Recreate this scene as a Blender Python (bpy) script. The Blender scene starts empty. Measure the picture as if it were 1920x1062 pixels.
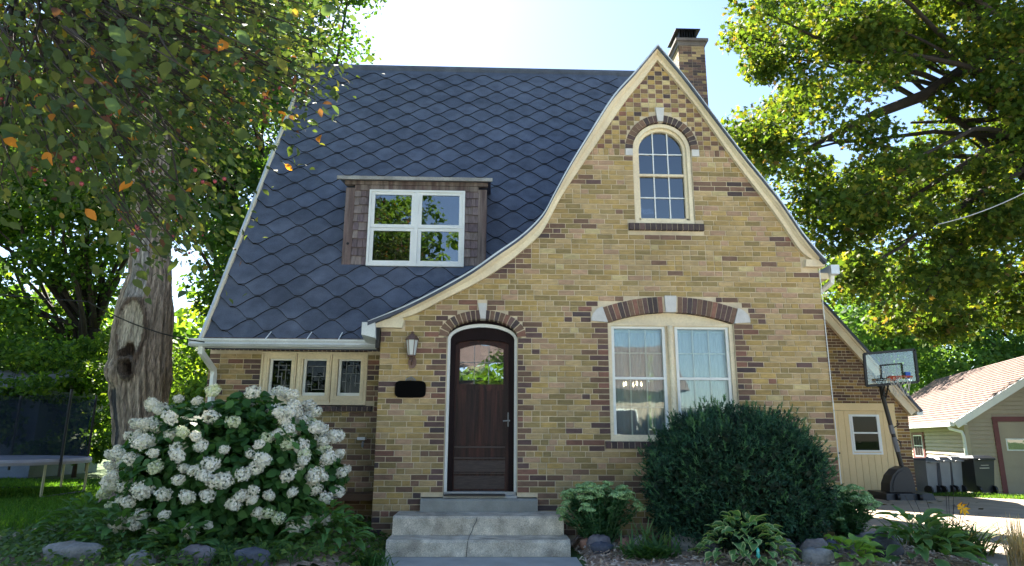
import bpy, math, random
import numpy as np
from mathutils import Vector, Matrix
R = math.radians
sc = bpy.context.scene
C = sc.collection
# ---------------------------------------------------------------- camera, sky, sun, exposure
cam = bpy.data.objects.new('camera', bpy.data.cameras.new('camera')); C.objects.link(cam)
cam.data.sensor_width = 36; cam.data.lens = 36*1250/1920; cam.data.clip_end = 2000; cam.data.clip_start = .05
cam.location = (0, -8.15, 1.2)
_p, _y, _r = R(13.05), R(1.8), R(.3)
_f = Vector((math.sin(_y)*math.cos(_p), math.cos(_y)*math.cos(_p), math.sin(_p)))
_rt = Vector((math.cos(_y), -math.sin(_y), 0)); _up = _rt.cross(_f)
_R = _rt*math.cos(_r)+_up*math.sin(_r); _U = _up*math.cos(_r)-_rt*math.sin(_r)
cam.rotation_euler = Matrix((_R, _U, -_f)).transposed().to_euler()
sc.camera = cam
SUN_AZ, SUN_EL = R(-18), R(46)          # azimuth measured from +Y towards +X: the sun stands behind the house, to the left
w = bpy.data.worlds.new('World'); sc.world = w; w.use_nodes = True
nt = w.node_tree; nt.nodes.clear()
sky = nt.nodes.new('ShaderNodeTexSky'); sky.sky_type = 'NISHITA'; sky.sun_disc = False
sky.sun_elevation = SUN_EL; sky.sun_rotation = SUN_AZ; sky.air_density = 1.0; sky.dust_density = .3; sky.ozone_density = 1.6
bg = nt.nodes.new('ShaderNodeBackground'); bg.inputs['Strength'].default_value = .05
wo = nt.nodes.new('ShaderNodeOutputWorld')
nt.links.new(sky.outputs[0], bg.inputs[0]); nt.links.new(bg.outputs[0], wo.inputs[0])
sd = bpy.data.lights.new('sun', 'SUN'); sd.energy = 5; sd.angle = R(.5); sd.color = (1, .93, .82)
so = bpy.data.objects.new('sun', sd); C.objects.link(so)
sv = Vector((math.sin(SUN_AZ)*math.cos(SUN_EL), math.cos(SUN_AZ)*math.cos(SUN_EL), math.sin(SUN_EL)))
so.rotation_euler = sv.to_track_quat('Z', 'Y').to_euler(); so.location = (-5, 20, 30)
sc.view_settings.view_transform = 'Standard'; sc.view_settings.look = 'None'
sc.view_settings.exposure = 2.68; sc.view_settings.gamma = 1; sc.view_settings.use_curve_mapping = False
sc.cycles.transparent_max_bounces = 12; sc.cycles.max_bounces = 7
rng = np.random.default_rng(7); rnd = random.Random(11)

# ---------------------------------------------------------------- helpers
def tag(o, label=None, cat=None, group=None, kind=None):
    if label: o['label'] = label
    if cat: o['category'] = cat
    if group: o['group'] = group
    if kind: o['kind'] = kind
    return o
def thing(name, label, cat, loc=(0,0,0), group=None, rz=0):
    o = bpy.data.objects.new(name, None); C.objects.link(o); o.location = loc; o.rotation_euler = (0,0,rz)
    o.empty_display_size = .1
    return tag(o, label, cat, group)
def link(name, me, mat=None, parent=None, loc=None, rot=None):
    o = bpy.data.objects.new(name, me); C.objects.link(o)
    if mat is not None and not me.materials:
        for m in (mat if isinstance(mat, (list, tuple)) else [mat]): me.materials.append(m)
    if parent is not None: o.parent = parent
    if loc is not None: o.location = loc
    if rot is not None: o.rotation_euler = rot
    return o
class MB:
    def __init__(s): s.v=[]; s.f=[]; s.m=[]; s.t=[]
    def add(s, vs, fs, mi=0, tone=(1,1,1)):
        n=len(s.v); s.v += [tuple(q) for q in vs]; s.f += [tuple(i+n for i in f) for f in fs]; s.m += [mi]*len(fs); s.t += [tone]*len(vs); return s
    def box(s, x0,x1,y0,y1,z0,z1, mi=0, tone=(1,1,1), back=True):
        vs=[(x0,y0,z0),(x1,y0,z0),(x1,y1,z0),(x0,y1,z0),(x0,y0,z1),(x1,y0,z1),(x1,y1,z1),(x0,y1,z1)]
        fs=[(0,1,5,4),(1,2,6,5),(3,0,4,7),(4,5,6,7),(3,2,1,0)]
        if back: fs.append((2,3,7,6))
        return s.add(vs,fs,mi,tone)
    def obox(s, c, ax, ay, az, mi=0, tone=(1,1,1)):      # centre and three half-axis vectors
        c,ax,ay,az=map(Vector,(c,ax,ay,az))
        vs=[c+i*ax+j*ay+k*az for k in (-1,1) for (i,j) in ((-1,-1),(1,-1),(1,1),(-1,1))]
        return s.add(vs,[(0,1,5,4),(1,2,6,5),(2,3,7,6),(3,0,4,7),(4,5,6,7),(3,2,1,0)],mi,tone)
    def beam(s, a, b, w, h, mi=0, tone=(1,1,1), up=(0,0,1)):
        a,b=Vector(a),Vector(b); d=(b-a); L=d.length; d.normalize(); sx=d.cross(Vector(up))
        if sx.length<1e-4: sx=d.cross(Vector((1,0,0)))
        sx.normalize(); uz=sx.cross(d)
        return s.obox((a+b)/2, d*L/2, sx*w/2, uz*h/2, mi, tone)
    def prism(s, pts, y0, y1, mi=0, tone=(1,1,1)):       # polygon in xz (ccw seen from -Y), extruded along Y
        n=len(pts); vs=[(x,y0,z) for x,z in pts]+[(x,y1,z) for x,z in pts]
        fs=[tuple(range(n)),tuple(range(2*n-1,n-1,-1))]+[(i,i+n,(i+1)%n+n,(i+1)%n) for i in range(n)]
        return s.add(vs,fs,mi,tone)
    def ribbon(s, A, B, y0, y1, mi=0, tone=(1,1,1), yb=None):  # band between two xz curves, front y0 (y0 along A, yb along B)
        n=len(A); yb=y0 if yb is None else yb
        vs=[(x,y0,z) for x,z in A]+[(x,yb,z) for x,z in B]+[(x,y1,z) for x,z in A]+[(x,y1,z) for x,z in B]
        fs=[]
        for i in range(n-1):
            fs+=[(i,i+1,n+i+1,n+i),(2*n+i+1,2*n+i,3*n+i,3*n+i+1),(i,2*n+i,2*n+i+1,i+1),(n+i,n+i+1,3*n+i+1,3*n+i)]
        fs+=[(0,n,3*n,2*n),(n-1,3*n-1,4*n-1,2*n-1)]
        return s.add(vs,fs,mi,tone)
    def tube(s, P, rr, k=8, mi=0, tone=(1,1,1), cap=True):
        P=[Vector(p) for p in P]; n=len(P)
        if not hasattr(rr,'__len__'): rr=[rr]*n
        vs=[]; prev=None
        for i,p in enumerate(P):
            d=(P[min(i+1,n-1)]-P[max(i-1,0)])
            if d.length<1e-9: d=Vector((0,0,1))
            d.normalize()
            if prev is None: prev=d.orthogonal().normalized()
            a=prev-d*prev.dot(d)
            if a.length<1e-5: a=d.orthogonal()
            a.normalize(); b=d.cross(a); prev=a
            vs+=[p+(a*math.cos(2*math.pi*j/k)+b*math.sin(2*math.pi*j/k))*rr[i] for j in range(k)]
        fs=[(i*k+j,i*k+(j+1)%k,(i+1)*k+(j+1)%k,(i+1)*k+j) for i in range(n-1) for j in range(k)]
        if cap: fs+=[tuple(range(k-1,-1,-1)),tuple(range((n-1)*k,n*k))]
        return s.add(vs,fs,mi,tone)
    def lathe(s, prof, c=(0,0,0), k=16, mi=0, tone=(1,1,1), a0=0):
        n=len(prof); c=Vector(c)
        vs=[c+Vector((r*math.cos(a0+2*math.pi*j/k),r*math.sin(a0+2*math.pi*j/k),z)) for r,z in prof for j in range(k)]
        fs=[(i*k+j,i*k+(j+1)%k,(i+1)*k+(j+1)%k,(i+1)*k+j) for i in range(n-1) for j in range(k)]
        fs+=[tuple(range(k-1,-1,-1)),tuple(range((n-1)*k,n*k))]
        return s.add(vs,fs,mi,tone)
    def mesh(s, name, smooth=False, tones=False):
        me=bpy.data.meshes.new(name); me.from_pydata(s.v,[],s.f)
        if max(s.m,default=0)>0: me.polygons.foreach_set('material_index', s.m)
        if smooth: me.polygons.foreach_set('use_smooth',[True]*len(s.f))
        if tones:
            a=me.color_attributes.new('tone','FLOAT_COLOR','POINT')
            a.data.foreach_set('color', np.c_[np.array(s.t,dtype=np.float32), np.ones(len(s.t),dtype=np.float32)].ravel())
        me.update(); return me
    def build(s, name, mat, parent=None, smooth=False, tones=False, loc=None, rot=None):
        o=link(name, s.mesh(name,smooth,tones), mat, parent, loc, rot); return o

def fastmesh(name, V, k, tones=None, smooth=False):
    """V: (N,k,3) array, one k-gon per row; tones (N,3)."""
    N=len(V); me=bpy.data.meshes.new(name)
    me.vertices.add(N*k); me.vertices.foreach_set('co', V.astype(np.float32).ravel())
    me.loops.add(N*k); me.loops.foreach_set('vertex_index', np.arange(N*k,dtype=np.int32))
    me.polygons.add(N); me.polygons.foreach_set('loop_start', (np.arange(N)*k).astype(np.int32))
    if smooth: me.polygons.foreach_set('use_smooth', np.ones(N,dtype=bool))
    if tones is not None:
        a=me.color_attributes.new('tone','FLOAT_COLOR','POINT')
        t=np.repeat(np.c_[tones,np.ones(N)],k,axis=0).astype(np.float32); a.data.foreach_set('color', t.ravel())
    me.update(calc_edges=True); return me

# ---------------------------------------------------------------- materials
def newmat(name):
    m=bpy.data.materials.new(name); m.use_nodes=True; m.node_tree.nodes.clear(); return m, m.node_tree
def N(t, typ, **kw):
    n=t.nodes.new(typ)
    for k,v in kw.items(): setattr(n,k,v)
    return n
def M(name, col, rough=.8, var=.2, scale=6., bump=.15, bscale=80., attr=False, metal=0., stretch=None, col2=None, spec=.4, coord='pos', var2=None, bdist=.01, big=0., rand=0.):
    m,t=newmat(name); L=t.links.new
    out=N(t,'ShaderNodeOutputMaterial'); b=N(t,'ShaderNodeBsdfPrincipled'); L(b.outputs[0],out.inputs[0])
    b.inputs['Roughness'].default_value=rough; b.inputs['Metallic'].default_value=metal; b.inputs['Specular IOR Level'].default_value=spec
    g=N(t,'ShaderNodeNewGeometry') if coord=='pos' else N(t,'ShaderNodeTexCoord')
    src=g.outputs['Position'] if coord=='pos' else g.outputs['Object']
    if stretch:
        mp=N(t,'ShaderNodeMapping'); mp.inputs['Scale'].default_value=stretch; L(src,mp.inputs[0]); src=mp.outputs[0]
    n1=N(t,'ShaderNodeTexNoise'); n1.inputs['Scale'].default_value=scale; n1.inputs['Detail'].default_value=6; L(src,n1.inputs['Vector'])
    n2=N(t,'ShaderNodeTexNoise'); n2.inputs['Scale'].default_value=bscale; n2.inputs['Detail'].default_value=4; L(src,n2.inputs['Vector'])
    mr=N(t,'ShaderNodeMapRange'); mr.inputs[1].default_value=.3; mr.inputs[2].default_value=.7; mr.inputs[3].default_value=1-var; mr.inputs[4].default_value=1+var; L(n1.outputs[0],mr.inputs[0])
    mr2=N(t,'ShaderNodeMapRange'); mr2.inputs[1].default_value=.3; mr2.inputs[2].default_value=.7; v2=var*.6 if var2 is None else var2
    mr2.inputs[3].default_value=1-v2; mr2.inputs[4].default_value=1+v2; L(n2.outputs[0],mr2.inputs[0])
    mul=N(t,'ShaderNodeMath',operation='MULTIPLY'); L(mr.outputs[0],mul.inputs[0]); L(mr2.outputs[0],mul.inputs[1])
    if big:
        n0=N(t,'ShaderNodeTexNoise'); n0.inputs['Scale'].default_value=.9; n0.inputs['Detail'].default_value=7; n0.inputs['Roughness'].default_value=.65; L(g.outputs['Position'],n0.inputs['Vector'])
        m0=N(t,'ShaderNodeMapRange'); m0.inputs[1].default_value=.35; m0.inputs[2].default_value=.65; m0.inputs[3].default_value=1-big; m0.inputs[4].default_value=1+big; L(n0.outputs[0],m0.inputs[0])
        q=N(t,'ShaderNodeMath',operation='MULTIPLY'); L(mul.outputs[0],q.inputs[0]); L(m0.outputs[0],q.inputs[1]); mul=q
    if rand:
        oi=N(t,'ShaderNodeObjectInfo'); m0=N(t,'ShaderNodeMapRange'); m0.inputs[3].default_value=1-rand; m0.inputs[4].default_value=1+rand; L(oi.outputs['Random'],m0.inputs[0])
        q=N(t,'ShaderNodeMath',operation='MULTIPLY'); L(mul.outputs[0],q.inputs[0]); L(m0.outputs[0],q.inputs[1]); mul=q
    vm=N(t,'ShaderNodeVectorMath',operation='SCALE'); L(mul.outputs[0],vm.inputs['Scale'])
    if attr:
        a=N(t,'ShaderNodeAttribute',attribute_name='tone'); base=a.outputs['Color']
    else:
        if col2 is not None:
            n3=N(t,'ShaderNodeTexNoise'); n3.inputs['Scale'].default_value=scale*.45; n3.inputs['Detail'].default_value=5; L(src,n3.inputs['Vector'])
            cr=N(t,'ShaderNodeMapRange'); cr.inputs[1].default_value=.42; cr.inputs[2].default_value=.6; L(n3.outputs[0],cr.inputs[0])
            mx=N(t,'ShaderNodeMix',data_type='RGBA'); mx.inputs['A'].default_value=(*col,1); mx.inputs['B'].default_value=(*col2,1); L(cr.outputs[0],mx.inputs['Factor']); base=mx.outputs['Result']
        else:
            c=N(t,'ShaderNodeRGB'); c.outputs[0].default_value=(*col,1); base=c.outputs[0]
    L(base,vm.inputs[0]); L(vm.outputs[0],b.inputs['Base Color'])
    if bump:
        bp=N(t,'ShaderNodeBump'); bp.inputs['Strength'].default_value=bump; bp.inputs['Distance'].default_value=bdist; L(n2.outputs[0],bp.inputs['Height']); L(bp.outputs[0],b.inputs['Normal'])
    return m
def LEAF(name, trans=.38, rough=.45, spec=.3):
    m,t=newmat(name); L=t.links.new
    out=N(t,'ShaderNodeOutputMaterial'); b=N(t,'ShaderNodeBsdfPrincipled'); b.inputs['Roughness'].default_value=rough; b.inputs['Specular IOR Level'].default_value=spec
    tr=N(t,'ShaderNodeBsdfTranslucent'); mx=N(t,'ShaderNodeMixShader'); mx.inputs[0].default_value=trans
    a=N(t,'ShaderNodeAttribute',attribute_name='tone')
    g=N(t,'ShaderNodeNewGeometry'); n=N(t,'ShaderNodeTexNoise'); n.inputs['Scale'].default_value=14; L(g.outputs['Position'],n.inputs['Vector'])
    mr=N(t,'ShaderNodeMapRange'); mr.inputs[3].default_value=.75; mr.inputs[4].default_value=1.25; L(n.outputs[0],mr.inputs[0])
    vm=N(t,'ShaderNodeVectorMath',operation='SCALE'); L(a.outputs['Color'],vm.inputs[0]); L(mr.outputs[0],vm.inputs['Scale'])
    L(vm.outputs[0],b.inputs['Base Color'])
    v2=N(t,'ShaderNodeVectorMath',operation='MULTIPLY'); v2.inputs[1].default_value=(2.6,2.5,.7); L(vm.outputs[0],v2.inputs[0]); L(v2.outputs[0],tr.inputs[0])
    L(b.outputs[0],mx.inputs[1]); L(tr.outputs[0],mx.inputs[2]); L(mx.outputs[0],out.inputs[0]); return m
def GLASS(name, ior=1.9, tint=(.9,.95,.95), rough=.0):
    m,t=newmat(name); L=t.links.new
    out=N(t,'ShaderNodeOutputMaterial'); gl=N(t,'ShaderNodeBsdfGlossy'); gl.inputs['Roughness'].default_value=rough
    tr=N(t,'ShaderNodeBsdfTransparent'); tr.inputs[0].default_value=(*tint,1); mx=N(t,'ShaderNodeMixShader'); fr=N(t,'ShaderNodeFresnel'); fr.inputs[0].default_value=ior
    g=N(t,'ShaderNodeNewGeometry'); n=N(t,'ShaderNodeTexNoise'); n.inputs['Scale'].default_value=2.5; L(g.outputs['Position'],n.inputs['Vector'])
    bp=N(t,'ShaderNodeBump'); bp.inputs['Strength'].default_value=.05; bp.inputs['Distance'].default_value=.02; L(n.outputs[0],bp.inputs['Height']); L(bp.outputs[0],gl.inputs['Normal'])
    L(fr.outputs[0],mx.inputs[0]); L(tr.outputs[0],mx.inputs[1]); L(gl.outputs[0],mx.inputs[2]); L(mx.outputs[0],out.inputs[0]); return m

m_brick=M('brick_clay',(1,1,1),.85,.20,11,.6,90,attr=True,bdist=.006,stretch=(1,1,3),var2=.18,big=.10,rand=.06)
m_mortar=M('mortar',(.58,.49,.35),.95,.2,5,.3,200,big=.12)
m_cream=M('cream_paint',(.76,.67,.48),.6,.10,2.5,.12,40,col2=(.68,.58,.41),var2=.08)
m_white=M('white_paint',(.74,.76,.74),.45,.05,3,.03,60)
m_alu=M('gutter_metal',(.60,.64,.66),.4,.12,4,.04,60,metal=.25)
m_shingle=M('roof_shingle',(.088,.104,.142),.95,.20,5,.5,200,bdist=.005,col2=(.104,.120,.160),spec=.2,big=.10,rand=.11,var2=.28)
m_shedge=M('shingle_edge_shadow',(.012,.012,.016),.95,.1,5,.2,100)  # dark cut edge, also paints the shadow gap under each tab
m_stone=M('lime_stone',(.56,.55,.53),.85,.10,9,.2,90)
m_conc=M('step_concrete',(.60,.54,.45),.92,.30,7,.7,110,col2=(.42,.37,.30),big=.12,bdist=.006,var2=.35)
m_concp=M('path_concrete',(.40,.40,.39),.92,.12,4,.3,120)
m_drive=M('driveway_concrete',(.33,.27,.205),.95,.16,2.5,.3,90,col2=(.28,.235,.185),spec=.15)
m_door=M('mahogany',(.045,.014,.011),.5,.5,3,.15,30,stretch=(14,14,.8),col2=(.018,.007,.007),spec=.25)
m_doorf=M('dark_door_frame',(.012,.006,.007),.6,.2,5,.08,50,spec=.12)
m_plaque=M('blackened_plaque',(.003,.003,.003),.8,.1,5,.05,50,spec=.05)
m_crab=LEAF('crab_leaf',.36,.65,.10)
m_black=M('black_metal',(.012,.012,.014),.4,.1,5,.05,50)
m_plastic=M('black_plastic',(.022,.024,.030),.42,.1,4,.06,70)
m_greyplastic=M('grey_plastic',(.17,.18,.20),.5,.1,4,.06,70)
m_gray_wood=M('weathered_wood',(.20,.165,.15),.9,.35,4,.5,60,stretch=(6,6,.5),col2=(.12,.085,.08),bdist=.006)
m_shake=M('cedar_shake',(1,1,1),.9,.28,6,.5,50,stretch=(9,9,.6),attr=True,bdist=.006)
m_glass=GLASS('window_glass',1.65); m_glassd=GLASS('dark_glass',1.28,(.4,.45,.5)); m_glassr=GLASS('dormer_glass',2.6,(.55,.6,.65)); m_board=GLASS('acrylic_board',1.7,(.82,.88,.9))
m_lead=M('lead_came',(.20,.21,.22),.5,.1,5,.05,60,metal=.3)
m_curtain=M('curtain_cloth',(.62,.66,.74),.9,.08,5,.1,60)
m_interior=M('interior_plaster',(.42,.36,.30),.9,.05,3,.02,40)
m_floorin=M('interior_floor',(.12,.07,.04),.6,.1,3,.02,40)
m_copper=M('bronze_lantern',(.16,.10,.085),.4,.15,9,.1,70,metal=.5)
m_frost=M('frosted_glass',(.55,.58,.56),.3,.05,5,.02,40)
m_bark=M('bark',(1,1,1),.95,.45,4,1.,11,stretch=(5,5,.8),attr=True,bdist=.05,var2=.45)
m_darkbark=M('dark_bark',(.035,.027,.022),.95,.3,5,.6,30,bdist=.02)
m_leaf=LEAF('leaf',.42,.6,.12); m_leafn=LEAF('leaf_broad',.25,.55,.22); m_needle=LEAF('needle',.10,.55,.25); m_petal=M('petal',(1,1,1),.8,.05,8,0,40,attr=True,spec=.1)
m_rock=M('field_stone',(1,1,1),.8,.25,5,.5,40,attr=True,bdist=.01)
m_tan=M('tan_siding',(.38,.32,.24),.7,.06,3,.05,50)
m_pinkroof=M('pinkish_shingle',(1,1,1),.95,.15,6,.4,120,attr=True)
m_maroon=M('maroon_trim',(.16,.05,.05),.6,.1,4,.05,50)
m_yellowdoor=M('butter_paint',(.70,.53,.28),.55,.06,3,.06,50)
m_shed=M('blue_shed_siding',(.12,.16,.23),.7,.1,4,.08,50)
m_orange=M('rim_orange',(.42,.06,.02),.5,.1,5,.05,50)
m_blue=M('blue_pad',(.02,.09,.42),.5,.1,5,.05,50)
m_rope=M('white_net_cord',(.6,.58,.52),.9,.1,5,.1,60)
m_leg=M('galvanised_leg',(.42,.42,.30),.45,.1,5,.05,50,metal=.4)
m_wire=M('cable',(.015,.015,.015),.6,.1,5,0,50); m_wirew=M('pale_cable',(.5,.5,.5),.6,.1,5,0,50)
T1=[[-4.54,10.38,15.31],[-8.6,10.8,9.86],[-8.25,11.56,5.67],[-8.33,9.01,8.21],[-10.1,12.43,15.2],[-5.08,12.35,14.2],[-6.04,9.32,7.72],[-7.76,9.16,11.23],[-9.39,9.71,15.29],[-7.0,11.21,17.48],[-8.73,11.77,13.45],[-7.19,10.43,12.57],[-6.59,12.4,17.67],[-5.35,11.65,17.69],[-6.85,8.54,8.46],[-8.25,11.6,10.49],[-9.65,11.69,7.68],[-5.39,12.28,17.93],[-9.98,10.94,12.49],[-7.75,9.21,11.79],[-10.75,12.45,17.71],[-6.38,9.45,10.89],[-6.57,8.72,10.3],[-4.53,10.47,16.52],[-5.24,11.43,15.85],[-5.28,10.24,15.27],[-9.15,12.5,11.88],[-7.55,11.42,10.89],[-7.11,10.12,12.7],[-10.32,12.45,12.89],[-6.44,8.86,11.35],[-8.64,11.97,7.38],[-7.89,11.6,7.22],[-5.55,11.32,12.52],[-8.8,11.58,10.97],[-6.4,12.28,14.06],[-8.21,10.35,8.14],[-5.23,11.08,12.6],[-8.05,11.98,6.65],[-7.57,11.85,15.58],[-6.03,11.62,15.37],[-7.68,11.6,9.23],[-6.67,9.38,8.04],[-9.3,9.4,10.03],[-7.92,9.27,13.49],[-7.67,10.86,9.07],[-7.74,8.96,10.54],[-8.86,8.88,8.19],[-6.88,10.82,12.52],[-7.28,11.07,6.75],[-8.35,10.88,15.18],[-6.6,8.5,5.2],[-9.55,10.96,9.64],[-9.78,12.06,9.31],[-7.31,9.4,10.54],[-7.47,10.02,4.72],[-7.18,12.42,14.62],[-6.73,9.78,10.95],[-7.62,8.99,9.79],[-5.88,9.67,10.58],[-5.01,9.57,12.97],[-8.04,10.4,8.91],[-5.97,11.54,16.09],[-7.84,9.84,9.55],[-8.1,10.36,9.83],[-7.64,10.86,7.48],[-7.59,11.33,9.73],[-6.58,12.15,11.36],[-8.34,11.91,12.41],[-9.77,11.82,13.64],[-5.42,9.64,10.7],[-9.32,10.7,10.61],[-6.56,9.11,11.59],[-6.6,11.39,17.32],[-6.45,11.87,17.36],[-9.33,12.31,9.21],[-5.59,9.67,14.46],[-4.53,10.94,15.23],[-8.06,10.99,15.01],[-7.43,8.73,14.48],[-4.64,10.23,14.91],[-7.94,10.46,9.04],[-8.76,9.1,7.38],[-6.56,12.14,11.03],[-6.08,9.55,8.45],[-7.18,11.5,14.09],[-6.78,9.44,14.26],[-6.93,9.22,7.03],[-8.5,8.87,7.61],[-8.66,9.45,8.66],[-6.9,8.62,6.21],[-5.41,9.1,15.07],[-10.14,12.39,16.65],[-8.75,9.92,8.5],[-9.03,10.96,12.62],[-7.38,9.05,10.88],[-6.53,11.46,9.83],[-7.25,8.63,14.09],[-10.26,12.06,17.54],[-6.01,8.5,6.55],[-6.13,10.36,11.12],[-9.25,9.14,13.69],[-8.47,12.02,12.56],[-9.03,9.61,12.79],[-8.84,9.44,12.27],[-8.24,12.2,17.84],[-7.53,11.25,5.36],[-4.42,11.17,15.86],[-8.41,11.42,8.51],[-8.52,8.6,12.76],[-9.02,10.1,15.44],[-7.76,9.63,10.22],[-9.77,11.19,14.0],[-10.77,12.46,10.53],[-6.32,8.88,11.22],[-6.97,8.71,11.62],[-8.75,10.11,9.96],[-6.86,9.76,15.15],[-10.2,12.19,10.5],[-9.5,10.66,16.73]]
T2=[[-14.03,12.88,6.66],[-14.23,15.56,5.59],[-17.45,15.13,8.64],[-16.88,12.56,11.42],[-18.79,15.1,4.94],[-15.18,11.41,10.72],[-17.23,13.14,12.08],[-12.75,11.31,9.51],[-12.46,12.0,11.98],[-15.03,11.49,8.23],[-16.38,14.76,10.13],[-13.79,14.27,3.56],[-14.93,14.28,4.37],[-13.96,15.06,10.86],[-14.55,11.33,10.69],[-18.55,14.38,10.54],[-18.24,14.82,13.2],[-13.22,11.25,11.78],[-19.47,15.3,9.76],[-16.4,12.81,8.1],[-17.21,13.92,13.37],[-16.56,11.86,6.75],[-13.95,15.69,8.91],[-11.87,12.59,11.51],[-16.06,14.84,8.65],[-16.96,13.1,4.2],[-18.29,13.41,6.68],[-10.47,12.08,8.32],[-17.23,13.81,11.04],[-14.34,12.21,4.7],[-18.02,15.91,11.39],[-12.44,11.71,8.08],[-17.43,11.49,10.29],[-15.84,12.62,4.31],[-12.64,14.12,3.89],[-10.61,11.05,8.11],[-13.16,11.92,6.26],[-14.03,11.13,8.68],[-16.22,13.38,8.8],[-14.22,15.91,9.56],[-12.59,13.68,5.84],[-12.25,13.97,9.32],[-12.18,12.42,7.06],[-18.4,12.78,11.82],[-13.98,14.57,5.04],[-14.57,12.37,3.03],[-13.97,14.77,13.16],[-13.39,15.49,3.03],[-12.96,14.69,4.22],[-13.99,13.58,10.91],[-12.52,15.87,11.6],[-12.6,11.02,7.9],[-16.57,14.27,11.54],[-12.39,11.54,8.16],[-13.32,14.58,7.33],[-13.89,12.06,3.4],[-17.06,14.11,10.39],[-11.72,14.16,11.72],[-11.23,11.31,9.76],[-14.5,15.39,4.39],[-12.33,13.13,8.41],[-12.92,12.51,3.29],[-19.68,13.81,12.0],[-13.04,11.95,10.45],[-13.96,14.45,6.25],[-13.05,13.42,12.59],[-15.92,14.23,4.0],[-11.52,14.48,11.12],[-10.4,11.5,7.27],[-16.16,11.46,10.44],[-15.68,11.53,5.84],[-13.21,15.79,3.42],[-11.48,11.52,2.65],[-17.58,12.03,11.7],[-16.27,14.4,8.31],[-12.64,13.02,12.12],[-13.01,11.59,8.28],[-14.37,14.42,9.31],[-15.14,15.72,2.98],[-18.56,14.61,4.99],[-16.9,13.39,11.83],[-16.77,15.59,5.44],[-15.86,13.49,9.89],[-12.49,13.88,4.63],[-17.87,15.24,10.01],[-14.79,13.1,12.51],[-14.8,11.37,5.34],[-17.17,13.39,12.07],[-13.31,11.46,2.91],[-13.42,11.03,3.96],[-10.92,11.08,8.27],[-16.25,12.91,7.83],[-14.1,12.09,11.94],[-14.65,12.4,11.73],[-14.79,12.96,12.4],[-12.33,13.97,8.5],[-12.47,11.12,11.63],[-13.23,15.37,9.22],[-16.67,13.11,4.54],[-16.18,12.36,8.03],[-15.66,14.33,10.29],[-18.26,13.29,11.14],[-20.11,15.49,9.53],[-10.17,11.09,9.97],[-13.31,12.18,11.07],[-18.92,13.14,10.88],[-15.54,12.87,4.78],[-12.58,13.59,11.61],[-19.5,14.22,12.27],[-15.7,13.39,8.97],[-12.22,12.21,2.69],[-14.38,13.73,10.33],[-12.9,13.41,11.73],[-14.24,14.86,14.03],[-15.53,14.05,7.7],[-12.51,13.5,12.71],[-18.06,12.73,8.51],[-18.85,13.25,9.65],[-12.07,12.85,3.14],[-15.22,15.69,5.75],[-18.51,15.66,12.31],[-19.24,14.68,8.46],[-15.78,15.62,9.56],[-11.63,12.76,11.38],[-13.41,12.04,6.5]]
T2b=[[-10.12,8.76,3.32],[-12.39,11.4,3.36],[-12.48,10.85,2.86],[-9.49,10.99,2.95],[-9.87,10.39,2.48],[-12.78,11.13,2.93],[-10.01,9.03,0.93],[-13.31,10.72,3.57],[-9.45,8.63,3.45],[-8.92,11.11,2.2],[-12.28,8.85,1.78],[-9.16,10.34,1.79],[-11.08,8.83,0.79],[-12.04,8.78,1.52],[-13.33,10.45,2.24],[-7.35,8.71,1.44],[-8.78,8.86,1.09],[-8.62,9.4,2.81],[-13.28,10.05,1.32],[-7.49,8.97,2.18],[-13.11,11.34,2.94],[-12.07,9.56,3.32],[-13.22,10.37,2.35],[-9.02,8.92,3.01],[-10.26,9.84,1.54],[-9.19,8.94,0.9],[-11.85,10.11,2.13],[-8.13,10.49,1.98],[-11.33,11.01,1.26],[-11.35,9.28,3.23],[-10.63,9.29,0.95],[-10.25,11.37,1.73],[-12.21,9.51,1.28],[-13.43,11.03,1.73],[-10.85,11.42,3.69],[-11.42,10.67,1.71],[-11.53,9.49,2.35],[-13.52,10.65,3.52],[-9.97,8.69,1.01],[-12.59,11.33,3.23],[-8.47,10.02,0.93],[-12.23,9.18,2.3],[-12.74,9.37,1.87],[-13.65,11.3,2.12],[-7.17,8.81,2.17],[-8.94,10.11,3.33],[-12.72,10.13,0.64],[-10.95,10.15,2.82],[-7.16,9.13,2.3],[-9.91,9.64,0.87],[-9.13,9.48,0.87],[-7.97,8.92,1.99],[-12.77,9.9,0.79],[-10.66,10.22,0.85],[-10.89,10.73,2.84],[-12.37,10.78,2.23],[-9.41,9.11,3.15],[-8.51,8.81,1.41],[-12.49,9.84,3.34],[-8.98,8.99,1.05],[-9.45,10.24,3.37],[-11.06,8.66,2.44],[-9.59,10.79,3.38],[-11.58,10.42,1.84],[-11.0,11.26,0.97],[-12.51,11.13,2.7],[-12.46,9.74,2.32],[-7.79,10.46,3.34],[-8.01,8.5,1.41],[-8.19,11.06,2.8],[-9.96,11.01,2.43],[-9.73,10.7,2.67],[-10.45,10.34,1.48],[-8.7,9.98,3.18],[-13.82,10.81,1.22]]
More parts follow.
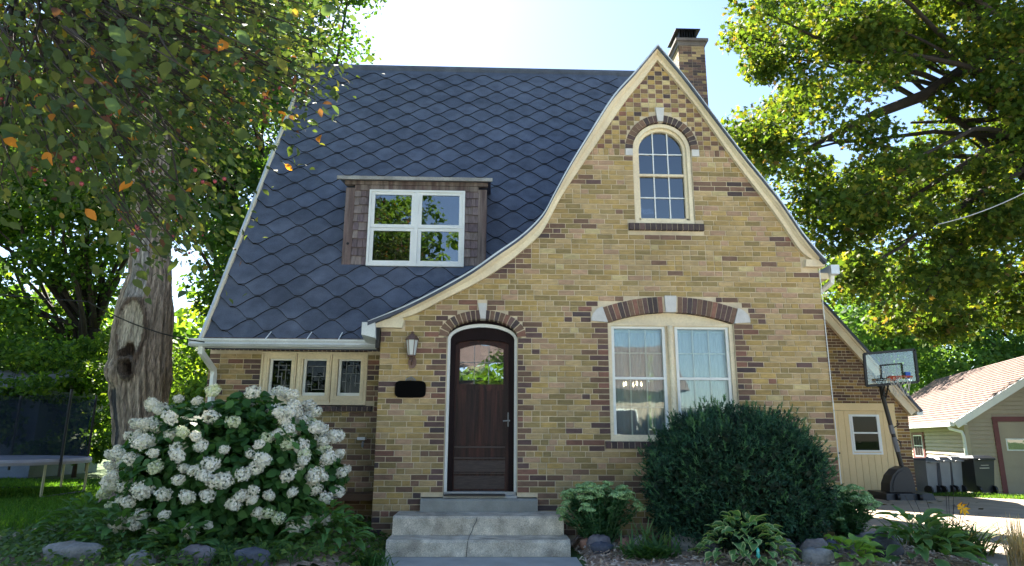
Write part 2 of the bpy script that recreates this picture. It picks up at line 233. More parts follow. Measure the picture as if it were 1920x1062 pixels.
T3=[[16.78,7.18,14.78],[10.78,5.51,12.24],[14.75,5.69,4.53],[14.41,6.42,6.8],[12.72,5.87,11.26],[12.03,7.02,5.96],[11.95,8.18,11.78],[10.76,8.29,8.09],[9.05,4.81,5.79],[7.39,5.24,4.44],[7.56,8.33,15.88],[6.93,6.69,8.93],[15.18,7.11,9.1],[15.92,8.67,8.0],[13.86,8.76,6.85],[15.64,8.92,16.58],[15.46,4.83,10.92],[9.85,6.35,13.12],[5.95,4.52,10.23],[11.86,8.14,11.85],[12.38,9.27,14.54],[14.18,5.58,6.11],[11.1,6.78,14.48],[15.88,8.8,7.17],[14.71,8.85,6.32],[15.22,6.58,5.35],[14.69,8.91,7.63],[12.66,5.45,8.58],[10.5,7.91,12.32],[15.52,7.17,12.72],[13.67,4.97,9.17],[11.47,5.22,9.3],[8.66,5.24,13.31],[9.48,4.53,11.6],[18.02,9.12,12.25],[5.93,4.53,10.99],[15.99,8.52,9.8],[10.68,7.54,4.18],[12.26,6.63,12.51],[9.41,5.65,4.74],[7.52,4.86,4.57],[13.14,7.83,12.75],[14.45,8.15,14.79],[12.0,8.78,11.97],[16.07,7.89,11.67],[6.21,4.91,7.4],[12.92,7.68,4.26],[6.22,6.85,8.36],[10.62,5.89,12.15],[12.36,7.87,14.83],[7.66,4.95,9.82],[9.21,6.23,13.05],[16.9,6.21,13.38],[7.88,6.81,6.5],[9.15,6.76,6.46],[15.46,5.64,13.24],[10.38,8.61,12.6],[11.28,7.35,4.93],[11.11,7.58,7.11],[8.3,8.89,10.34],[9.8,7.52,10.57],[12.97,6.73,12.54],[13.32,5.04,12.88],[11.68,4.84,3.82],[7.49,4.67,5.99],[10.96,6.16,12.23],[15.33,8.77,9.49],[16.94,8.74,8.1],[8.09,5.06,6.45],[17.84,8.42,11.21],[15.03,6.45,3.82],[13.19,5.89,8.66],[9.01,9.16,10.87],[11.21,7.6,12.07],[10.46,6.77,7.28],[10.76,8.59,15.9],[13.89,7.0,11.88],[14.08,9.01,9.66],[14.38,6.19,10.6],[15.43,9.17,14.61],[5.87,5.87,8.04],[11.53,5.62,13.26],[14.95,5.61,5.14],[10.36,5.11,12.94],[8.33,4.83,10.21],[14.92,8.68,4.42],[13.68,5.34,10.63],[8.47,5.38,12.71],[11.8,4.55,7.62],[9.86,8.76,5.2],[15.54,9.06,6.78],[12.69,7.37,10.32],[8.92,5.8,13.44],[10.07,4.9,11.74],[18.73,8.69,9.82],[13.31,6.11,7.3],[11.04,7.67,11.3],[13.95,5.98,5.2],[8.31,7.42,15.19],[8.47,6.01,13.99],[9.27,7.82,12.83],[13.89,8.15,12.15],[7.56,8.02,7.98],[15.97,8.86,9.85],[10.88,4.89,5.8],[13.84,8.21,14.8],[10.47,6.01,4.68],[12.63,7.78,7.81],[9.58,6.85,11.23],[10.91,5.17,6.35],[9.71,5.47,7.3],[9.1,5.85,13.55],[8.81,9.05,10.96],[7.31,7.97,10.95],[12.72,5.64,13.62],[11.18,6.9,11.57],[12.63,7.83,13.71],[14.29,7.19,9.11],[14.2,7.56,3.83],[6.67,7.81,8.92],[8.92,6.34,6.33],[13.35,7.85,7.75],[17.04,8.05,6.77],[15.01,7.57,12.48],[14.98,8.27,15.39],[12.41,8.33,6.62],[10.27,6.71,3.82],[10.6,9.28,6.99],[14.45,8.45,8.94],[16.52,6.93,13.17],[14.36,9.29,7.25],[12.25,4.82,4.52],[11.54,9.23,4.57],[16.18,8.35,11.63],[12.11,7.69,7.04],[17.61,9.35,7.12],[12.04,7.79,9.16],[15.11,9.3,16.43],[8.01,4.71,7.53],[10.19,8.56,12.09],[8.55,7.34,6.86],[15.26,6.14,8.62],[8.4,8.34,11.69],[15.62,5.75,9.8],[8.92,6.89,7.13],[6.59,5.84,7.79],[16.28,8.87,9.12],[10.58,5.8,13.91],[17.94,8.19,6.73],[15.32,6.03,14.24],[11.9,9.04,4.58],[12.62,8.39,11.92],[7.55,5.02,8.46],[13.6,7.87,8.86],[12.87,6.33,8.16],[7.03,5.11,12.86],[11.9,7.87,15.69],[9.43,6.07,11.25],[13.34,8.76,13.56],[10.44,4.93,12.36],[14.76,5.96,7.41],[16.95,8.95,16.25],[13.77,4.75,6.05],[10.47,7.47,5.05],[7.29,4.82,10.32],[12.13,6.73,12.44],[15.13,6.96,4.31],[18.0,9.24,15.16],[17.8,8.93,9.98],[15.54,8.13,4.17],[7.23,7.78,11.76],[13.41,4.7,5.87],[8.91,5.36,9.51],[10.11,6.56,11.2],[17.83,8.26,8.21],[20.07,8.9,16.55],[7.79,8.2,13.18],[14.08,6.88,7.37],[12.8,5.47,8.76],[7.46,4.68,11.57],[14.89,6.24,3.69],[11.88,8.41,12.3],[13.54,8.92,14.25],[17.5,6.8,14.44],[7.79,6.29,6.77],[9.81,7.54,11.38],[12.26,7.9,9.29],[10.3,6.69,3.74],[14.53,7.61,4.11],[12.86,8.06,5.75],[7.2,5.28,8.65],[8.36,4.63,10.01],[13.6,8.01,4.42],[8.19,7.72,8.0],[10.91,5.19,5.72],[16.5,7.59,11.78],[13.52,5.83,10.16],[13.66,7.31,9.23],[11.88,4.88,10.19],[14.22,9.43,5.37],[11.5,6.86,9.54],[9.91,7.38,5.85],[11.57,7.24,5.96],[10.81,5.07,6.99],[11.44,8.58,14.53],[13.31,6.43,5.59],[8.6,7.98,7.08],[9.91,7.45,15.36],[17.02,9.42,8.78],[7.97,6.68,5.93],[11.68,5.65,10.24],[13.48,9.05,8.31],[13.35,7.75,9.1],[12.16,5.83,9.16],[11.74,4.69,8.74],[8.4,7.93,10.86],[14.73,8.58,9.65],[10.55,8.26,11.2],[15.5,8.95,10.71],[13.31,5.46,4.21],[17.15,9.18,9.41],[9.76,7.71,7.04],[17.02,6.45,10.43],[8.99,9.25,14.06],[10.51,6.23,5.58],[20.39,9.02,14.2],[14.32,5.83,6.28],[13.77,7.46,4.35],[9.42,9.28,8.3],[11.96,5.51,11.92],[11.68,4.51,12.29],[10.42,6.97,11.6],[6.99,7.88,8.3],[9.39,7.13,7.77],[15.36,7.69,8.18],[10.13,4.98,4.58],[18.81,8.97,16.92],[12.93,8.01,4.99],[11.64,8.32,14.56],[12.94,5.85,8.5],[9.25,6.82,3.86],[16.18,5.48,11.7],[14.29,6.87,10.04],[14.56,7.47,11.84],[8.61,7.23,12.19],[8.91,5.22,3.96],[16.09,6.21,11.19],[8.37,9.4,12.33],[10.96,9.38,5.52],[14.14,6.66,12.41],[7.57,6.17,11.08],[7.57,7.11,6.62],[8.35,5.21,10.4],[6.12,5.78,7.76],[16.99,8.78,12.85],[14.24,5.64,3.77],[18.67,8.92,10.14],[8.07,6.34,5.55],[15.11,6.64,6.28],[6.22,6.59,11.09],[8.29,4.53,6.65],[12.1,9.27,4.83],[13.77,7.51,6.79],[16.36,6.8,5.46],[10.94,7.26,3.92],[13.73,7.82,11.59],[12.44,9.5,4.27],[13.72,4.72,3.42],[7.54,8.63,11.51],[10.98,5.0,10.3]]
T4=[[17.21,21.0,8.71],[23.47,21.17,8.31],[25.46,25.83,9.99],[23.11,21.87,4.28],[20.25,22.74,7.12],[29.07,25.59,7.24],[22.39,21.47,9.25],[21.01,21.63,3.8],[18.26,23.21,7.2],[22.55,22.41,7.9],[21.61,22.74,8.93],[26.56,24.18,3.17],[20.29,23.89,5.83],[21.68,23.1,8.7],[24.96,22.3,5.03],[18.25,23.87,5.24],[18.59,22.85,6.38],[20.18,23.93,6.02],[22.85,21.73,8.03],[28.95,24.77,9.64],[18.26,23.16,6.27],[20.35,26.7,9.72],[16.65,25.17,9.61],[21.49,25.43,9.26],[29.86,24.95,9.14],[23.98,23.09,9.28],[22.58,20.62,8.48],[28.51,24.55,3.0],[29.09,25.01,4.2],[22.64,26.48,5.58],[20.39,21.02,9.17],[30.03,26.55,4.97],[18.02,24.78,9.86],[19.5,21.63,6.26],[26.02,25.08,4.19],[20.23,22.77,6.23],[21.23,23.28,7.67],[25.18,20.95,3.69],[22.71,22.41,3.65],[23.74,20.49,2.65],[23.29,23.27,7.24],[21.92,25.62,9.43],[25.01,26.25,9.22],[23.62,26.9,5.27],[19.49,23.82,5.95],[20.68,26.76,6.47],[25.58,24.78,8.55],[24.23,24.7,7.62],[18.55,22.31,8.69],[26.79,21.68,6.71],[24.77,21.71,3.37],[17.5,20.93,5.86],[16.39,20.84,6.59],[26.2,21.92,4.77],[27.41,26.09,8.18],[21.55,25.26,4.92],[23.18,22.4,4.16],[18.87,26.71,7.93],[20.73,26.09,7.2],[15.76,20.12,8.64],[19.08,23.17,4.4],[22.84,22.52,6.04],[23.0,26.66,11.01],[22.65,25.26,4.45],[18.99,25.23,9.69],[25.48,22.7,7.79],[24.74,23.11,7.94],[29.99,26.98,3.45],[18.29,23.06,8.64],[22.14,23.44,3.54],[18.23,26.0,9.07],[24.95,26.96,4.33],[26.52,25.26,5.66],[21.54,22.28,8.34],[24.47,20.23,5.61],[23.1,23.19,6.31],[23.18,23.42,5.35],[28.14,25.48,3.35],[22.74,21.38,4.32],[20.36,21.43,7.76],[30.04,25.7,9.11],[23.49,20.17,6.49],[25.17,24.2,7.65],[25.38,23.94,4.08],[16.86,20.51,6.47],[25.02,24.83,5.99],[25.96,22.99,5.17],[30.26,25.73,9.84],[24.77,24.86,7.87],[20.13,20.39,5.17]]
T4b=[[26.84,26.28,13.06],[21.79,24.35,13.23],[24.29,25.41,15.17],[22.75,25.3,16.21],[22.16,24.99,15.64],[21.65,25.52,14.82],[20.24,24.02,13.77],[23.3,26.53,14.09],[22.88,26.84,15.46],[22.5,24.74,15.77],[25.03,25.86,12.96],[21.75,24.98,14.41],[24.79,26.93,14.65],[25.85,26.43,14.93],[24.56,26.01,16.04],[22.46,25.17,15.57],[23.84,25.08,16.29],[23.58,26.09,14.97]]
CA=[[-3.07,-3.04,4.41],[-3.29,-3.65,3.3],[-2.48,-2.81,4.75],[-3.83,-3.38,3.95],[-4.49,-3.5,4.85],[-0.99,-4.71,3.83],[-2.91,-4.56,2.65],[-4.82,-1.76,6.22],[-4.23,-2.98,4.94],[-2.48,-3.04,5.58],[-2.78,-3.29,3.83],[-1.07,-5.14,3.24],[-3.49,-2.82,5.78],[-3.6,-2.05,3.85],[-1.76,-4.0,3.14],[-1.6,-4.45,3.04],[-1.69,-3.23,4.12],[-3.65,-2.02,3.88],[-2.68,-3.49,3.64],[-0.98,-5.17,3.78],[-2.97,-3.59,4.96],[-4.27,-2.28,5.44],[-1.85,-4.54,2.44],[-3.91,-2.29,4.16],[-2.92,-3.8,4.5],[-2.79,-2.76,2.92],[-3.93,-2.05,4.66],[-1.61,-4.56,3.48],[-1.75,-4.27,3.91],[-4.01,-2.78,3.69],[-1.96,-4.76,2.42],[-2.09,-4.0,2.48],[-2.58,-5.19,3.56],[-2.67,-2.1,5.0],[-1.58,-4.1,4.71],[-2.31,-5.19,3.29],[-3.58,-3.54,4.25],[-1.77,-4.88,2.21],[-2.97,-4.11,3.41],[-2.48,-3.85,4.72],[-1.78,-4.21,3.32],[-3.12,-3.73,4.89],[-1.77,-3.48,4.21],[-3.58,-3.67,3.21],[-2.61,-4.14,2.88],[-4.96,-2.42,3.98],[-5.76,-1.84,5.33],[-2.0,-4.79,3.3],[-4.69,-1.73,4.54],[-2.91,-3.97,4.67],[-2.3,-4.98,3.85],[-5.93,-1.48,6.65],[-3.14,-4.42,3.75],[-3.91,-3.5,5.16],[-2.06,-3.38,5.2],[-5.19,-1.77,3.8],[-1.15,-4.75,3.1],[-2.78,-2.28,6.12],[-3.44,-3.37,3.28],[-3.5,-3.62,3.79],[-4.05,-3.22,3.86],[-2.46,-2.9,4.71],[-3.02,-4.37,3.3],[-1.66,-4.17,4.24],[-4.5,-3.19,4.58],[-5.18,-1.82,6.23],[-3.31,-3.74,4.45],[-2.18,-5.07,2.95],[-2.89,-1.73,3.69],[-2.01,-3.11,4.74],[-4.1,-1.46,6.32],[-3.28,-2.0,5.79],[-3.15,-1.88,4.37],[-3.76,-3.08,4.75],[-3.66,-3.44,3.35],[-2.92,-4.67,3.96],[-3.07,-2.19,3.26],[-2.11,-2.18,4.42],[-4.61,-1.78,5.32],[-3.78,-3.09,3.73],[-5.3,-2.19,4.34],[-2.11,-1.79,5.18],[-4.75,-2.65,3.1],[-1.98,-3.01,4.33],[-1.38,-4.58,3.85],[-3.74,-3.32,3.81],[-4.53,-1.55,6.36],[-2.6,-5.18,3.58],[-2.56,-4.7,4.16],[-1.71,-2.51,5.3],[-2.42,-5.27,3.68],[-1.96,-5.12,3.38],[-1.82,-4.6,3.63],[-2.6,-3.97,3.1],[-2.9,-3.12,5.02],[-5.56,-1.68,3.38],[-2.4,-3.75,3.79],[-2.36,-2.53,4.18],[-3.64,-2.48,4.77],[-3.13,-4.36,3.69],[-2.13,-5.11,2.53],[-2.35,-2.95,5.44],[-1.26,-4.94,3.46],[-3.8,-2.33,3.65],[-5.83,-1.73,5.48],[-4.86,-1.91,6.3],[-2.11,-2.58,4.59],[-5.05,-1.7,4.04],[-1.74,-3.76,3.67],[-2.45,-1.82,4.83],[-1.14,-4.79,3.14],[-2.26,-3.99,4.5],[-2.94,-2.79,4.27],[-4.23,-2.35,5.01],[-4.62,-1.64,4.47],[-6.02,-1.9,6.12],[-3.31,-2.21,4.88],[-2.8,-3.94,4.52],[-1.96,-3.37,3.57],[-5.36,-2.22,5.32],[-3.57,-2.69,3.56],[-2.62,-3.14,3.27],[-3.46,-2.27,5.41],[-4.8,-2.85,5.48],[-3.1,-4.55,2.5],[-3.01,-3.42,4.58],[-2.67,-3.18,4.96],[-1.05,-4.45,4.13],[-2.44,-5.25,3.52],[-4.44,-3.04,3.15],[-4.59,-2.68,3.87],[-1.63,-4.72,3.71],[-2.71,-2.94,4.83],[-2.61,-2.47,6.1],[-3.5,-1.87,5.43],[-3.96,-3.34,5.08],[-2.29,-4.5,3.14],[-1.95,-5.15,2.5],[-2.29,-5.15,2.99],[-2.34,-3.46,2.67],[-4.11,-1.59,6.81],[-4.5,-2.95,3.9],[-3.34,-4.13,3.83],[-4.07,-3.81,3.9],[-2.85,-1.6,4.23],[-1.85,-2.92,4.99],[-1.52,-4.75,2.61],[-2.85,-4.07,3.26],[-1.76,-2.54,4.73],[-5.61,-1.51,3.52],[-4.94,-2.71,5.67],[-1.7,-2.03,6.52],[-1.66,-4.74,3.21],[-2.15,-4.51,3.28],[-4.19,-2.97,3.78],[-1.57,-3.66,5.03],[-2.55,-4.98,2.56],[-2.94,-1.91,3.27],[-2.14,-3.17,3.71],[-2.24,-4.54,4.3],[-2.17,-3.54,4.08],[-2.07,-2.46,4.87],[-3.57,-3.48,3.57],[-2.03,-4.56,4.16],[-4.38,-2.25,3.63],[-3.04,-3.58,3.53],[-2.46,-3.96,4.18],[-5.56,-1.93,6.13],[-3.24,-2.95,3.76],[-1.72,-4.7,2.41],[-1.13,-5.0,3.47],[-4.38,-2.17,4.55],[-1.83,-4.56,2.34],[-3.46,-3.0,3.92],[-1.5,-4.91,3.06],[-2.45,-5.28,2.33],[-1.85,-4.14,3.23],[-4.75,-2.86,4.94],[-1.94,-4.63,2.6],[-1.59,-5.13,3.28],[-2.94,-4.68,3.98],[-3.01,-3.65,3.12],[-3.97,-1.62,5.9],[-2.46,-3.09,3.88],[-4.66,-2.57,4.27],[-1.78,-4.14,4.43],[-3.03,-1.41,3.66],[-2.07,-4.36,3.68],[-4.14,-3.62,5.03],[-3.63,-4.04,4.24],[-3.36,-4.3,4.06],[-3.38,-1.56,4.83],[-1.8,-2.93,4.74],[-4.54,-2.4,5.0],[-1.9,-4.8,3.69],[-1.7,-3.31,4.85],[-1.72,-3.44,3.96],[-2.26,-3.77,3.3],[-1.62,-4.6,3.49],[-4.17,-1.93,3.84],[-3.73,-1.66,4.33],[-2.17,-2.99,3.97],[-2.59,-5.18,3.75],[-1.72,-2.95,4.52],[-3.46,-2.42,3.28],[-2.47,-4.46,3.01],[-1.96,-1.74,6.23],[-4.0,-1.46,6.44],[-3.02,-4.29,3.01],[-5.14,-1.83,3.77],[-3.52,-1.41,6.46],[-2.06,-5.2,2.65],[-3.37,-3.45,3.81],[-1.94,-5.23,3.07],[-1.66,-4.86,3.37],[-3.85,-2.4,3.93],[-3.63,-2.86,5.44],[-3.5,-1.52,5.07],[-2.03,-5.18,2.85],[-3.14,-4.57,3.87],[-5.51,-1.71,6.35],[-2.71,-3.11,4.12],[-1.29,-5.21,3.02],[-5.61,-2.47,5.99],[-4.47,-3.28,4.09],[-4.57,-1.64,5.69],[-3.01,-2.56,3.02],[-2.78,-4.73,3.87],[-4.57,-2.93,4.49],[-3.48,-3.99,4.61],[-3.77,-1.82,3.5],[-2.35,-2.09,5.57],[-3.63,-3.21,3.77],[-2.99,-4.27,3.31],[-2.4,-2.25,5.54],[-3.92,-3.59,5.14],[-3.16,-4.01,3.54],[-1.75,-4.65,3.65],[-3.57,-4.0,3.98],[-1.93,-4.7,3.19],[-2.78,-4.86,3.71],[-3.27,-2.49,4.0],[-1.06,-4.83,3.17],[-2.47,-5.04,2.58],[-1.45,-5.22,2.53],[-3.93,-3.59,4.48],[-3.54,-3.19,5.5],[-5.34,-1.67,5.68],[-4.1,-2.68,4.65],[-1.64,-3.0,5.57],[-1.66,-4.9,3.8],[-4.03,-2.58,4.9],[-2.0,-4.89,3.03],[-2.28,-3.44,3.34],[-2.69,-2.88,3.04],[-2.54,-2.44,3.28],[-2.07,-1.4,6.85],[-2.02,-3.95,2.96],[-2.56,-4.83,3.73],[-5.4,-2.1,5.8],[-3.65,-1.45,3.71],[-4.21,-1.8,6.05],[-5.25,-2.0,4.63],[-4.71,-2.76,4.98],[-4.78,-2.38,3.31],[-1.83,-4.76,2.62],[-1.54,-3.8,3.62],[-1.15,-5.13,3.02],[-2.47,-3.11,5.53],[-3.57,-3.66,3.98],[-1.91,-3.93,3.3],[-2.34,-5.05,2.49],[-2.77,-2.85,3.57],[-5.16,-2.79,5.56],[-3.55,-3.78,4.7],[-4.47,-3.22,3.8],[-3.72,-3.47,3.56],[-2.64,-2.18,3.67],[-2.52,-3.06,5.36],[-2.15,-3.85,4.46],[-1.9,-4.98,3.44],[-4.39,-2.28,4.83],[-1.71,-5.19,2.7],[-2.23,-4.92,2.84],[-4.04,-1.91,5.8],[-3.33,-2.56,5.11],[-1.44,-5.23,2.32],[-1.65,-5.21,2.13],[-1.71,-4.85,3.33],[-4.93,-1.92,4.83],[-4.75,-2.95,5.64],[-3.33,-2.03,6.44],[-1.55,-4.35,3.18],[-2.14,-1.4,6.24],[-2.65,-3.17,2.94],[-2.25,-3.59,2.71],[-2.52,-5.07,3.43],[-2.36,-2.04,6.29],[-2.62,-4.98,2.46],[-2.79,-4.75,2.48],[-3.89,-1.81,5.11],[-1.42,-5.12,3.04],[-3.2,-4.25,3.0],[-2.11,-4.98,3.66],[-3.38,-2.53,3.74],[-2.6,-2.28,5.46],[-1.33,-5.24,3.55],[-2.05,-1.9,6.05],[-1.92,-5.0,3.82],[-2.48,-5.0,3.56],[-1.31,-5.09,3.38],[-1.35,-4.64,3.61],[-2.75,-3.25,4.39],[-2.41,-4.26,3.33],[-2.06,-4.48,2.39],[-3.01,-3.54,3.93],[-4.49,-1.66,4.43],[-5.58,-1.48,5.18],[-3.9,-3.87,3.16],[-2.21,-4.3,2.92],[-5.85,-1.45,4.46],[-2.88,-3.3,2.82],[-2.71,-2.31,4.03],[-2.71,-2.52,3.84],[-2.77,-2.84,4.25],[-4.65,-1.73,5.84],[-4.15,-2.99,4.55],[-2.47,-4.24,4.4],[-2.05,-3.42,4.96],[-6.04,-1.48,6.66],[-2.0,-5.01,3.05],[-5.33,-1.67,4.81],[-1.45,-3.3,4.3],[-3.1,-4.55,3.64],[-4.17,-1.73,5.51],[-3.43,-4.06,2.92],[-2.04,-1.9,5.73],[-1.33,-4.5,3.71],[-2.73,-3.05,5.44],[-2.32,-4.89,2.75],[-2.45,-3.06,4.83],[-1.91,-4.03,4.4],[-2.77,-1.82,4.17],[-3.9,-3.94,3.85],[-1.37,-4.02,3.59],[-3.47,-3.98,3.7],[-5.71,-1.83,4.31],[-4.16,-1.87,4.96],[-1.9,-3.89,4.47],[-4.01,-2.23,3.58],[-1.48,-4.42,4.14],[-3.03,-2.5,4.68],[-5.72,-1.75,3.73],[-2.62,-2.6,4.88],[-4.56,-2.18,3.7],[-2.86,-2.6,3.6],[-1.73,-4.52,4.21],[-2.07,-1.91,6.38],[-2.96,-1.84,6.2],[-1.95,-3.96,4.32]]
CAn=[[-1.85,-5.15,3.19],[-2.07,-5.6,2.82],[-2.41,-5.11,3.12],[-1.4,-4.72,3.29],[-1.76,-5.52,2.85],[-1.5,-4.67,3.64],[-2.93,-4.61,3.61],[-1.11,-4.88,3.13],[-2.13,-5.47,2.5],[-1.12,-5.67,2.81],[-1.84,-5.14,3.21],[-2.28,-5.46,2.75],[-2.08,-4.89,2.85],[-1.61,-5.38,2.81],[-2.38,-4.93,3.49],[-2.08,-5.09,2.56],[-2.8,-4.67,3.33],[-1.57,-4.9,3.56],[-2.56,-4.81,2.49],[-2.05,-5.16,2.72],[-1.94,-5.07,2.69],[-2.1,-5.54,2.88],[-1.91,-4.86,3.58],[-1.72,-4.93,3.5],[-1.39,-4.89,3.68],[-1.35,-4.89,3.46],[-1.75,-5.28,3.11],[-2.37,-4.95,2.75],[-2.26,-4.82,2.89],[-1.41,-5.39,3.12],[-2.19,-4.95,3.22],[-2.28,-4.66,3.57],[-1.59,-5.62,3.01],[-0.89,-5.62,3.14],[-1.29,-5.66,2.68],[-1.71,-5.52,2.56],[-1.96,-5.14,3.19],[-2.91,-4.8,3.61],[-1.96,-4.75,3.2],[-2.35,-4.82,3.06],[-1.28,-5.41,3.24],[-1.97,-5.28,2.64],[-2.51,-5.13,2.66],[-1.97,-5.24,3.03],[-1.85,-5.53,3.18],[-1.28,-4.87,3.61],[-1.99,-4.78,3.5],[-2.31,-5.17,3.47],[-1.73,-5.19,3.43],[-2.18,-4.76,3.21],[-1.25,-5.1,3.23],[-2.02,-5.69,2.55],[-1.74,-4.67,3.29],[-1.91,-4.87,3.49],[-2.03,-4.9,2.92],[-1.55,-5.65,2.55],[-2.1,-5.15,3.41],[-1.69,-5.3,3.13],[-2.75,-4.75,2.45],[-2.23,-4.79,2.78]]
RO=[[-1.491,2.56],[-1.06,2.751],[-0.61,2.992],[-0.244,3.219],[0.064,3.449],[0.376,3.683],[0.631,3.952],[0.794,4.26],[0.992,4.64],[1.262,5.102],[1.575,5.615],[1.89,5.993],[2.208,6.4]]
RI=[[-1.38,2.556],[-0.976,2.659],[-0.612,2.852],[-0.182,3.081],[0.161,3.312],[0.541,3.647],[0.669,3.815],[0.899,4.26],[1.1,4.576],[1.443,5.114],[1.758,5.594],[2.008,5.921],[2.222,6.223]]
SO=[[2.208,6.4],[2.512,5.986],[2.775,5.589],[3.182,4.955],[3.562,4.407],[3.722,4.166],[3.957,3.758],[4.174,3.461],[4.223,3.412]]
SI=[[2.222,6.223],[2.394,6.004],[2.741,5.512],[3.176,4.791],[3.58,4.181],[3.764,3.879],[3.932,3.582],[4.071,3.449],[4.187,3.394]]
# ---------------------------------------------------------------- setting: ground
def smooth(a,b,x):
    t=np.clip((np.asarray(x,dtype=float)-a)/(b-a),0,1); return t*t*(3-2*t)
def gz(x,y):
    x=np.asarray(x,dtype=float); y=np.asarray(y,dtype=float)
    left=.15*(1-smooth(-1.6,-1.1,x))*smooth(-3.2,-1.9,y)
    left=left+.07*(smooth(-1.6,-1.1,x))*(1-smooth(.9,1.3,x))*0
    right=.09*smooth(.9,1.05,x)*(1-smooth(4.3,4.9,x+np.clip(-y-.5,0,1)*.0))*smooth(-2.6,-1.7,y)*(1-smooth(.1,.6,y))
    drop=-.2*smooth(7.4,9.0,y)*smooth(9.0,9.8,x)
    return left+right+drop
def sheet(name, mat, xs, ys, dz, kind='structure', inside=None, wob=0):
    xs=np.array(xs); ys=np.array(ys); X,Y=np.meshgrid(xs,ys); Z=gz(X,Y)+dz
    if wob: Z=Z+wob*np.sin(X*3.1+Y*1.7)*np.cos(Y*2.3-X)
    v=np.c_[X.ravel(),Y.ravel(),Z.ravel()]; nx=len(xs); f=[]
    for j in range(len(ys)-1):
        for i in range(nx-1):
            if inside is None or inside((xs[i]+xs[i+1])/2,(ys[j]+ys[j+1])/2): f.append((j*nx+i,j*nx+i+1,(j+1)*nx+i+1,(j+1)*nx+i))
    me=bpy.data.meshes.new(name); me.from_pydata(v.tolist(),[],f); me.polygons.foreach_set('use_smooth',[True]*len(f)); me.update()
    return tag(link(name,me,mat),kind=kind)
m_grass=M('lawn_soil_green',(.035,.075,.018),.95,.35,2.2,.6,60,col2=(.055,.095,.022))
m_mulch=M('wood_chip_mulch',(.36,.27,.21),.95,.45,18,1.,70,col2=(.20,.14,.10),var2=.5)
far=[-400,-200,-100,-60,-40,-30,-24]
sheet('ground',m_grass, far+list(np.arange(-20,-6.1,.5))+list(np.arange(-6,6.61,.12))+list(np.arange(7,20.1,.5))+[-x for x in far[::-1]], far+list(np.arange(-20,-4.1,.5))+list(np.arange(-4,1.6,.12))+list(np.arange(2,20.1,.5))+[-x for x in far[::-1]],-.004)
sheet('garden_bed',m_mulch, np.arange(.84,6.3,.06), np.arange(-3.2,.01,.1),.006,inside=lambda x,y: x<4.75+max(0,.25-y)*.16 or y<-1.5 and x<5.2,wob=.012)
sheet('planting_bed',m_mulch, np.arange(-5.2,-1.0,.1), np.arange(-2.6,.7,.1),.006,inside=lambda x,y: (x+3)**2/5.5+(y+.6)**2/3.6<1,wob=.01)
sheet('driveway',m_drive, list(np.arange(4.25,6,.25))+list(np.arange(6,13.1,.5)), np.arange(-14,8.1,.5),.004,inside=lambda x,y: y< 7.9-max(0,(x-9.3))*.9 if x>4.6 else y>.2)
# dark expansion joints and front walk
p=MB(); p.box(-1.75,1.3,-6.59,-.905,-.08,.012); tag(p.build('front_walk',m_concp),kind='structure')
p=MB(); p.box(-60,60,-10.9,-6.6,-.08,.010); tag(p.build('bounce_pavement',m_concp),kind='structure')  # unseen pale paving added to bounce sunlight onto the house front
# ---------------------------------------------------------------- brick laying
TONES=dict(ochre=(.355,.252,.103),tan=(.40,.292,.15),olive=(.265,.20,.088),pink=(.39,.255,.165),light=(.47,.385,.20),
           brown=(.175,.108,.075),purple=(.115,.072,.066),dark=(.07,.052,.052),red=(.22,.11,.08),gold=(.385,.27,.10))
def jit(t,a=.14):
    k=1+rnd.uniform(-a,a); return tuple(c*k for c in t)
def light_tone():
    r=rnd.random()
    for n,p in (('ochre',.25),('tan',.27),('olive',.20),('pink',.12),('gold',.09),('light',.03),('brown',.015)):
        r-=p
        if r<0: return n
    return 'tan'
def dark_tone(): return rnd.choice(['brown','purple','brown','purple','dark','red','brown'])
_bm={}
def brick_mesh(w,h,d,tone,name='brick',level=0):
    k=(round(w,3),round(h,3),d,tone,level,name)
    if k not in _bm:
        t=tuple(c*(.88,1.,1.12)[level] for c in TONES[tone]); mb=MB(); e=.003
        x,z=w/2,h/2
        vs=[(-x,e,-z),(x,e,-z),(x,e,z),(-x,e,z),(-x+e,0,-z+e),(x-e,0,-z+e),(x-e,0,z-e),(-x+e,0,z-e),(-x,d,-z),(x,d,-z),(x,d,z),(-x,d,z)]
        fs=[(4,5,6,7),(0,1,5,4),(1,2,6,5),(2,3,7,6),(3,0,4,7),(8,9,1,0),(9,10,2,1),(10,11,3,2),(11,8,0,3)]
        mb.add(vs,fs,0,t); me=mb.mesh(name,tones=True); me.materials.append(m_brick); _bm[k]=me
    return _bm[k]
COURSE=.0677; MJ=.0105
def lay(z0,n,iv,tonef,jitter=.0):
    """running bond; iv(za,zb)->allowed x intervals with edge flags"""
    out=[]
    for k in range(n):
        za=z0+k*COURSE; zb=za+COURSE-MJ
        r2=random.Random(k*7+3)
        for (a,b,fa,fb) in iv(za-.004,zb+.004):
            g=[]; x=math.floor(a/.2032)*.2032-.2032+(k%2)*.1016+r2.choice([0,0,.03,-.03])
            while x<b+.3:
                g.append(x)
                if r2.random()<.2: g.append(x+.1016)
                x+=.2032
            g=[q for q in g if a+.055<q<b-.055]; g=[a]+g+[b+MJ]
            for i in range(len(g)-1):
                x0=g[i]; x1=g[i+1]-MJ
                # clusters of dark toothed bricks next to openings and corners
                out.append((x0,x1,za,zb,tonef(k,x0,x1,za,i,len(g)-2-i,fa,fb)))
    return out
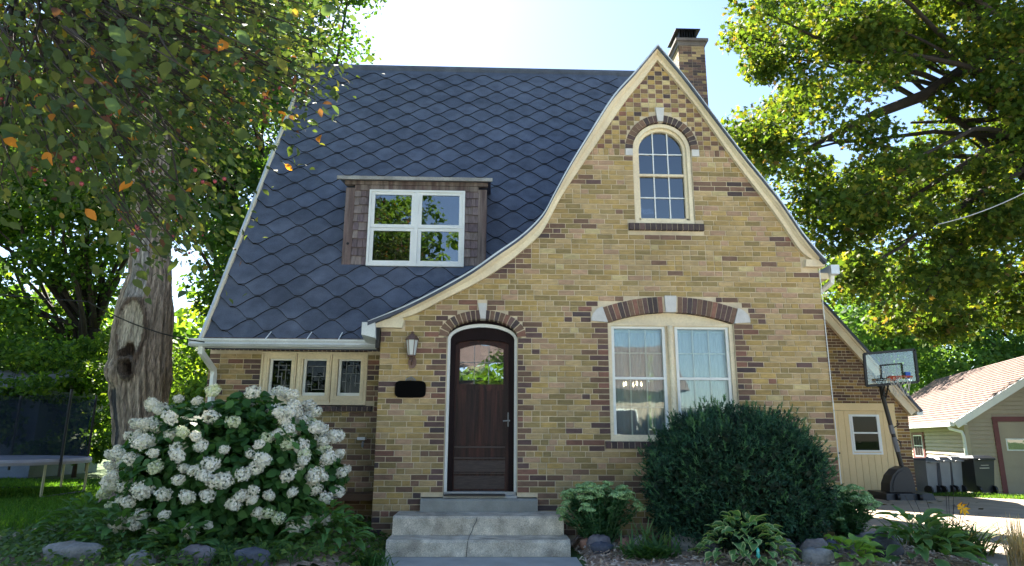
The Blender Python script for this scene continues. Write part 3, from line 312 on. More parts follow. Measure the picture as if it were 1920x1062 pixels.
def place_bricks(parent,bricks,T,rz,near,dist,d=.05,name='brick'):
    """near bricks as parts, the remainder as one part of kind stuff"""
    bricks=sorted(bricks,key=lambda b:dist(T((b[0]+b[1])/2,0,(b[2]+b[3])/2))/(b[1]-b[0])**.5)
    for b in bricks[:near]:
        w=round((b[1]-b[0])/.004)*.004
        me=brick_mesh(w,b[3]-b[2],d,b[4],'brick',rnd.randrange(3))
        link(name,me,None,parent,T((b[0]+b[1])/2,rnd.uniform(-.0015,.0015),(b[2]+b[3])/2),(rnd.uniform(-.004,.004),0,rz))
    rest=bricks[near:]
    if not rest: return
    mb=MB(); e=.003
    for b in rest:
        t=jit(TONES[b[4]]); o=rnd.uniform(-.0015,.0015)
        pts=[(b[0],e,b[2]),(b[1],e,b[2]),(b[1],e,b[3]),(b[0],e,b[3]),(b[0]+e,0,b[2]+e),(b[1]-e,0,b[2]+e),(b[1]-e,0,b[3]-e),(b[0]+e,0,b[3]-e),(b[0],d,b[2]),(b[1],d,b[2]),(b[1],d,b[3]),(b[0],d,b[3])]
        mb.add([T(x,y+o,z) for x,y,z in pts],[(4,5,6,7),(0,1,5,4),(1,2,6,5),(2,3,7,6),(3,0,4,7),(8,9,1,0),(9,10,2,1),(10,11,3,2),(11,8,0,3)],0,t)
    o=mb.build(name,m_brick,parent,tones=True); o['kind']='stuff'
camd=lambda p:(Vector(p)-Vector((0,-8.15,1.2))).length
def core(parent_name,T,z0,z1,iv,t,name,parent,dz=.0226):
    mb=MB(); z=z0
    while z<z1-1e-6:
        zz=min(z+dz,z1)
        for (a,b) in iv(z,zz):
            if b-a<.005: continue
            vs=[T(x,y,q) for q in (z,zz) for (x,y) in ((a,.0085),(b,.0085),(b,t),(a,t))]
            mb.add(vs,[(0,1,5,4),(1,2,6,5),(2,3,7,6),(3,0,4,7),(4,5,6,7),(3,2,1,0)])
        z=zz
    return mb.build(name,m_mortar,parent)

house=thing('brick_house','tan and brown brick cottage with steep dark shingled roof and swooping front gable','house',(0,3.7,0))
house.location=(0,0,0)
def interp(P,z,i=1,j=0):
    for a,b in zip(P,P[1:]):
        if (a[i]-z)*(b[i]-z)<=0 and a[i]!=b[i]: return a[j]+(b[j]-a[j])*(z-a[i])/(b[i]-a[i])
    return None
XL,XR=-1.349,4.184
def gab_l(z):   # left limit of brick face, under the rake boards
    if z<2.58: return XL
    mid=[[(a[0]+b[0])/2,(a[1]+b[1])/2] for a,b in zip(RO,RI)]; v=interp(mid,z); return v if v is not None else (2.21 if z>6 else XL)
def gab_r(z):
    if z<3.42: return XR
    mid=[[(a[0]+b[0])/2,(a[1]+b[1])/2] for a,b in zip(SO,SI)]; v=interp(mid,z); return v if v is not None else (2.22 if z>6 else XR)
# openings: each returns a half-open x interval to keep clear at height z
DC,DA,DB,DZ=-.104,.432,.226,2.405
BC,BR,BZ=2.2445,2.362,.378
GC,GR,GZ=2.2385,.39,4.94
def ell(z,a,b,zc,c):
    if z<=zc: return (c-a,c+a)
    if z<zc+b: s=a*math.sqrt(max(0,1-((z-zc)/b)**2)); return (c-s,c+s)
def op_door(z,e):
    if z<.352-.0: return None
    if z<.51: return (-.79,.566)
    r=ell(z,DA+(0 if z<=DZ else e),DB+e,DZ,DC)
    if e>=.1 and r is None and z<2.83: return (-.17,-.055)
    if e>=.1 and r and z>2.66: return (min(r[0],-.17),max(r[1],-.055))
    return r
def op_big(z,e):
    if 1.075<=z<1.168 and e>=.1: return (1.378,3.13)
    if 1.168<=z<2.606: return (1.454,3.033)
    if 2.606<=z:
        s=BR+(.2 if e>=.1 else e)
        if z<BZ+s:
            h=math.sqrt(s*s-(z-BZ)**2)
            if e>=.1:
                h=min(h,.86)
                if z<2.812: h=max(h,1.0-.10*max(0,(z-2.69)/.12)**2); 
            else: h=min(h,.83)
            return (BC-h,BC+h)
    return None
def op_gab(z,e):
    if 3.803<=z<3.903 and e>=.1: return (1.750,2.732)
    if 3.903<=z<=GZ:
        if z>4.838 and e>=.1: return (1.748,2.732)
        return (GC-GR,GC+GR)
    r=GR+e
    if GZ<z<GZ+r: s=math.sqrt(r*r-(z-GZ)**2); s=max(s,.06) if e>=.1 else s; return (GC-s,GC+s)
    if e>=.1 and GZ<z<5.53: return (2.168,2.286)
    return None
def ret_l(z,e): return (-1.6,-1.06) if (2.487<z<2.59 and e>=.1) else None
def ret_r(z,e): return (3.965,4.3) if (3.335<z<3.44 and e>=.1) else None
def front_iv(za,zb,e=.1,flags=True):
    L_=max(gab_l(za),gab_l(zb)) if zb>2.5 else XL; R_=min(gab_r(za),gab_r(zb)) if zb>3.3 else XR
    cuts=[]
    for f,tag_ in ((op_door,'d'),(op_big,'b'),(op_gab,'g'),(ret_l,'r'),(ret_r,'r')):
        iv=[f(z,e) for z in np.linspace(za,zb,5)]; iv=[q for q in iv if q]
        if iv: cuts.append((min(q[0] for q in iv),max(q[1] for q in iv),tag_))
    cuts.sort(); out=[]; x=L_; fl='L'
    g=MJ*.6 if flags else 0
    for a,b,t in cuts:
        if a-g>x+.03: out.append((x,a-g,fl,t))
        x=max(x,b+g); fl=t
    if R_>x+.03: out.append((x,R_,fl,'R'))
    return out
def ftone(k,x0,x1,z,i,j,fa,fb):
    w=x1-x0
    if fa in 'db' or fb in 'db':
        if fb in 'db' and j==0 or fa in 'db' and i==0: return dark_tone() if rnd.random()<.93 else 'olive'
        if fb in 'db' and j==1 or fa in 'db' and i==1:
            if rnd.random()<(.20 if k%2 else .04): return dark_tone()
        if (j==2 and fb in 'db' or i==2 and fa in 'db') and rnd.random()<.04: return dark_tone()
    if fa=='g' and i<=1 and 4.30<z<4.50 or fb=='g' and j<=1 and 4.60<z<4.8 and rnd.random()<.2: return dark_tone()
    cl=(k%11) in (0,1,2,3)
    if fa=='L' and z<2.6 and (i==0 or i==1) and cl and rnd.random()<(.75 if i==0 else .22): return dark_tone()
    if fb=='R' and z<3.4 and j<=1 and (k%9) in (0,1,2,3) and rnd.random()<(.75 if j==0 else .2): return dark_tone()
    if z>3.6 and (fa=='L' and i<=1 and (k+2)%11<3 or fb=='R' and j<=1 and (k+4)%11<3) and rnd.random()<.8: return dark_tone()
    if fa=='L' and 3.1<z<3.5 and i<=1: return dark_tone()
    if z<.75 and rnd.random()<.12: return 'brown'
    if 3.65<z<3.79 and 1.95<(x0+x1)/2<2.55: return 'brown' if rnd.random()<.7 else 'olive'
    return light_tone()
TF=lambda x,y,z:(x,y,z)
fw=core('',TF,0,6.3,lambda a,b:[(p,q) for p,q,_,_ in front_iv(a,b,.045,False)],.25,'front_wall',house)
fb=lay(.101,70,front_iv,ftone)
place_bricks(fw,fb,TF,0,215,camd)
# soldier band and chequered gable top
for (a,b,fa,fb_) in front_iv(4.846,4.93):
    n=max(1,round((b-a)/.068)); w=(b-a)/n
    for i in range(n):
        t=rnd.choice(['pink','tan','brown','ochre','pink','olive'])
        link('soldier_brick',brick_mesh(round(w-.0095,3),.086,.05,t,'soldier_brick',rnd.randrange(3)),None,fw,(a+(i+.5)*w,0,4.889))
ck=MB()
for k in range(21):
    za=4.940+k*COURSE; zb=za+COURSE-MJ
    for (a,b,fa,fb_) in front_iv(za,zb):
        i0=math.floor((a-2.238)/.1016)-1
        for i in range(i0,i0+60):
            x0=2.238+(i-.5)*.1016+.005; x1=x0+.0915
            x0=max(x0,a); x1=min(x1,b)
            if x1-x0<.02: continue
            t=dark_tone() if (i+k)%2==0 and rnd.random()<.93 else rnd.choice(['ochre','tan','gold','olive','light'])
            if (i+k)%2==0 and rnd.random()<.4: t='brown'
            c=jit(TONES[t]); ck.box(x0,x1,rnd.uniform(-.001,.002),.05,za,zb,0,c,back=False)
o=ck.build('chequer_brick',m_brick,fw,tones=True); o['kind']='stuff'; o['label']='chequered brown and yellow header bricks filling the gable peak'
def sill_bricks(x0,x1,z0,z1,y0,n,parent,T=TF):
    w=(x1-x0)/n
    for i in range(n):
        mb=MB(); t=jit(TONES[rnd.choice(['dark','purple','dark'])],.2)
        mb.add([(-w/2+.004,0,-.0),(w/2-.004,0,0),(w/2-.004,.14,0),(-w/2+.004,.14,0),(-w/2+.004,.0,z1-z0-.006),(w/2-.004,.0,z1-z0-.006),(w/2-.004,.14,z1-z0+.01),(-w/2+.004,.14,z1-z0+.01)],[(0,1,5,4),(1,2,6,5),(3,0,4,7),(4,5,6,7),(3,2,1,0)],0,t)
        mb.build('sill_brick',m_brick,parent,tones=True,loc=T(x0+(i+.5)*w,y0,z0))
    mb=MB(); mb.box(x0+.004,x1-.004,y0+.008,y0+.13,z0+.002,z1-.014); mb.build('sill_mortar',m_mortar,parent)
sill_bricks(1.380,3.125,1.078,1.163,-.045,25,fw)
sill_bricks(1.752,2.730,3.806,3.898,-.045,14,fw)
def ring(pt_in,pt_out,n,gap,y0,y1,parent,tones,skip=None,name='arch_brick'):
    for i in range(n):
        a,b=i/n+gap,(i+1)/n-gap
        if skip and skip[0]<(i+.5)/n<skip[1]: continue
        A,B,Cc,D=pt_in(a),pt_in(b),pt_out(b),pt_out(a)
        mb=MB(); o=rnd.uniform(-.002,.002); mb.prism([A,B,Cc,D][::-1],y0+o,y1,0,jit(TONES[rnd.choice(tones)],.15)); mb.build(name,m_brick,parent,tones=True)
def ellp(a,b,zc,c,s):
    # equal spacing by arc length
    T_=np.linspace(math.pi,0,400); X_=c+a*np.cos(T_); Z_=zc+b*np.sin(T_); d=np.r_[0,np.cumsum(np.hypot(np.diff(X_),np.diff(Z_)))]; d/=d[-1]
    return (float(np.interp(s,d,X_)),float(np.interp(s,d,Z_)))
din=lambda s: ellp(DA,DB,DZ,DC,s)
def dout(s):
    p=din(s); q=din(min(1,s+.01)); r=din(max(0,s-.01)); dx,dz=q[0]-r[0],q[1]-r[1]; l=math.hypot(dx,dz); return (p[0]-dz/l*.108*1, p[1]+dx/l*.108)
ring(din,dout,19,.0045,-.003,.17,fw,['purple','brown','dark','brown','red','purple'],skip=(.46,.54))
mb=MB(); pts=[din(s) for s in np.linspace(0,1,33)]; pto=[dout(s) for s in np.linspace(0,1,33)]
mb.ribbon([(x,z) for x,z in pto],[(x,z) for x,z in pts],.004,.165); mb.build('arch_mortar',m_mortar,fw)
mb=MB(); mb.prism([(-.130,2.629),(-.068,2.629),(-.058,2.822),(-.166,2.822)],-.03,.1); mb.build('key_stone',m_stone,fw)
ha=math.asin(.79/BR)
bpt=lambda s,r:(BC+r*math.sin(-ha+2*ha*s),BZ+r*math.cos(-ha+2*ha*s))
ring(lambda s:bpt(s,BR),lambda s:bpt(s,BR+.197),27,.0025,-.003,.12,fw,['brown','purple','brown','dark','red','purple'],skip=(.455,.545))
mb=MB(); S=np.linspace(0,1,25); mb.ribbon([bpt(s,BR+.194) for s in S],[bpt(s,BR+.003) for s in S],.004,.115); mb.build('arch_mortar',m_mortar,fw)
mb=MB(); mb.prism([(2.180,2.737),(2.308,2.737),(2.322,2.945),(2.174,2.945)],-.03,.1); mb.build('key_stone',m_stone,fw)
for s in (-1,1):
    q=[(.795,2.604),(1.0,2.618),(.998,2.66),(.975,2.715),(.93,2.765),(.865,2.800),(.855,2.797)]
    q=[(BC+s*a,b) for a,b in q]
    mb=MB(); mb.prism(q if s>0 else q[::-1],-.018,.1); mb.build('springer_stone',m_stone,fw)
gpt=lambda s,r:(GC-r*math.cos(math.pi*s),GZ+r*math.sin(math.pi*s))
ring(lambda s:gpt(s,GR),lambda s:gpt(s,GR+.098),21,.003,-.003,.12,fw,['purple','brown','dark','brown'],skip=(.46,.54))
mb=MB(); mb.ribbon([gpt(s,GR+.095) for s in S],[gpt(s,GR+.003) for s in S],.004,.115); mb.build('arch_mortar',m_mortar,fw)
mb=MB(); mb.prism([(2.192,5.332),(2.266,5.332),(2.288,5.528),(2.170,5.528)],-.03,.1); mb.build('key_stone',m_stone,fw)
for a,b in ((1.750,1.845),(2.635,2.730)):
    mb=MB(); mb.box(a,b,-.012,.1,4.842,4.936); mb.build('springer_stone',m_stone,fw)

# recessed left wall
LY=.75; LX=-3.70
def left_iv(za,zb,e=.1,flags=True):
    w=(-3.024,-1.63) if (1.600<zb and za<2.295) else None
    if e>=.1 and 1.52<zb and za<=1.6: w=(-3.06,-1.52)
    if w: return [(LX,w[0]-(.006 if flags else 0),'L','w'),(w[1]+(.006 if flags else 0),XL-.0,'w','X')]
    return [(LX,XL,'L','X')]
def ltone(k,x0,x1,z,i,j,fa,fb):
    if fb=='w' and j==0 and rnd.random()<.8: return dark_tone()
    if fb=='w' and j==1 and rnd.random()<.35: return dark_tone()
    if i==0 and fa=='L' and k%6<3: return dark_tone()
    if fa=='w': return dark_tone() if rnd.random()<.7 else 'olive'
    return rnd.choice(['ochre','pink','olive','brown','tan','brown']) if z<1.5 else rnd.choice(['ochre','tan','pink','olive','olive'])
TL=lambda x,y,z:(x,y+LY,z)
lw=core('',TL,0,2.42,lambda a,b:[(p,q) for p,q,_,_ in left_iv(a,b,.0,False)],.25,'left_wall',house)
place_bricks(lw,lay(.101,32,left_iv,ltone),TL,0,85,camd)
sill_bricks(-3.05,-1.53,1.520,1.593,LY-.045,23,lw)
for i in range(38):
    x=-3.66+i*.0605
    link('soldier_brick',brick_mesh(.050,.06,.05,rnd.choice(['dark','purple','brown']),'soldier_brick'),None,lw,(x,LY,2.335))
# side walls and back
def side(name,x,ya,yb,rz,out,zmax):
    T=(lambda u,d,z:(x-out*(-d)*-1 if False else x+out*(-d),u,z))
    def iv(za,zb,*a): 
        lo,hi=ya,yb
        for z in (zb,):
            if z>2.3: lo=max(ya,(z-1.81)/1.742+.12); hi=min(yb,7.38-(z-1.81)/1.742-.12)
        return [(lo,hi,'s','s')] if hi>lo+.1 and zb<zmax else []
    w_=core('',T,0,zmax,lambda a,b:[(p,q) for p,q,_,_ in iv(a,b)],.25,name,house,dz=.0677)
    br=lay(.101,int((zmax-.2)/COURSE),iv,lambda *a: dark_tone() if rnd.random()<.1 else light_tone())
    mb=MB()
    for b in br:
        if out<0 or b[0]<3.5 or True:
            mb.add([T(u,y,z) for z in (b[2],b[3]) for u,y in ((b[0],0),(b[1],0),(b[1],.02),(b[0],.02))],[(0,1,5,4),(1,2,6,5),(3,0,4,7),(4,5,6,7),(3,2,1,0)],0,jit(TONES[b[4]]))
    o=mb.build('brick',m_brick,w_,tones=True); o['kind']='stuff'
side('side_wall',LX,.80,6.63,0,-1,8.1)
side('side_wall',XR,.02,6.63,0,1,3.35)
mb=MB()
for (a,b,c,d) in ((LX,3.05,0,2.4),(3.75,XR,0,2.4),(3.05,3.75,0,1.35),(3.05,3.75,2.15,2.4)): mb.box(a,b,6.4,6.63,c,d)
mb.build('back_wall',m_mortar,house)
mb=MB()
for x in (3.05,3.28,3.52,3.75): mb.box(x-.012,x+.012,6.45,6.49,1.35,2.15)
for z in (1.36,1.74,2.14): mb.box(3.05,3.75,6.455,6.485,z-.012,z+.012)
mb.build('back_window',m_white,house)
# interior shell: floor, ceiling, partitions
mb=MB(); mb.box(LX+.26,XR-.26,.3,6.4,.45,.52); mb.build('interior_floor',m_floorin,house)
mb=MB(); mb.box(-.2,XR-.26,.27,6.4,2.95,3.0); mb.box(.95,1.0,.27,6.4,.53,2.94); mb.box(-1.12,-1.07,.27,6.4,.53,2.5); mb.box(1.0,3.0,4.6,4.65,.53,2.94); mb.box(1.5,3.0,1.6,1.65,3.05,5.0); mb.box(-2.2,0,2.9,2.95,3.05,5.0)
mb.build('interior_wall',m_interior,house)

# rake boards
def lerpc(A,B,t): return [[a[0]+(b[0]-a[0])*t,a[1]+(b[1]-a[1])*t] for a,b in zip(A,B)]
def dens(P,n=5):
    # Catmull-Rom resample
    out=[]
    for i in range(len(P)-1):
        p0=P[max(i-1,0)];p1=P[i];p2=P[i+1];p3=P[min(i+2,len(P)-1)]
        for k in range(n):
            t=k/n; out.append([.5*(2*p1[c]+(p2[c]-p0[c])*t+(2*p0[c]-5*p1[c]+4*p2[c]-p3[c])*t*t+(3*p1[c]-p0[c]-3*p2[c]+p3[c])*t**3) for c in (0,1)])
    out.append(P[-1]); return out
dRO,dRI=dens(RO),dens(RI); dSO,dSI=dens(SO),dens(SI)
for A,B in ((dRO,dRI),(dSO,dSI)):
    mb=MB(); mb.ribbon(A,lerpc(A,B,.12),-.165,.3); mb.build('drip_edge',m_alu,house)
    mb=MB(); mb.ribbon(lerpc(A,B,.10),lerpc(A,B,.40),-.145,.02,yb=-.115); mb.build('rake_moulding',m_cream,house)
    mb=MB(); mb.ribbon(lerpc(A,B,.38),lerpc(A,B,.52),-.10,.02,yb=-.07); mb.build('rake_moulding',m_cream,house)
    mb=MB(); mb.ribbon(lerpc(A,B,.50),lerpc(A,B,1.),-.055,.02); mb.build('rake_board',m_cream,house)
mb=MB(); mb.prism([(-1.40,2.50),(-1.085,2.498),(-1.065,2.59),(-1.1,2.64),(-1.40,2.57)],-.075,.04); mb.build('cornice_return',m_cream,house)
mb=MB(); mb.prism([(3.985,3.338),(4.235,3.338),(4.235,3.40),(4.1,3.43),(4.0,3.43)],-.075,.04); mb.build('cornice_return',m_cream,house)

# roofs
RS,RZ0=1.742,1.81
rz_=lambda y:RZ0+RS*y
RIDGE_Y=3.69; RIDGE_Z=rz_(RIDGE_Y); RX0,RX1=-3.655,3.2; EY=.30
mb=MB(); t=.10
nrm=Vector((0,-RS,1)).normalized()
def slab(mb,pts,th,n):
    n=Vector(n)*th; k=len(pts); vs=[Vector(p) for p in pts]+[Vector(p)-n for p in pts]
    mb.add(vs,[tuple(range(k)),tuple(range(2*k-1,k-1,-1))]+[(i,i+k,(i+1)%k+k,(i+1)%k) for i in range(k)])
# front plane with a hole for the dormer is not needed: the dormer stands on it
slab(mb,[(RX0,EY,rz_(EY)-.012),(-1.25,EY,rz_(EY)-.012),(-1.25,.9,rz_(.9)-.012),(4.35,.95,rz_(.95)-.012),(RX1,RIDGE_Y,RIDGE_Z-.012),(RX0,RIDGE_Y,RIDGE_Z-.012)],t,nrm)
roof=mb.build('roof',m_shingle,house)
mb=MB(); slab(mb,[(4.35,7.38-.95,rz_(.95)),(RX0,7.38-EY,rz_(EY)),(RX0,RIDGE_Y,RIDGE_Z),(RX1,RIDGE_Y,RIDGE_Z)],t,(0,nrm.y*-1,nrm.z))
slab(mb,[(4.35,.95,rz_(.95)),(4.35,7.38-.95,rz_(.95)),(RX1,RIDGE_Y,RIDGE_Z)],.05,(.97,0,.2)); mb.build('rear_roof',m_shingle,house)
# shingles: hexagonal tabs, each its own part
PX,PR=.53,.2
sl=Vector((0,1,RS)).normalized()
def shingle_mesh(lo=-.265,hi=.265,v1=.42,v0=0.):
    half=[(-.265,.20),(-.225,.190),(-.16,.135),(-.09,.055),(-.045,.008),(0,0),(.045,.008),(.09,.055),(.16,.135),(.225,.190),(.265,.20)]
    half=[(u,v) for u,v in half if lo<=u<=hi]
    if half[0][0]>lo+1e-6: half=[(lo,float(np.interp(lo,[-.265,-.225,-.16,-.09,-.045,0,.045,.09,.16,.225,.265],[.2,.19,.135,.055,.008,0,.008,.055,.135,.19,.2])))]+half
    if half[-1][0]<hi-1e-6: half=half+[(hi,float(np.interp(hi,[-.265,-.225,-.16,-.09,-.045,0,.045,.09,.16,.225,.265],[.2,.19,.135,.055,.008,0,.008,.055,.135,.19,.2])))]
    half=[(u,max(v0,v)) for u,v in half]
    P=half+[(hi,v1),(lo,v1)]; h=lambda v:.032*(1-v/.44)+.001
    k=len(P); mb=MB()
    top=[(u,v*sl.y-h(v)*(-nrm.y),v*sl.z+h(v)*nrm.z) for u,v in P]; bot=[(u,v*sl.y,v*sl.z) for u,v in P]
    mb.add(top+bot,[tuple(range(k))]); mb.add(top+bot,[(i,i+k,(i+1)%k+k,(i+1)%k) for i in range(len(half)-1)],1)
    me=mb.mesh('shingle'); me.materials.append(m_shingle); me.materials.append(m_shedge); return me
sh_full=shingle_mesh(); sh_cache={}
top_len=(RIDGE_Y-EY)/sl.y
row=0; v=-.21; cnt=0
dRO_z=sorted([(p[1],p[0]) for p in dRO])
while v<top_len-.03:
    x=RX0+ (0 if row%2 else -PX/2)
    while x<3.4:
        x+=PX
        zc=rz_(EY)+(v+.2)*sl.z; yc=EY+(v+.2)*sl.y
        xl=float(np.interp(zc,[a for a,b in dRO_z],[b for a,b in dRO_z]))-.0 if zc>2.56 else -1.35
        lo=max(-.265,RX0-x); hi=min(.265,xl+.20-x, RX1-x)
        if hi-lo<.05: continue
        if zc<2.75: hi=min(hi,-1.30-x)
        if hi-lo<.05: continue
        # dormer stands here
        if 3.62<zc<5.0:
            if x<-1.1: hi=min(hi,-2.118-x)
            else: lo=max(lo,-.083-x)
            if hi-lo<.04: continue
        v1=min(.42,top_len-v)
        if v1<.22: continue
        v0=max(0.,-v-.005); key=(round(lo,2),round(hi,2),round(v1,2),round(v0,2))
        if key not in sh_cache: sh_cache[key]=sh_full if v0==0 and hi-lo>.529 and v1==.42 else shingle_mesh(lo,hi,v1,v0)
        if v<0 and False: continue
        if v<0:
            vv=0  # starter course is cut straight at the gutter
        o=link('shingle',sh_cache[key],None,roof,(x,EY+v*sl.y,rz_(EY)+v*sl.z),(rnd.uniform(-.003,.003),rnd.uniform(-.004,.004),0)); cnt+=1
    v+=PR; row+=1
print('shingles',cnt)
mb=MB(); mb.tube([(RX0-.01,RIDGE_Y,RIDGE_Z+.01),(RX1+.05,RIDGE_Y,RIDGE_Z+.01)],.045,8); mb.build('ridge_cap',m_shingle,house)
mb=MB(); mb.beam((RX0-.012,EY-.02,rz_(EY-.02)),(RX0-.012,RIDGE_Y,RIDGE_Z),.03,.06,up=nrm); mb.build('drip_edge',m_alu,house)
mb=MB(); mb.beam((RX0+.02,EY+.0,rz_(EY)-.10),(RX0+.02,RIDGE_Y,RIDGE_Z-.10),.03,.16,up=nrm); mb.build('barge_board',m_cream,house)
# gable roof shell
mb=MB()
prof=[p for p in dRO]+[p for p in dSO[1:]]
vs=[];
for x,z in prof:
    ye=max(.45,(z-RZ0)/RS+.03)
    vs+=[(x,-.155,z+.004),(x,ye,z+.004),(x*1.0,-.15,z-.05),(x,ye,z-.05)]
fs=[]
for i in range(len(prof)-1):
    a=i*4; fs+=[(a,a+4,a+5,a+1),(a+2,a+3,a+7,a+6),(a,a+2,a+6,a+4),(a+1,a+5,a+7,a+3)]
mb.add(vs,fs); mb.build('gable_roof',m_shingle,house)
# eave box on the right behind the gable end, and its gutter
mb=MB(); mb.box(4.20,4.36,.1,6.6,3.22,3.30); mb.build('soffit',m_cream,house)
mb=MB(); mb.box(4.36,4.47,.02,6.6,3.27,3.39); g=mb.build('eave_gutter',m_alu,house)
mb=MB(); mb.tube([(4.41,.12,3.27),(4.41,.13,3.18),(4.24,.45,3.0),(4.225,.6,2.85),(4.225,.6,.2)],.035,6); mb.build('downspout',m_white,house)
mb=MB(); mb.tube([(4.192,-.012,3.33),(4.190,-.012,.3)],.006,5); mb.build('corner_cable',m_white,house)

# front gutter on the left eave
mb=MB(); gy=EY-.13
prof=[(.0,0),(-.10,-.0),(-.125,.03),(-.118,.05),(-.13,.075),(-.13,.095),(-.12,.095),(-.12,.078),(-.11,.052),(-.115,.034),(-.095,.01),(.0,.01)]
def extr(mb,prof,xa,xb,y,z,mi=0):
    n=len(prof); vs=[(xa,y+a,z+b) for a,b in prof]+[(xb,y+a,z+b) for a,b in prof]
    mb.add(vs,[(i,(i+1)%n,(i+1)%n+n,i+n) for i in range(n)]+[tuple(range(n-1,-1,-1)),tuple(range(n,2*n))],mi)
extr(mb,prof,-3.735,-1.40,EY,2.285)
gut=mb.build('gutter',m_alu,house)
mb=MB(); extr(mb,[(-.128,0.002),(-.0,.002),(-.0,.092),(-.128,.09)],-3.738,-3.732,EY,2.285); mb.build('gutter_end',m_alu,gut)
for x in (-2.8,-2.29,-1.9):
    mb=MB(); mb.beam((x,EY-.13,2.378),(x,EY+.07,2.50),.012,.006); mb.build('gutter_strap',m_white,gut)
mb=MB(); mb.box(-3.66,-1.36,EY+.0,EY+.02,2.28,2.40); mb.box(-3.66,-1.36,EY+.02,LY+.02,2.375,2.385); mb.build('fascia',m_alu,house)
mb=MB(); mb.beam((-3.60,EY+.004,2.385),(-1.42,EY+.004,2.385),.02,.05); mb.build('flashing_strip',m_gray_wood,gut)
mb=MB(); mb.tube([(-3.605,EY-.06,2.29),(-3.605,EY-.05,2.22),(-3.60,LY-.08,2.04),(-3.60,LY-.055,1.96),(-3.60,LY-.055,.2)],[.042]*5,4); mb.build('downspout',m_white,house)
# little gutter on the left eave of the gable roof
mb=MB()
mb.box(-1.53,-1.40,-.10,EY-.05,2.43,2.54); mb.add([(-1.56,-.14,2.40),(-1.39,-.14,2.36),(-1.39,EY,2.30),(-1.56,EY,2.32),(-1.56,-.14,2.55),(-1.40,-.14,2.55),(-1.40,EY,2.40),(-1.56,EY,2.40)],[(0,1,5,4),(1,2,6,5),(2,3,7,6),(3,0,4,7),(4,5,6,7),(3,2,1,0)],0)
mb.build('return_gutter',m_alu,house)
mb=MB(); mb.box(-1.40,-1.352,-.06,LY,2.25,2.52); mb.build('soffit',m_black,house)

# chimney
ch=MB(); ch.box(4.262,4.858,5.512,6.4,0,10.06); chm=ch.build('chimney',M('old_mortar',(.27,.225,.17),.95,.2,5,.3,120),house)
chm['label']='tall dark brick chimney with stepped cap'
bs=MB()
for k in range(148):
    za=10.05-(k+1)*COURSE; zb=za+COURSE-MJ
    for face in ('f','l','r'):
        u0,u1=((4.255,4.865) if face=='f' else (5.51,6.4)); x=u0; step=[.2032,.1016,.2032,.1016] if k%2 else [.1016,.2032,.1016,.2032]; i=0
        while x<u1-.02:
            x1=min(x+step[i%4]-MJ,u1); t=rnd.choice(['dark','purple','brown','dark','brown','dark','purple','olive'] if k>6 else ['dark','purple','tan','tan','brown'])
            if face=='f': bs.box(x,x1,5.505,5.54,za,zb,0,jit(TONES[t]),back=False)
            elif face=='l': bs.box(4.255,4.29,x,x1,za,zb,0,jit(TONES[rnd.choice(['pink','brown','tan','ochre'])]))  # paler bricks paint the sunlit look of the left face
            else: bs.box(4.83,4.865,x,x1,za,zb,0,jit(TONES[t]))
            x=x1+MJ; i+=1
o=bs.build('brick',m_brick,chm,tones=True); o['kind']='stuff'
mb=MB(); mb.box(4.235,4.885,5.49,6.42,10.06,10.16); mb.box(4.185,4.94,5.44,6.47,10.162,10.225); mb.build('chimney_cap',M('weathered_cap',(.15,.13,.12),.9,.2,5,.3,60),chm)
mb=MB(); mb.prism([(4.27,10.26),(4.74,10.26),(4.80,10.50),(4.40,10.50)],5.55,6.2); 
mb=MB(); mb.box(4.30,4.32,5.6,6.2,10.227,10.50); mb.box(4.70,4.72,5.6,6.2,10.227,10.50); mb.box(4.32,4.70,5.9,5.92,10.227,10.50)
for x in np.linspace(4.32,4.68,7): mb.box(x,x+.012,5.6,5.612,10.227,10.5)
mb.box(4.22,4.80,5.53,6.3,10.50,10.525); mb.build('flue_hood',m_black,chm)
# ---------------------------------------------------------------- windows and doors
def frame(mb,x0,x1,z0,z1,w,y0,y1,mi=0,ws=None):
    wl,wr,wb,wt=ws or (w,w,w,w)
    mb.box(x0,x0+wl,y0,y1,z0,z1,mi); mb.box(x1-wr,x1,y0,y1,z0,z1,mi); mb.box(x0+wl,x1-wr,y0,y1,z0,z0+wb,mi); mb.box(x0+wl,x1-wr,y0,y1,z1-wt,z1,mi)
def rectpane(parent,x0,x1,z0,z1,y,mat,name='pane'):
    mb=MB(); mb.box(x0,x1,y,y+.004,z0,z1); return mb.build(name,mat,parent)
def curtain(parent,x0,x1,z0,z1,y,n=14,mat=m_curtain,amp=.018,name='curtain'):
    xs=np.linspace(x0,x1,n*6); mb=MB(); k=len(xs)
    vs=[(x,y+amp*math.sin(i*2*math.pi/6+.7*math.sin(x*9)),z) for z in (z0,z1) for i,x in enumerate(xs)]
    mb.add(vs,[(i,i+1,k+i+1,k+i) for i in range(k-1)]); return mb.build(name,mat,parent,smooth=True)
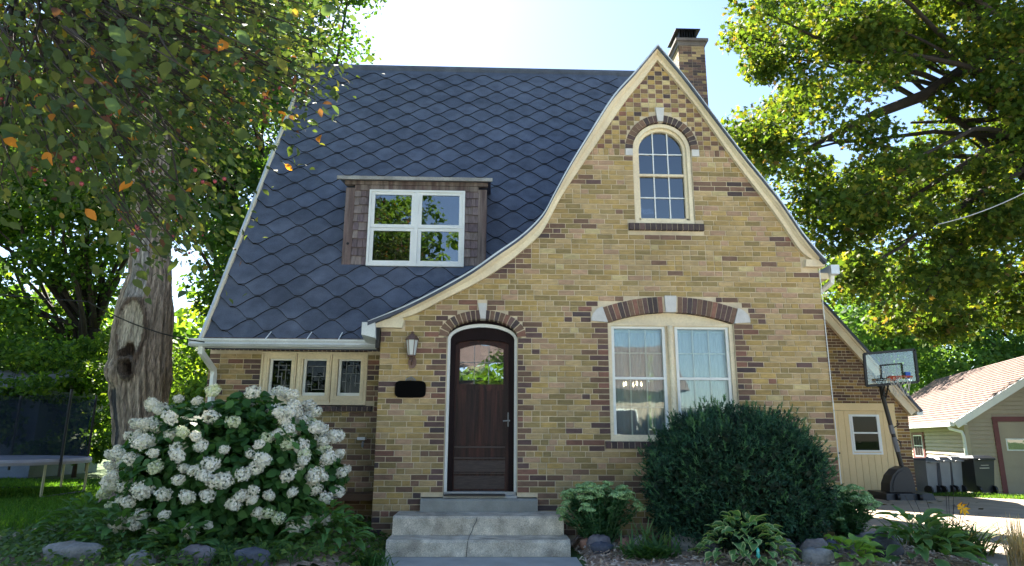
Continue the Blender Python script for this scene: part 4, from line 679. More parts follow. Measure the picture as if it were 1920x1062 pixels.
# big front window
bw=MB(); frame(bw,1.456,3.031,1.165,2.604,.05,.035,.16,ws=(.042,.05,.075,.03)); big=bw.build('front_window',m_cream,house)
arc=[bpt(s,BR-.003) for s in np.linspace(0,1,21)]
mb=MB(); mb.prism([(3.028,2.580),(3.028,2.603)][:1]+[(x,z) for x,z in arc[::-1]]+[(1.46,2.580)],.07,.16); mb.build('arched_head',m_cream,big)
mb=MB(); mb.box(1.458,3.029,.045,.09,2.565,2.583); mb.box(1.45,3.04,.0,.12,1.160,1.182); mb.build('casing',m_cream,big)
for (x0,x1) in ((1.50,2.175),(2.300,2.978)):
    mb=MB(); frame(mb,x0,x1,1.20,2.572,.035,.06,.12); mb.box(x0,x1,.065,.11,1.905,1.935); s_=mb.build('sash',m_white,big)
    for za,zb in ((1.235,1.905),(1.935,2.537)):
        n=0
        cx=[x0+.035+(x1-x0-.07)*i/3 for i in range(4)]; zm=(za+zb)/2
        mbm=MB()
        for x in cx[1:3]: mbm.box(x-.007,x+.007,.112,.128,za,zb)
        mbm.box(cx[0],cx[3],.113,.127,zm-.007,zm+.007); mbm.build('glazing_bar',m_white,s_)
        for i in range(3):
            for (p,q) in ((za,zm),(zm,zb)): rectpane(s_,cx[i],cx[i+1],p,q,.13,m_glass)
    rectpane(s_,x0+.035,x1-.035,1.235,2.537,.085,m_glass,'storm_pane')
mb=MB(); mb.lathe([(.034,0),(.034,.12),(.026,.15),(.03,.3),(.032,.55),(.024,.60),(.034,.63),(.022,.66),(.034,.72),(.028,.80),(.022,.86),(.032,.9),(.032,1.2),(.026,1.26),(.036,1.29),(.036,1.37)],(2.237,.035,1.20),12); mb.build('turned_mullion',m_cream,big,smooth=True)
mb=MB(); mb.box(2.175,2.30,.075,.15,1.20,2.572); mb.build('mullion_back',m_cream,big)
curtain(big,1.50,1.66,1.22,2.5,.22,5,m_interior); curtain(big,2.05,2.42,1.22,2.5,.22,9,m_curtain); curtain(big,2.42,2.98,1.22,2.5,.24,12,m_curtain)
m_sheer,t_=newmat('sheer_curtain'); o_=N(t_,'ShaderNodeOutputMaterial'); mx_=N(t_,'ShaderNodeMixShader'); d_=N(t_,'ShaderNodeBsdfDiffuse'); d_.inputs[0].default_value=(.66,.63,.70,1); q_=N(t_,'ShaderNodeBsdfTransparent'); mx_.inputs[0].default_value=.76
t_.links.new(q_.outputs[0],mx_.inputs[1]); t_.links.new(d_.outputs[0],mx_.inputs[2]); t_.links.new(mx_.outputs[0],o_.inputs[0])
curtain(big,1.5,2.98,1.22,2.5,.165,30,m_sheer,.006)
mb=MB()
for i in range(9): mb.box(1.5,2.98,.19,.20,2.36+i*.022,2.378+i*.022)
mb.build('blind',m_white,big)
# chandelier seen through the glass (lit)
m_bulb,t_=newmat('lit_bulb'); e_=N(t_,'ShaderNodeEmission'); e_.inputs[0].default_value=(1,.72,.42,1); e_.inputs[1].default_value=9; o_=N(t_,'ShaderNodeOutputMaterial'); t_.links.new(e_.outputs[0],o_.inputs[0])
chd=thing('chandelier','small lit chandelier glowing behind the left pane of the large front window','chandelier',(2.62,4.2,2.1))
mb=MB(); mb.tube([(0,0,.85),(0,0,.02)],.012,6)
for k in range(5):
    a=k*1.2566; mb.tube([(0,0,.03),(.09*math.cos(a),.09*math.sin(a),-.03),(.17*math.cos(a),.17*math.sin(a),.03)],.008,5)
mb.build('chandelier_arm',m_copper,chd)
for k in range(5):
    a=k*1.2566; mb=MB(); mb.lathe([(.006,0),(.018,.02),(.014,.05),(.003,.08)],(.17*math.cos(a),.17*math.sin(a),.035),8); mb.build('bulb',m_bulb,chd)
# gable window
gA=lambda r,n=24:[(GC-r*math.cos(math.pi*i/n),GZ-.01+r*math.sin(math.pi*i/n)) for i in range(n+1)]
def archpath(r,zb): return [(GC-r,zb)]+gA(r)+[(GC+r,zb)]
mb=MB(); mb.ribbon(archpath(.386,3.905),archpath(.335,3.905),.03,.15); mb.box(GC-.385,GC+.385,.015,.15,3.903,3.955); gwn=mb.build('arched_window',m_cream,house)
mb=MB(); mb.ribbon(archpath(.334,3.956),archpath(.298,3.956),.07,.14); mb.box(GC-.334,GC+.334,.07,.14,3.957,3.995); mb.box(GC-.298,GC+.298,.075,.12,4.585,4.615); sash=mb.build('sash',m_cream,gwn)
mb=MB()
for x in (GC-.099,GC+.099): mb.box(x-.007,x+.007,.098,.112,3.995,GZ-.01+math.sqrt(.298**2-.099**2))
for z in (4.29,4.905): mb.box(GC-.298,GC+.298,.099,.111,z-.007,z+.007)
mb.build('glazing_bar',m_white,sash)
xs=[GC-.298,GC-.099,GC+.099,GC+.298]
for i in range(3):
    for za,zb in ((3.995,4.29),(4.29,4.585),(4.615,4.905)): rectpane(sash,xs[i],xs[i+1],za,zb,.115,m_glassr)
    n=10; xx=np.linspace(xs[i],xs[i+1],n); top=[(float(x),GZ-.01+math.sqrt(max(0,.298**2-(x-GC)**2))) for x in xx][::-1]
    mb=MB(); mb.prism([(xs[i],4.905),(xs[i+1],4.905)]+[q for q in top if q[1]>4.906],.115,.119); mb.build('pane',m_glassr,sash)
curtain(gwn,GC-.31,GC+.31,3.96,4.86,.20,9,M('white_curtain',(.72,.75,.85),.9,.08,5,.1,60))
# dormer
DY=1.0
mb=MB(); mb.box(-2.115,-.085,DY+.03,DY+.9,3.53,4.72); dor=mb.build('dormer',m_gray_wood,house)
mb=MB(); mb.box(-2.0,-.2,DY+.02,DY+.029,3.5,4.72); mb.build('sheathing',m_doorf,dor)
for a,b in ((-2.112,-1.985),(-.205,-.088)):
    mb=MB(); mb.box(a,b,DY-.02,DY+.03,3.54,4.70); mb.build('corner_board',m_gray_wood,dor)
mb=MB(); mb.tube([(-2.04,DY-.026,3.86),(-2.04,DY+.0,3.86)],.02,10); mb.build('knot',m_black,dor)
mb=MB(); mb.box(-1.984,-.206,DY-.03,DY+.03,4.665,4.74); mb.box(-2.13,-.07,DY-.05,DY+.02,4.742,4.80); mb.build('head_board',m_gray_wood,dor)
mb=MB(); mb.add([(-2.20,DY-.12,4.80),(-.03,DY-.12,4.80),(-.03,DY+1.1,4.98),(-2.20,DY+1.1,4.98),(-2.20,DY-.12,4.825),(-.03,DY-.12,4.825),(-.03,DY+1.1,5.03),(-2.20,DY+1.1,5.03)],[(0,1,5,4),(1,2,6,5),(2,3,7,6),(3,0,4,7),(4,5,6,7),(3,2,1,0)]); dr=mb.build('dormer_roof',m_shingle,dor)
mb=MB(); mb.box(-2.225,-.005,DY-.145,DY-.115,4.785,4.835); mb.build('roof_edge',M('faded_edge',(.30,.29,.27),.8,.3,4,.3,60),dor)
for (a,b) in ((-1.984,-1.765),(-.397,-.206)):
    for k in range(9):
        z0=3.56+k*.126; x=a; 
        while x<b-.01:
            w_=rnd.choice([.06,.075,.09,.11]); x1=min(b,x+w_)
            if b-x1<.03: x1=b
            t=rnd.choice([(.17,.135,.135),(.15,.115,.12),(.20,.165,.155),(.13,.10,.11)])
            mb=MB(); dz=rnd.uniform(-.006,.006)
            mb.add([(x+.002,DY-.028,z0+dz),(x1-.002,DY-.028,z0+dz),(x1-.002,DY+.01,z0+dz),(x+.002,DY+.01,z0+dz),(x+.002,DY-.004,z0+.14),(x1-.002,DY-.004,z0+.14),(x1-.002,DY+.01,z0+.14),(x+.002,DY+.01,z0+.14)],[(0,1,5,4),(1,2,6,5),(2,3,7,6),(3,0,4,7),(4,5,6,7),(3,2,1,0)],0,jit(t,.15)); mb.build('shake',m_shake,dor,tones=True)
            x=x1
dw=MB(); frame(dw,-1.765,-.397,3.535,4.664,.03,DY-.06,DY+.02); dw.box(-1.111,-1.061,DY-.055,DY+.02,3.565,4.634); dwn=dw.build('dormer_window',m_white,house)
for x0,x1 in ((-1.735,-1.111),(-1.061,-.427)):
    for za,zb in ((3.565,4.095),(4.096,4.634)):
        yy=DY-.035 if za<4 else DY-.045
        mb=MB(); frame(mb,x0+.002,x1-.002,za+.002,zb,.04,yy,yy+.03,ws=(.048,.048,.05,.04)); s_=mb.build('sash',m_white,dwn)
        rectpane(s_,x0+.05,x1-.05,za+.052,zb-.04,yy+.015,m_glassr)
mb=MB(); mb.box(-1.72,-.44,DY+.0,DY+.012,3.56,4.64); mb.build('room_dark_sheet',m_doorf,dwn)  # near-black sheet painting the unlit room behind the dormer panes
mb=MB(); mb.add([(-2.0,DY-.10,rz_(DY-.10)+.03),(-.12,DY-.10,rz_(DY-.10)+.03),(-.12,DY+.02,3.57),(-2.0,DY+.02,3.57)],[(0,1,2,3)]); mb.build('apron_flashing',m_shingle,dor)
# three small leaded windows
sw=MB(); y=LY
frame(sw,-3.022,-1.632,1.602,2.293,.02,y+.0,y+.12,ws=(.02,.02,.03,.02)); tri=sw.build('leaded_windows',m_cream,house)
U=[(-3.002,-2.566),(-2.556,-2.106),(-2.096,-1.652)]
for i,(a,b) in enumerate(U):
    mb=MB(); frame(mb,a,b,1.632,2.273,.05,y+.02,y+.1,ws=(.075,.065,.09,.07)); frame(mb,a+.02,b-.02,1.66,2.245,.03,y+.008,y+.019); s_=mb.build('casing',m_cream,tri)
    xa,xb,za,zb=a+.115,b-.075,1.765,2.185
    mb=MB(); frame(mb,xa-.035,xb+.01,za-.045,zb+.018,.03,y+.06,y+.095,ws=(.033,.01,.043,.018)); mb.build('sash',m_white,s_)
    rectpane(s_,xa,xb,za,zb,y+.085,m_glassd)
    mb=MB(); W_,H_=xb-xa,zb-za
    segs=[[(.05,.82,.95,.82),(.3,.05,.3,.8),(.3,.5,.9,.5),(.65,.12,.65,.5),(.05,.25,.35,.25),(.3,.1,.95,.1),(.88,.5,.88,.8),(.1,.18,.3,.18)],
          [(.25,0,.25,1),(.1,.6,.95,.6),(.6,.6,.6,.95),(.5,0,.5,.6),(.75,.2,.75,.85),(.05,.35,.3,.35),(.7,.3,1,.3),(.3,.85,.9,.85)],
          [(.5,0,.5,.6),(.1,.22,.95,.22),(.3,.3,.3,.95),(.3,.7,.9,.7),(.7,.25,.7,.9),(.1,.85,.9,.85),(.15,.5,.5,.5)]][(i+2)%3]
    for (u0,v0,u1,v1) in segs: mb.beam((xa+u0*W_,y+.081,za+v0*H_),(xa+u1*W_,y+.081,za+v1*H_),.006,.008,up=(0,1,0))
    mb.build('lead_came',m_lead,s_)
mb=MB(); mb.box(-3.0,-1.65,y+.2,y+.22,1.6,2.3); mb.build('room_dark_sheet',m_black,tri)  # black sheet stands in for the dark room behind the leaded glass
# front door
def dpath(a,b,zc,zb,n=24): return [(DC-a,zb)]+[(DC-a*math.cos(math.pi*i/n),zc+b*math.sin(math.pi*i/n)) for i in range(n+1)]+[(DC+a,zb)]
dy=.14
mb=MB(); mb.ribbon(dpath(.4305,.19,2.395,.56),dpath(.385,.15,2.385,.56),dy-.02,dy+.06); mb.ribbon([(-.535,.56),(-.535,2.40)],[(-.50,.56),(-.50,2.40)],dy,dy+.06)
mbj=MB(); mbj.ribbon(dpath(.4305,.19,2.395,.565),dpath(.398,.155,2.388,.565),dy-.03,dy+.05); dtrim=mbj.build('door_trim',m_white,house)
mb=MB(); mb.ribbon(dpath(.432,.226,2.405,.56),dpath(.392,.15,2.386,.565),dy+.02,dy+.2); mb.ribbon(dpath(.397,.154,2.387,.57),dpath(.335,.06,2.33,.57),dy+.015,dy+.12); dframe=mb.build('door_frame',m_doorf,house)
slx0,slx1=-.440,.190
mb=MB(); mb.box(slx0,slx1,dy+.06,dy+.10,.575,1.8); mb.box(slx0,-.385,dy+.06,dy+.10,1.8,2.42);mb.box(.160,slx1+.05,dy+.06,dy+.10,1.8,2.42); mb.box(-.385,.160,dy+.06,dy+.10,1.8,1.842)
gt=[(-.385+.545*i/12, 2.285+.058*math.sin(math.pi*i/12)) for i in range(13)]
mb.prism([(-.385,gt[0][1])]+[(x,z) for x,z in gt[1:]]+[(.160,2.45),(-.385,2.45)],dy+.06,dy+.10); 
mb.box(slx1,slx1+.09,dy+.05,dy+.09,.575,2.42)
door=mb.build('front_door',m_door,house)
mb=MB(); mb.ribbon([(-.40,1.84),(-.40,2.28)]+[(x*1.03,z+.018) for x,z in gt]+[(.178,2.28),(.178,1.84)],[(-.383,1.845),(-.383,2.275)]+[(x,z-.003) for x,z in gt]+[(.160,2.275),(.160,1.845)],dy+.045,dy+.06); mb.build('glazing_bead',m_door,door)
xs=[-.385,-.203,-.022,.160]
for i in range(3):
    rectpane(door,xs[i],xs[i+1],1.842,2.113,dy+.075,m_glassr)
    q=[(x,z) for x,z in [(xs[i],float(np.interp(xs[i],[g[0] for g in gt],[g[1] for g in gt])))]+[g for g in gt if xs[i]<g[0]<xs[i+1]]+[(xs[i+1],float(np.interp(xs[i+1],[g[0] for g in gt],[g[1] for g in gt])))]]
    mb=MB(); mb.prism([(xs[i],2.113),(xs[i+1],2.113)]+q[::-1],dy+.075,dy+.079); mb.build('pane',m_glassr,door)
mb=MB()
for x in xs[1:3]: mb.box(x-.004,x+.004,dy+.068,dy+.074,1.842,2.335)
mb.box(xs[0],xs[3],dy+.068,dy+.074,2.109,2.117); mb.build('lead_came',m_lead,door)
for a,b in ((-.405,-.135),(-.085,.165)):
    mb=MB(); mb.box(a,b,dy+.052,dy+.06,1.11,1.78); mb.box(a+.02,b-.02,dy+.046,dy+.052,1.13,1.76); mb.build('panel',m_door,door)
mb=MB(); mb.box(-.135,-.085,dy+.044,dy+.06,1.085,1.80); mb.build('panel_mullion',m_door,door)
mb=MB(); mb.box(-.43,.19,dy+.035,dy+.06,1.075,1.095); mb.box(-.43,.19,dy+.03,dy+.06,.945,.965); mb.box(-.425,.19,dy+.05,dy+.06,.795,.93); mb.box(-.43,.19,dy+.03,dy+.06,.772,.785); mb.box(-.42,.185,dy+.052,dy+.06,.60,.75); mb.build('lower_panel',M('worn_mahogany',(.05,.035,.032),.6,.3,5,.2,60,stretch=(2,2,14)),door)
mb=MB(); mb.tube([(.235,dy+.05,1.40),(.235,dy-.01,1.40)],.012,8); mb.tube([(.235,dy-.005,1.40),(.16,dy-.01,1.395)],.009,8); mb.box(.215,.255,dy+.045,dy+.052,1.33,1.50); mb.lathe([(.022,0),(.022,.01),(.012,.014)],(.235,dy+.045,1.47),10); mb.build('door_handle',m_lead,door)
mb=MB(); mb.box(-.535,.327,-.03,.34,.51,.535); mb.box(-.53,.32,.10,.34,.535,.572); mb.build('door_sill',m_concp,house)
mat_=MB(); mat_.box(-.52,.19,-.09,.16,.5375,.552); tag(mat_.build('doormat',m_black),'dark rubber doormat lying on the top step before the front door','doormat')
# steps
st=thing('front_steps','weathered grey concrete front steps with a crack down the middle','steps',(-.1,-.45,0))
def stepbox(x0,x1,y0,y1,z0,z1,name,mat=m_conc,bev=.025,back=0):
    me=MB(); n=26; xs=np.linspace(x0,x1,n); r_=random.Random(int(x1*100)+int(z1*50)); vs=[]
    for i,x in enumerate(xs):
        e=bev*(1 if 0<i<n-1 else 1.3); j=r_.uniform(-.004,.004); 
        vs+=[(x,y0-.012+j,z0),(x,y0+j,z1-e),(x,y0+e+j,z1+r_.uniform(-.003,.001)),(x,y1,z1),(x,y1,z0)]
    fs=[]
    for i in range(n-1):
        for k in range(5): fs.append((i*5+k,(i+1)*5+k,(i+1)*5+(k+1)%5,i*5+(k+1)%5))
    fs+=[(4,3,2,1,0),tuple((n-1)*5+k for k in range(5))]; me.add(vs,fs); o=me.build(name,mat,st); o.location=(.1,.45,0); return o
stepbox(-1.045,.845,-.88,-.46,0.012,.172,'step'); stepbox(-1.035,.815,-.52,-.006,.173,.366,'step'); stepbox(-.787,.563,-.10,.12,.367,.5095,'step',M('threshold_concrete',(.27,.27,.25),.9,.15,6,.3,100))
mb=MB()
P1=[(-.125,-.5325,.36),(-.135,-.5335,.31),(-.165,-.5355,.26),(-.18,-.5375,.21),(-.20,-.539,.176)]; P2=[(-.21,-.8925,.165),(-.215,-.8975,.12),(-.22,-.899,.06),(-.225,-.901,.015)]
mb.tube(P1,.004,4); mb.tube(P2,.004,4); mb.tube([(-.2,-.54,.1745),(-.205,-.7,.1745),(-.21,-.885,.1735)],.003,4); o=mb.build('crack',m_black,st); o.location=(.1,.45,0)
# lantern
la=thing('wall_lantern','bronze carriage wall lantern with frosted glass left of the front door','lantern',(-.95,0,2.2))
mb=MB(); mb.lathe([(.012,.245),(.02,.235),(.014,.225),(.03,.21),(.055,.19),(.08,.155),(.088,.145),(.085,.14)],(0,-.12,0),6); mb.build('cap',m_copper,la)
mb=MB(); mb.lathe([(.070,.138),(.045,-.04)],(0,-.12,0),6); mb.build('glass',m_frost,la)
mb=MB()
for k in range(6):
    a=2*math.pi*k/6; mb.tube([(.073*math.cos(a),-.12+.073*math.sin(a),.14),(.048*math.cos(a),-.12+.048*math.sin(a),-.045)],.005,5)
mb.lathe([(.05,-.04),(.052,-.055),(.03,-.07),(.015,-.10),(.02,-.12),(.0,-.13)],(0,-.12,0),6); mb.build('cage',m_copper,la)
mb=MB(); mb.lathe([(.0,-.012),(.055,-.01),(.05,.0),(.03,.004),(0,.006)],(0,0,0),12); 
mb=MB(); mb.prism([(.05*math.cos(a),-.115+.075*math.sin(a)) for a in np.linspace(0,2*math.pi,17)[:-1]],-.022,-.002); mb.tube([(0,-.02,-.10),(0,-.07,-.145),(0,-.11,-.12),(0,-.12,-.08)],.009,6); mb.build('bracket',m_copper,la)
# name plaque (its face is blacked out)
pl=thing('house_plaque','plain black plaque with small scroll top on the brick beside the front door','plaque',(-.96,-.02,1.76))
mb=MB(); q=[(.185*math.copysign(abs(math.cos(a))**.35,math.cos(a)),.10*math.copysign(abs(math.sin(a))**.45,math.sin(a))) for a in np.linspace(0,2*math.pi,41)[:-1]]; mb.prism(q,-.012,.018); mb.build('plate',m_plaque,pl)
mb=MB(); mb.tube([(-.06,0,.095),(-.045,0,.12),(0,0,.145),(.045,0,.12),(.06,0,.095)],.009,6); mb.tube([(-.03,0,.10),(0,0,.122),(.03,0,.10)],.007,6); mb.build('scroll',m_lead,pl)
sp=thing('wall_spigot','small white capped outdoor faucet on the left wall near the corner','faucet',(-1.62,LY,1.16))
mb=MB(); mb.box(-.07,.03,-.11,-.0,-.0,.035); mb.build('cover',m_white,sp); mb=MB(); mb.tube([(0,0,-.02),(0,-.08,-.03),(0,-.09,-.09)],.016,8); mb.build('tap',m_lead,sp)
# ---------------------------------------------------------------- wing with plank door, garage, hoop, bins
wing=thing('side_wing','low brown brick wing with steep cream rake board and plank door at the rear','outbuilding')
WY=7.0
def wing_iv(za,zb,*a):
    hi=9.50 if zb<1.90 else 7.77-(zb-4.24)/1.246-.10
    lo=5.2 if zb<2 else max(5.2,7.2-(4.7-zb)/1.246)
    out=[]
    if zb<2.0:
        return [(lo,7.615,'L','d'),(9.20,hi,'d','R')]
    return [(lo,hi,'x','x')] if hi>lo+.1 else []
TW=lambda x,y,z:(x,y+WY,z)
ww=core('',TW,0,4.7,lambda a,b:[(p,q) for p,q,_,_ in wing_iv(a,b)],.2,'wall',wing,dz=.0677)
wb=lay(.03,68,wing_iv,lambda *a: rnd.choice(['brown','ochre','olive','brown','gold','brown','purple']))
TONES.update({k+'_w':tuple(c*f for c,f in zip(v,(.80,.70,.58))) for k,v in list(TONES.items())})
wb=[(*b[:4],b[4]+'_w') for b in wb]
place_bricks(ww,[b for b in wb],TW,0,60,lambda p:abs(p[0]-9.35)+p[2]*.4,name='brick')
mb=MB(); mb.box(5.2,5.4,WY+.01,WY+5,0,1.9); mb.box(9.3,9.49,WY+.21,WY+5,0,1.9); mb.box(5.2,9.49,WY+4.8,WY+5,0,1.9); mb.build('wall',m_mortar,wing)
mb=MB(); a=(7.2,WY-.12,4.95); b=(9.72,WY-.12,1.82)
def slope_box(mb,x0,z0,x1,z1,w,y0,y1):
    dx,dz=x1-x0,z1-z0; l=math.hypot(dx,dz); nx,nz=dz/l,-dx/l
    if nz<0: nx,nz=-nx,-nz
    mb.prism([(x0,z0),(x0-nx*w,z0-nz*w),(x1-nx*w,z1-nz*w),(x1,z1)],y0,y1)
slope_box(mb,7.2,4.95,9.68,1.86,.20,WY-.10,WY+.02); slope_box(mb,7.2,4.99,9.72,1.86,.07,WY-.14,WY+.02); slope_box(mb,5.0,2.2,7.2,4.95,.2,WY-.10,WY+.02); mb.build('rake_board',m_cream,wing)
mb=MB(); slope_box(mb,7.2,5.03,9.76,1.84,.05,WY-.17,WY+5.2); slope_box(mb,4.96,2.24,7.2,5.03,.05,WY-.17,WY+5.2); mb.build('roof',m_shingle,wing)
mb=MB(); mb.box(9.66,9.80,WY-.10,WY+5,1.74,1.85); mb.build('gutter',m_alu,wing)
mb=MB(); mb.box(7.62,9.195,WY-.03,WY+.05,1.835,2.0); mb.box(7.64,7.86,WY-.02,WY+.05,.03,1.83); mb.box(9.06,9.195,WY-.02,WY+.05,.03,1.83); mb.build('door_casing',m_yellowdoor,wing)
db=MB(); db.box(7.86,9.055,WY+.0,WY+.03,.04,1.83); wd=db.build('door',m_yellowdoor,wing)
for i in range(8):
    x=7.865+i*.149; mb=MB()
    if 2<=i<=5: mb.box(x+.004,x+.145,WY-.012,WY+.0,.05,.86)
    else: mb.box(x+.004,x+.145,WY-.012,WY+.0,.05,1.82)
    mb.build('plank',m_yellowdoor,wd)
mb=MB(); frame(mb,8.16,8.78,.93,1.74,.035,WY-.03,WY+.01); frame(mb,8.12,8.82,.87,1.75,.04,WY-.018,WY-.0131); mb.box(8.195,8.745,WY-.025,WY+.0,1.325,1.36); mb.build('window_frame',m_white,wd)
for za,zb in ((.965,1.325),(1.36,1.705)): rectpane(wd,8.195,8.745,za,zb,WY-.018,m_glassd,'pane')
mb=MB(); mb.box(8.16,8.78,WY-.006,WY-.003,.94,1.73); mb.build('room_dark_sheet',m_doorf,wd)  # dark sheet behind the panes in place of an unlit interior
mb=MB(); mb.lathe([(0,0),(.03,.01),(.03,.03),(0,.04)],(7.80,WY-.04,.88),8); mb.build('handle',m_black,wd)
# garage
gr=thing('garage','tan sided detached garage with pinkish shingle roof and maroon trimmed door','garage',(12.21,9.0,-.2),rz=math.atan2(-.316,.949))
# local x along the front wall, local y towards the back
GW,GH,GR_=5.6,2.02,3.85; GL=11.3
mb=MB()
def gpoly(y): return [(0,0),(GW,0),(GW,GH),(GW/2,GR_-.1),(0,GH)]
mb.prism(gpoly(0),0.03,.2); mb.box(.03,.2,.2,GL,0,GH); mb.box(GW-.2,GW-.03,.2,GL,0,GH); mb.prism(gpoly(0),GL,GL+.2); mb.build('wall',m_tan,gr)
nb=0
for k in range(19):
    z=.06+k*.105
    mb=MB()
    mb.add([(0,-.022,z),(.62,-.022,z),(.62,.028,z),(0,.028,z),(0,.008,z+.104),(.62,.008,z+.104),(.62,.028,z+.104),(0,.028,z+.104)],[(0,1,5,4),(1,2,6,5),(3,0,4,7),(4,5,6,7),(3,2,1,0)]); mb.build('siding_board',m_tan,gr)
    mb=MB(); 
    mb.add([(-.026,.05,z),(.028,.05,z),(.028,GL,z),(-.026,GL,z),(.008,.05,z+.104),(.028,.05,z+.104),(.028,GL,z+.104),(.008,GL,z+.104)],[(0,1,5,4),(1,2,6,5),(3,0,4,7),(2,3,7,6),(4,5,6,7),(3,2,1,0)]); mb.build('siding_board',m_tan,gr)
for k in range(17):
    z=2.055+k*.105; half=(GR_-.1-z-.05)/((GR_-.1-GH)/(GW/2))
    if half<.1: break
    mb=MB(); a,b=GW/2-half,GW/2+half
    mb.add([(a,-.022,z),(b,-.022,z),(b,.028,z),(a,.028,z),(a,.008,z+.104),(b,.008,z+.104),(b,.028,z+.104),(a,.028,z+.104)],[(0,1,5,4),(1,2,6,5),(3,0,4,7),(4,5,6,7),(3,2,1,0)]); mb.build('siding_board',m_tan,gr)
mb=MB(); mb.box(-.03,.07,-.03,.06,0,GH); mb.build('corner_post',m_tan,gr)
# roof with shingle courses
gsl=math.hypot(GW/2+.25,GR_-GH+.10)
mb=MB(); th=.0
ev=(-.28,GH-.16+.0); rg=(GW/2,GR_)
rd=Vector((rg[0]-ev[0],0,rg[1]-ev[1])); RL=rd.length; rd.normalize(); rn=Vector((-rd.z,0,rd.x))
base=MB(); base.add([(ev[0],-.25,ev[1]),(rg[0],-.25,rg[1]),(rg[0],GL+.4,rg[1]),(ev[0],GL+.4,ev[1]),(ev[0],-.25,ev[1]-.08),(rg[0],-.25,rg[1]-.08),(rg[0],GL+.4,rg[1]-.08),(ev[0],GL+.4,ev[1]-.08)],[(0,1,2,3),(7,6,5,4),(0,4,5,1),(3,2,6,7),(0,3,7,4)])
x2=2*rg[0]-ev[0]; base.add([(x2,-.25,ev[1]),(rg[0],-.25,rg[1]),(rg[0],GL+.4,rg[1]),(x2,GL+.4,ev[1]),(x2,-.25,ev[1]-.08),(rg[0],-.25,rg[1]-.08),(rg[0],GL+.4,rg[1]-.08),(x2,GL+.4,ev[1]-.08)],[(3,2,1,0),(4,5,6,7),(1,5,4,0),(7,6,2,3),(4,7,3,0)])
gro=base.build('roof',m_pinkroof,gr,tones=True)
sh=MB(); nrow=int(RL/.14)
for r in range(nrow):
    s0=r*RL/nrow; s1=s0+RL/nrow*1.0; y=-.27+(r%2)*.15
    while y<GL+.4:
        y1=min(y+.3-.006,GL+.41)
        p0=Vector((ev[0],0,ev[1]))+rd*s0; p1=Vector((ev[0],0,ev[1]))+rd*s1
        t=jit(rnd.choice([(.165,.118,.10),(.175,.125,.106),(.158,.112,.096),(.182,.13,.11)]),.1)
        a=p0+rn*.022; b=p1+rn*.004
        sh.add([(a.x,y,a.z),(a.x,y1,a.z),(b.x,y1,b.z),(b.x,y,b.z),(p0.x,y,p0.z),(p0.x,y1,p0.z)],[(0,3,2,1),(0,1,5,4)],0,t); y+=.3
o=sh.build('shingle',m_pinkroof,gro,tones=True); o['kind']='stuff'
mb=MB(); slope_box(mb,-.32,GH-.20+.02,GW/2,GR_+.02,.17,-.30,-.255); slope_box(mb,GW/2,GR_+.02,GW+.32,GH-.20+.02,.17,-.30,-.255); mb.build('rake_board',m_white,gr)
mb=MB(); mb.box(-.40,-.29,-.24,GL+.3,GH-.28,GH-.17); mb.build('gutter',m_white,gr)
mb=MB(); mb.box(-.28,.0,-.2,GL+.3,GH-.24,GH-.22); mb.build('soffit',m_white,gr)
mb=MB(); mb.tube([(-.35,.05,GH-.28),(-.33,.05,GH-.34),(-.08,.02,GH-.42),(-.05,.0,GH-.55),(-.05,-.0,.35),(-.04,-.04,.10),(.10,-.2,.03)],.04,8); mb.build('downspout',m_white,gr)
mb=MB(); frame(mb,.62,4.98,.0,1.98,.10,-.04,.02,ws=(.11,.11,.0001,.12)); mb.build('door_trim',m_maroon,gr)
mb=MB(); mb.box(.735,4.865,.0,.03,.0,1.855); gd=mb.build('garage_door',m_tan,gr)
for k in range(5):
    mb=MB(); mb.box(.74,4.86,-.012,-.001,.01+k*.368,.01+k*.368+.355); mb.build('panel',m_tan,gd)
mb=MB(); 
for x in (.85,1.75,2.65,3.55): frame(mb,x,x+.75,1.14,1.44,.03,-.022,-.0125)
mb.build('window_frame',m_white,gd)
for x in (.85,1.75,2.65,3.55): rectpane(gd,x+.03,x+.72,1.17,1.41,-.018,m_glassr)
mb=MB(); mb.box(-.045,-.015,3.65,4.95,.80,1.62); mb.build('window_trim',m_maroon,gr)
mb=MB(); mb.box(-.055,-.046,3.78,4.70,.88,1.54); mb.build('window_frame',m_white,gr)
mb=MB()
for i in range(3):
    for j in range(2): mb.box(-.062,-.056,3.82+i*.29,4.07+i*.29,.92+j*.31,1.20+j*.31)
mb.build('pane',m_doorf,gr)
# basketball hoop
hp=thing('basketball_hoop','leaning portable basketball hoop with clear backboard and black wheeled base','basketball hoop',(8.55,6.05,0))
mb=MB(); mb.add([(-.52,-.35,.0),(.50,-.35,0),(.62,.45,0),(-.52,.45,0),(-.50,-.33,.13),(.46,-.33,.13),(.56,.42,.15),(-.46,.42,.15)],[(0,1,5,4),(1,2,6,5),(2,3,7,6),(3,0,4,7),(4,5,6,7),(3,2,1,0)]); mb.build('base',m_plastic,hp)
mb=MB(); sh_=[(-.36,.15),(-.34,.32),(-.26,.48),(-.14,.60),(.0,.66),(.05,.66),(.12,.60),(.16,.45),(.18,.30),(.18,.15)]; mb.prism(sh_[::-1],-.22,.10); mb.prism([(x*.7-.04,z*.8+.06) for x,z in sh_][::-1],-.235,-.22); mb.build('base_cover',m_plastic,hp)
for x in (-.30,.16):
    mb=MB(); mb.tube([(x-.03,-.37,.07),(x+.03,-.37,.07)],.065,12); mb.build('wheel',m_black,hp)
mb=MB(); mb.tube([(.10,0,.55),(-.02,0,1.35),(-.14,0,2.1),(-.18,-.02,2.55)],.045,8); pole=mb.build('pole',m_black,hp)
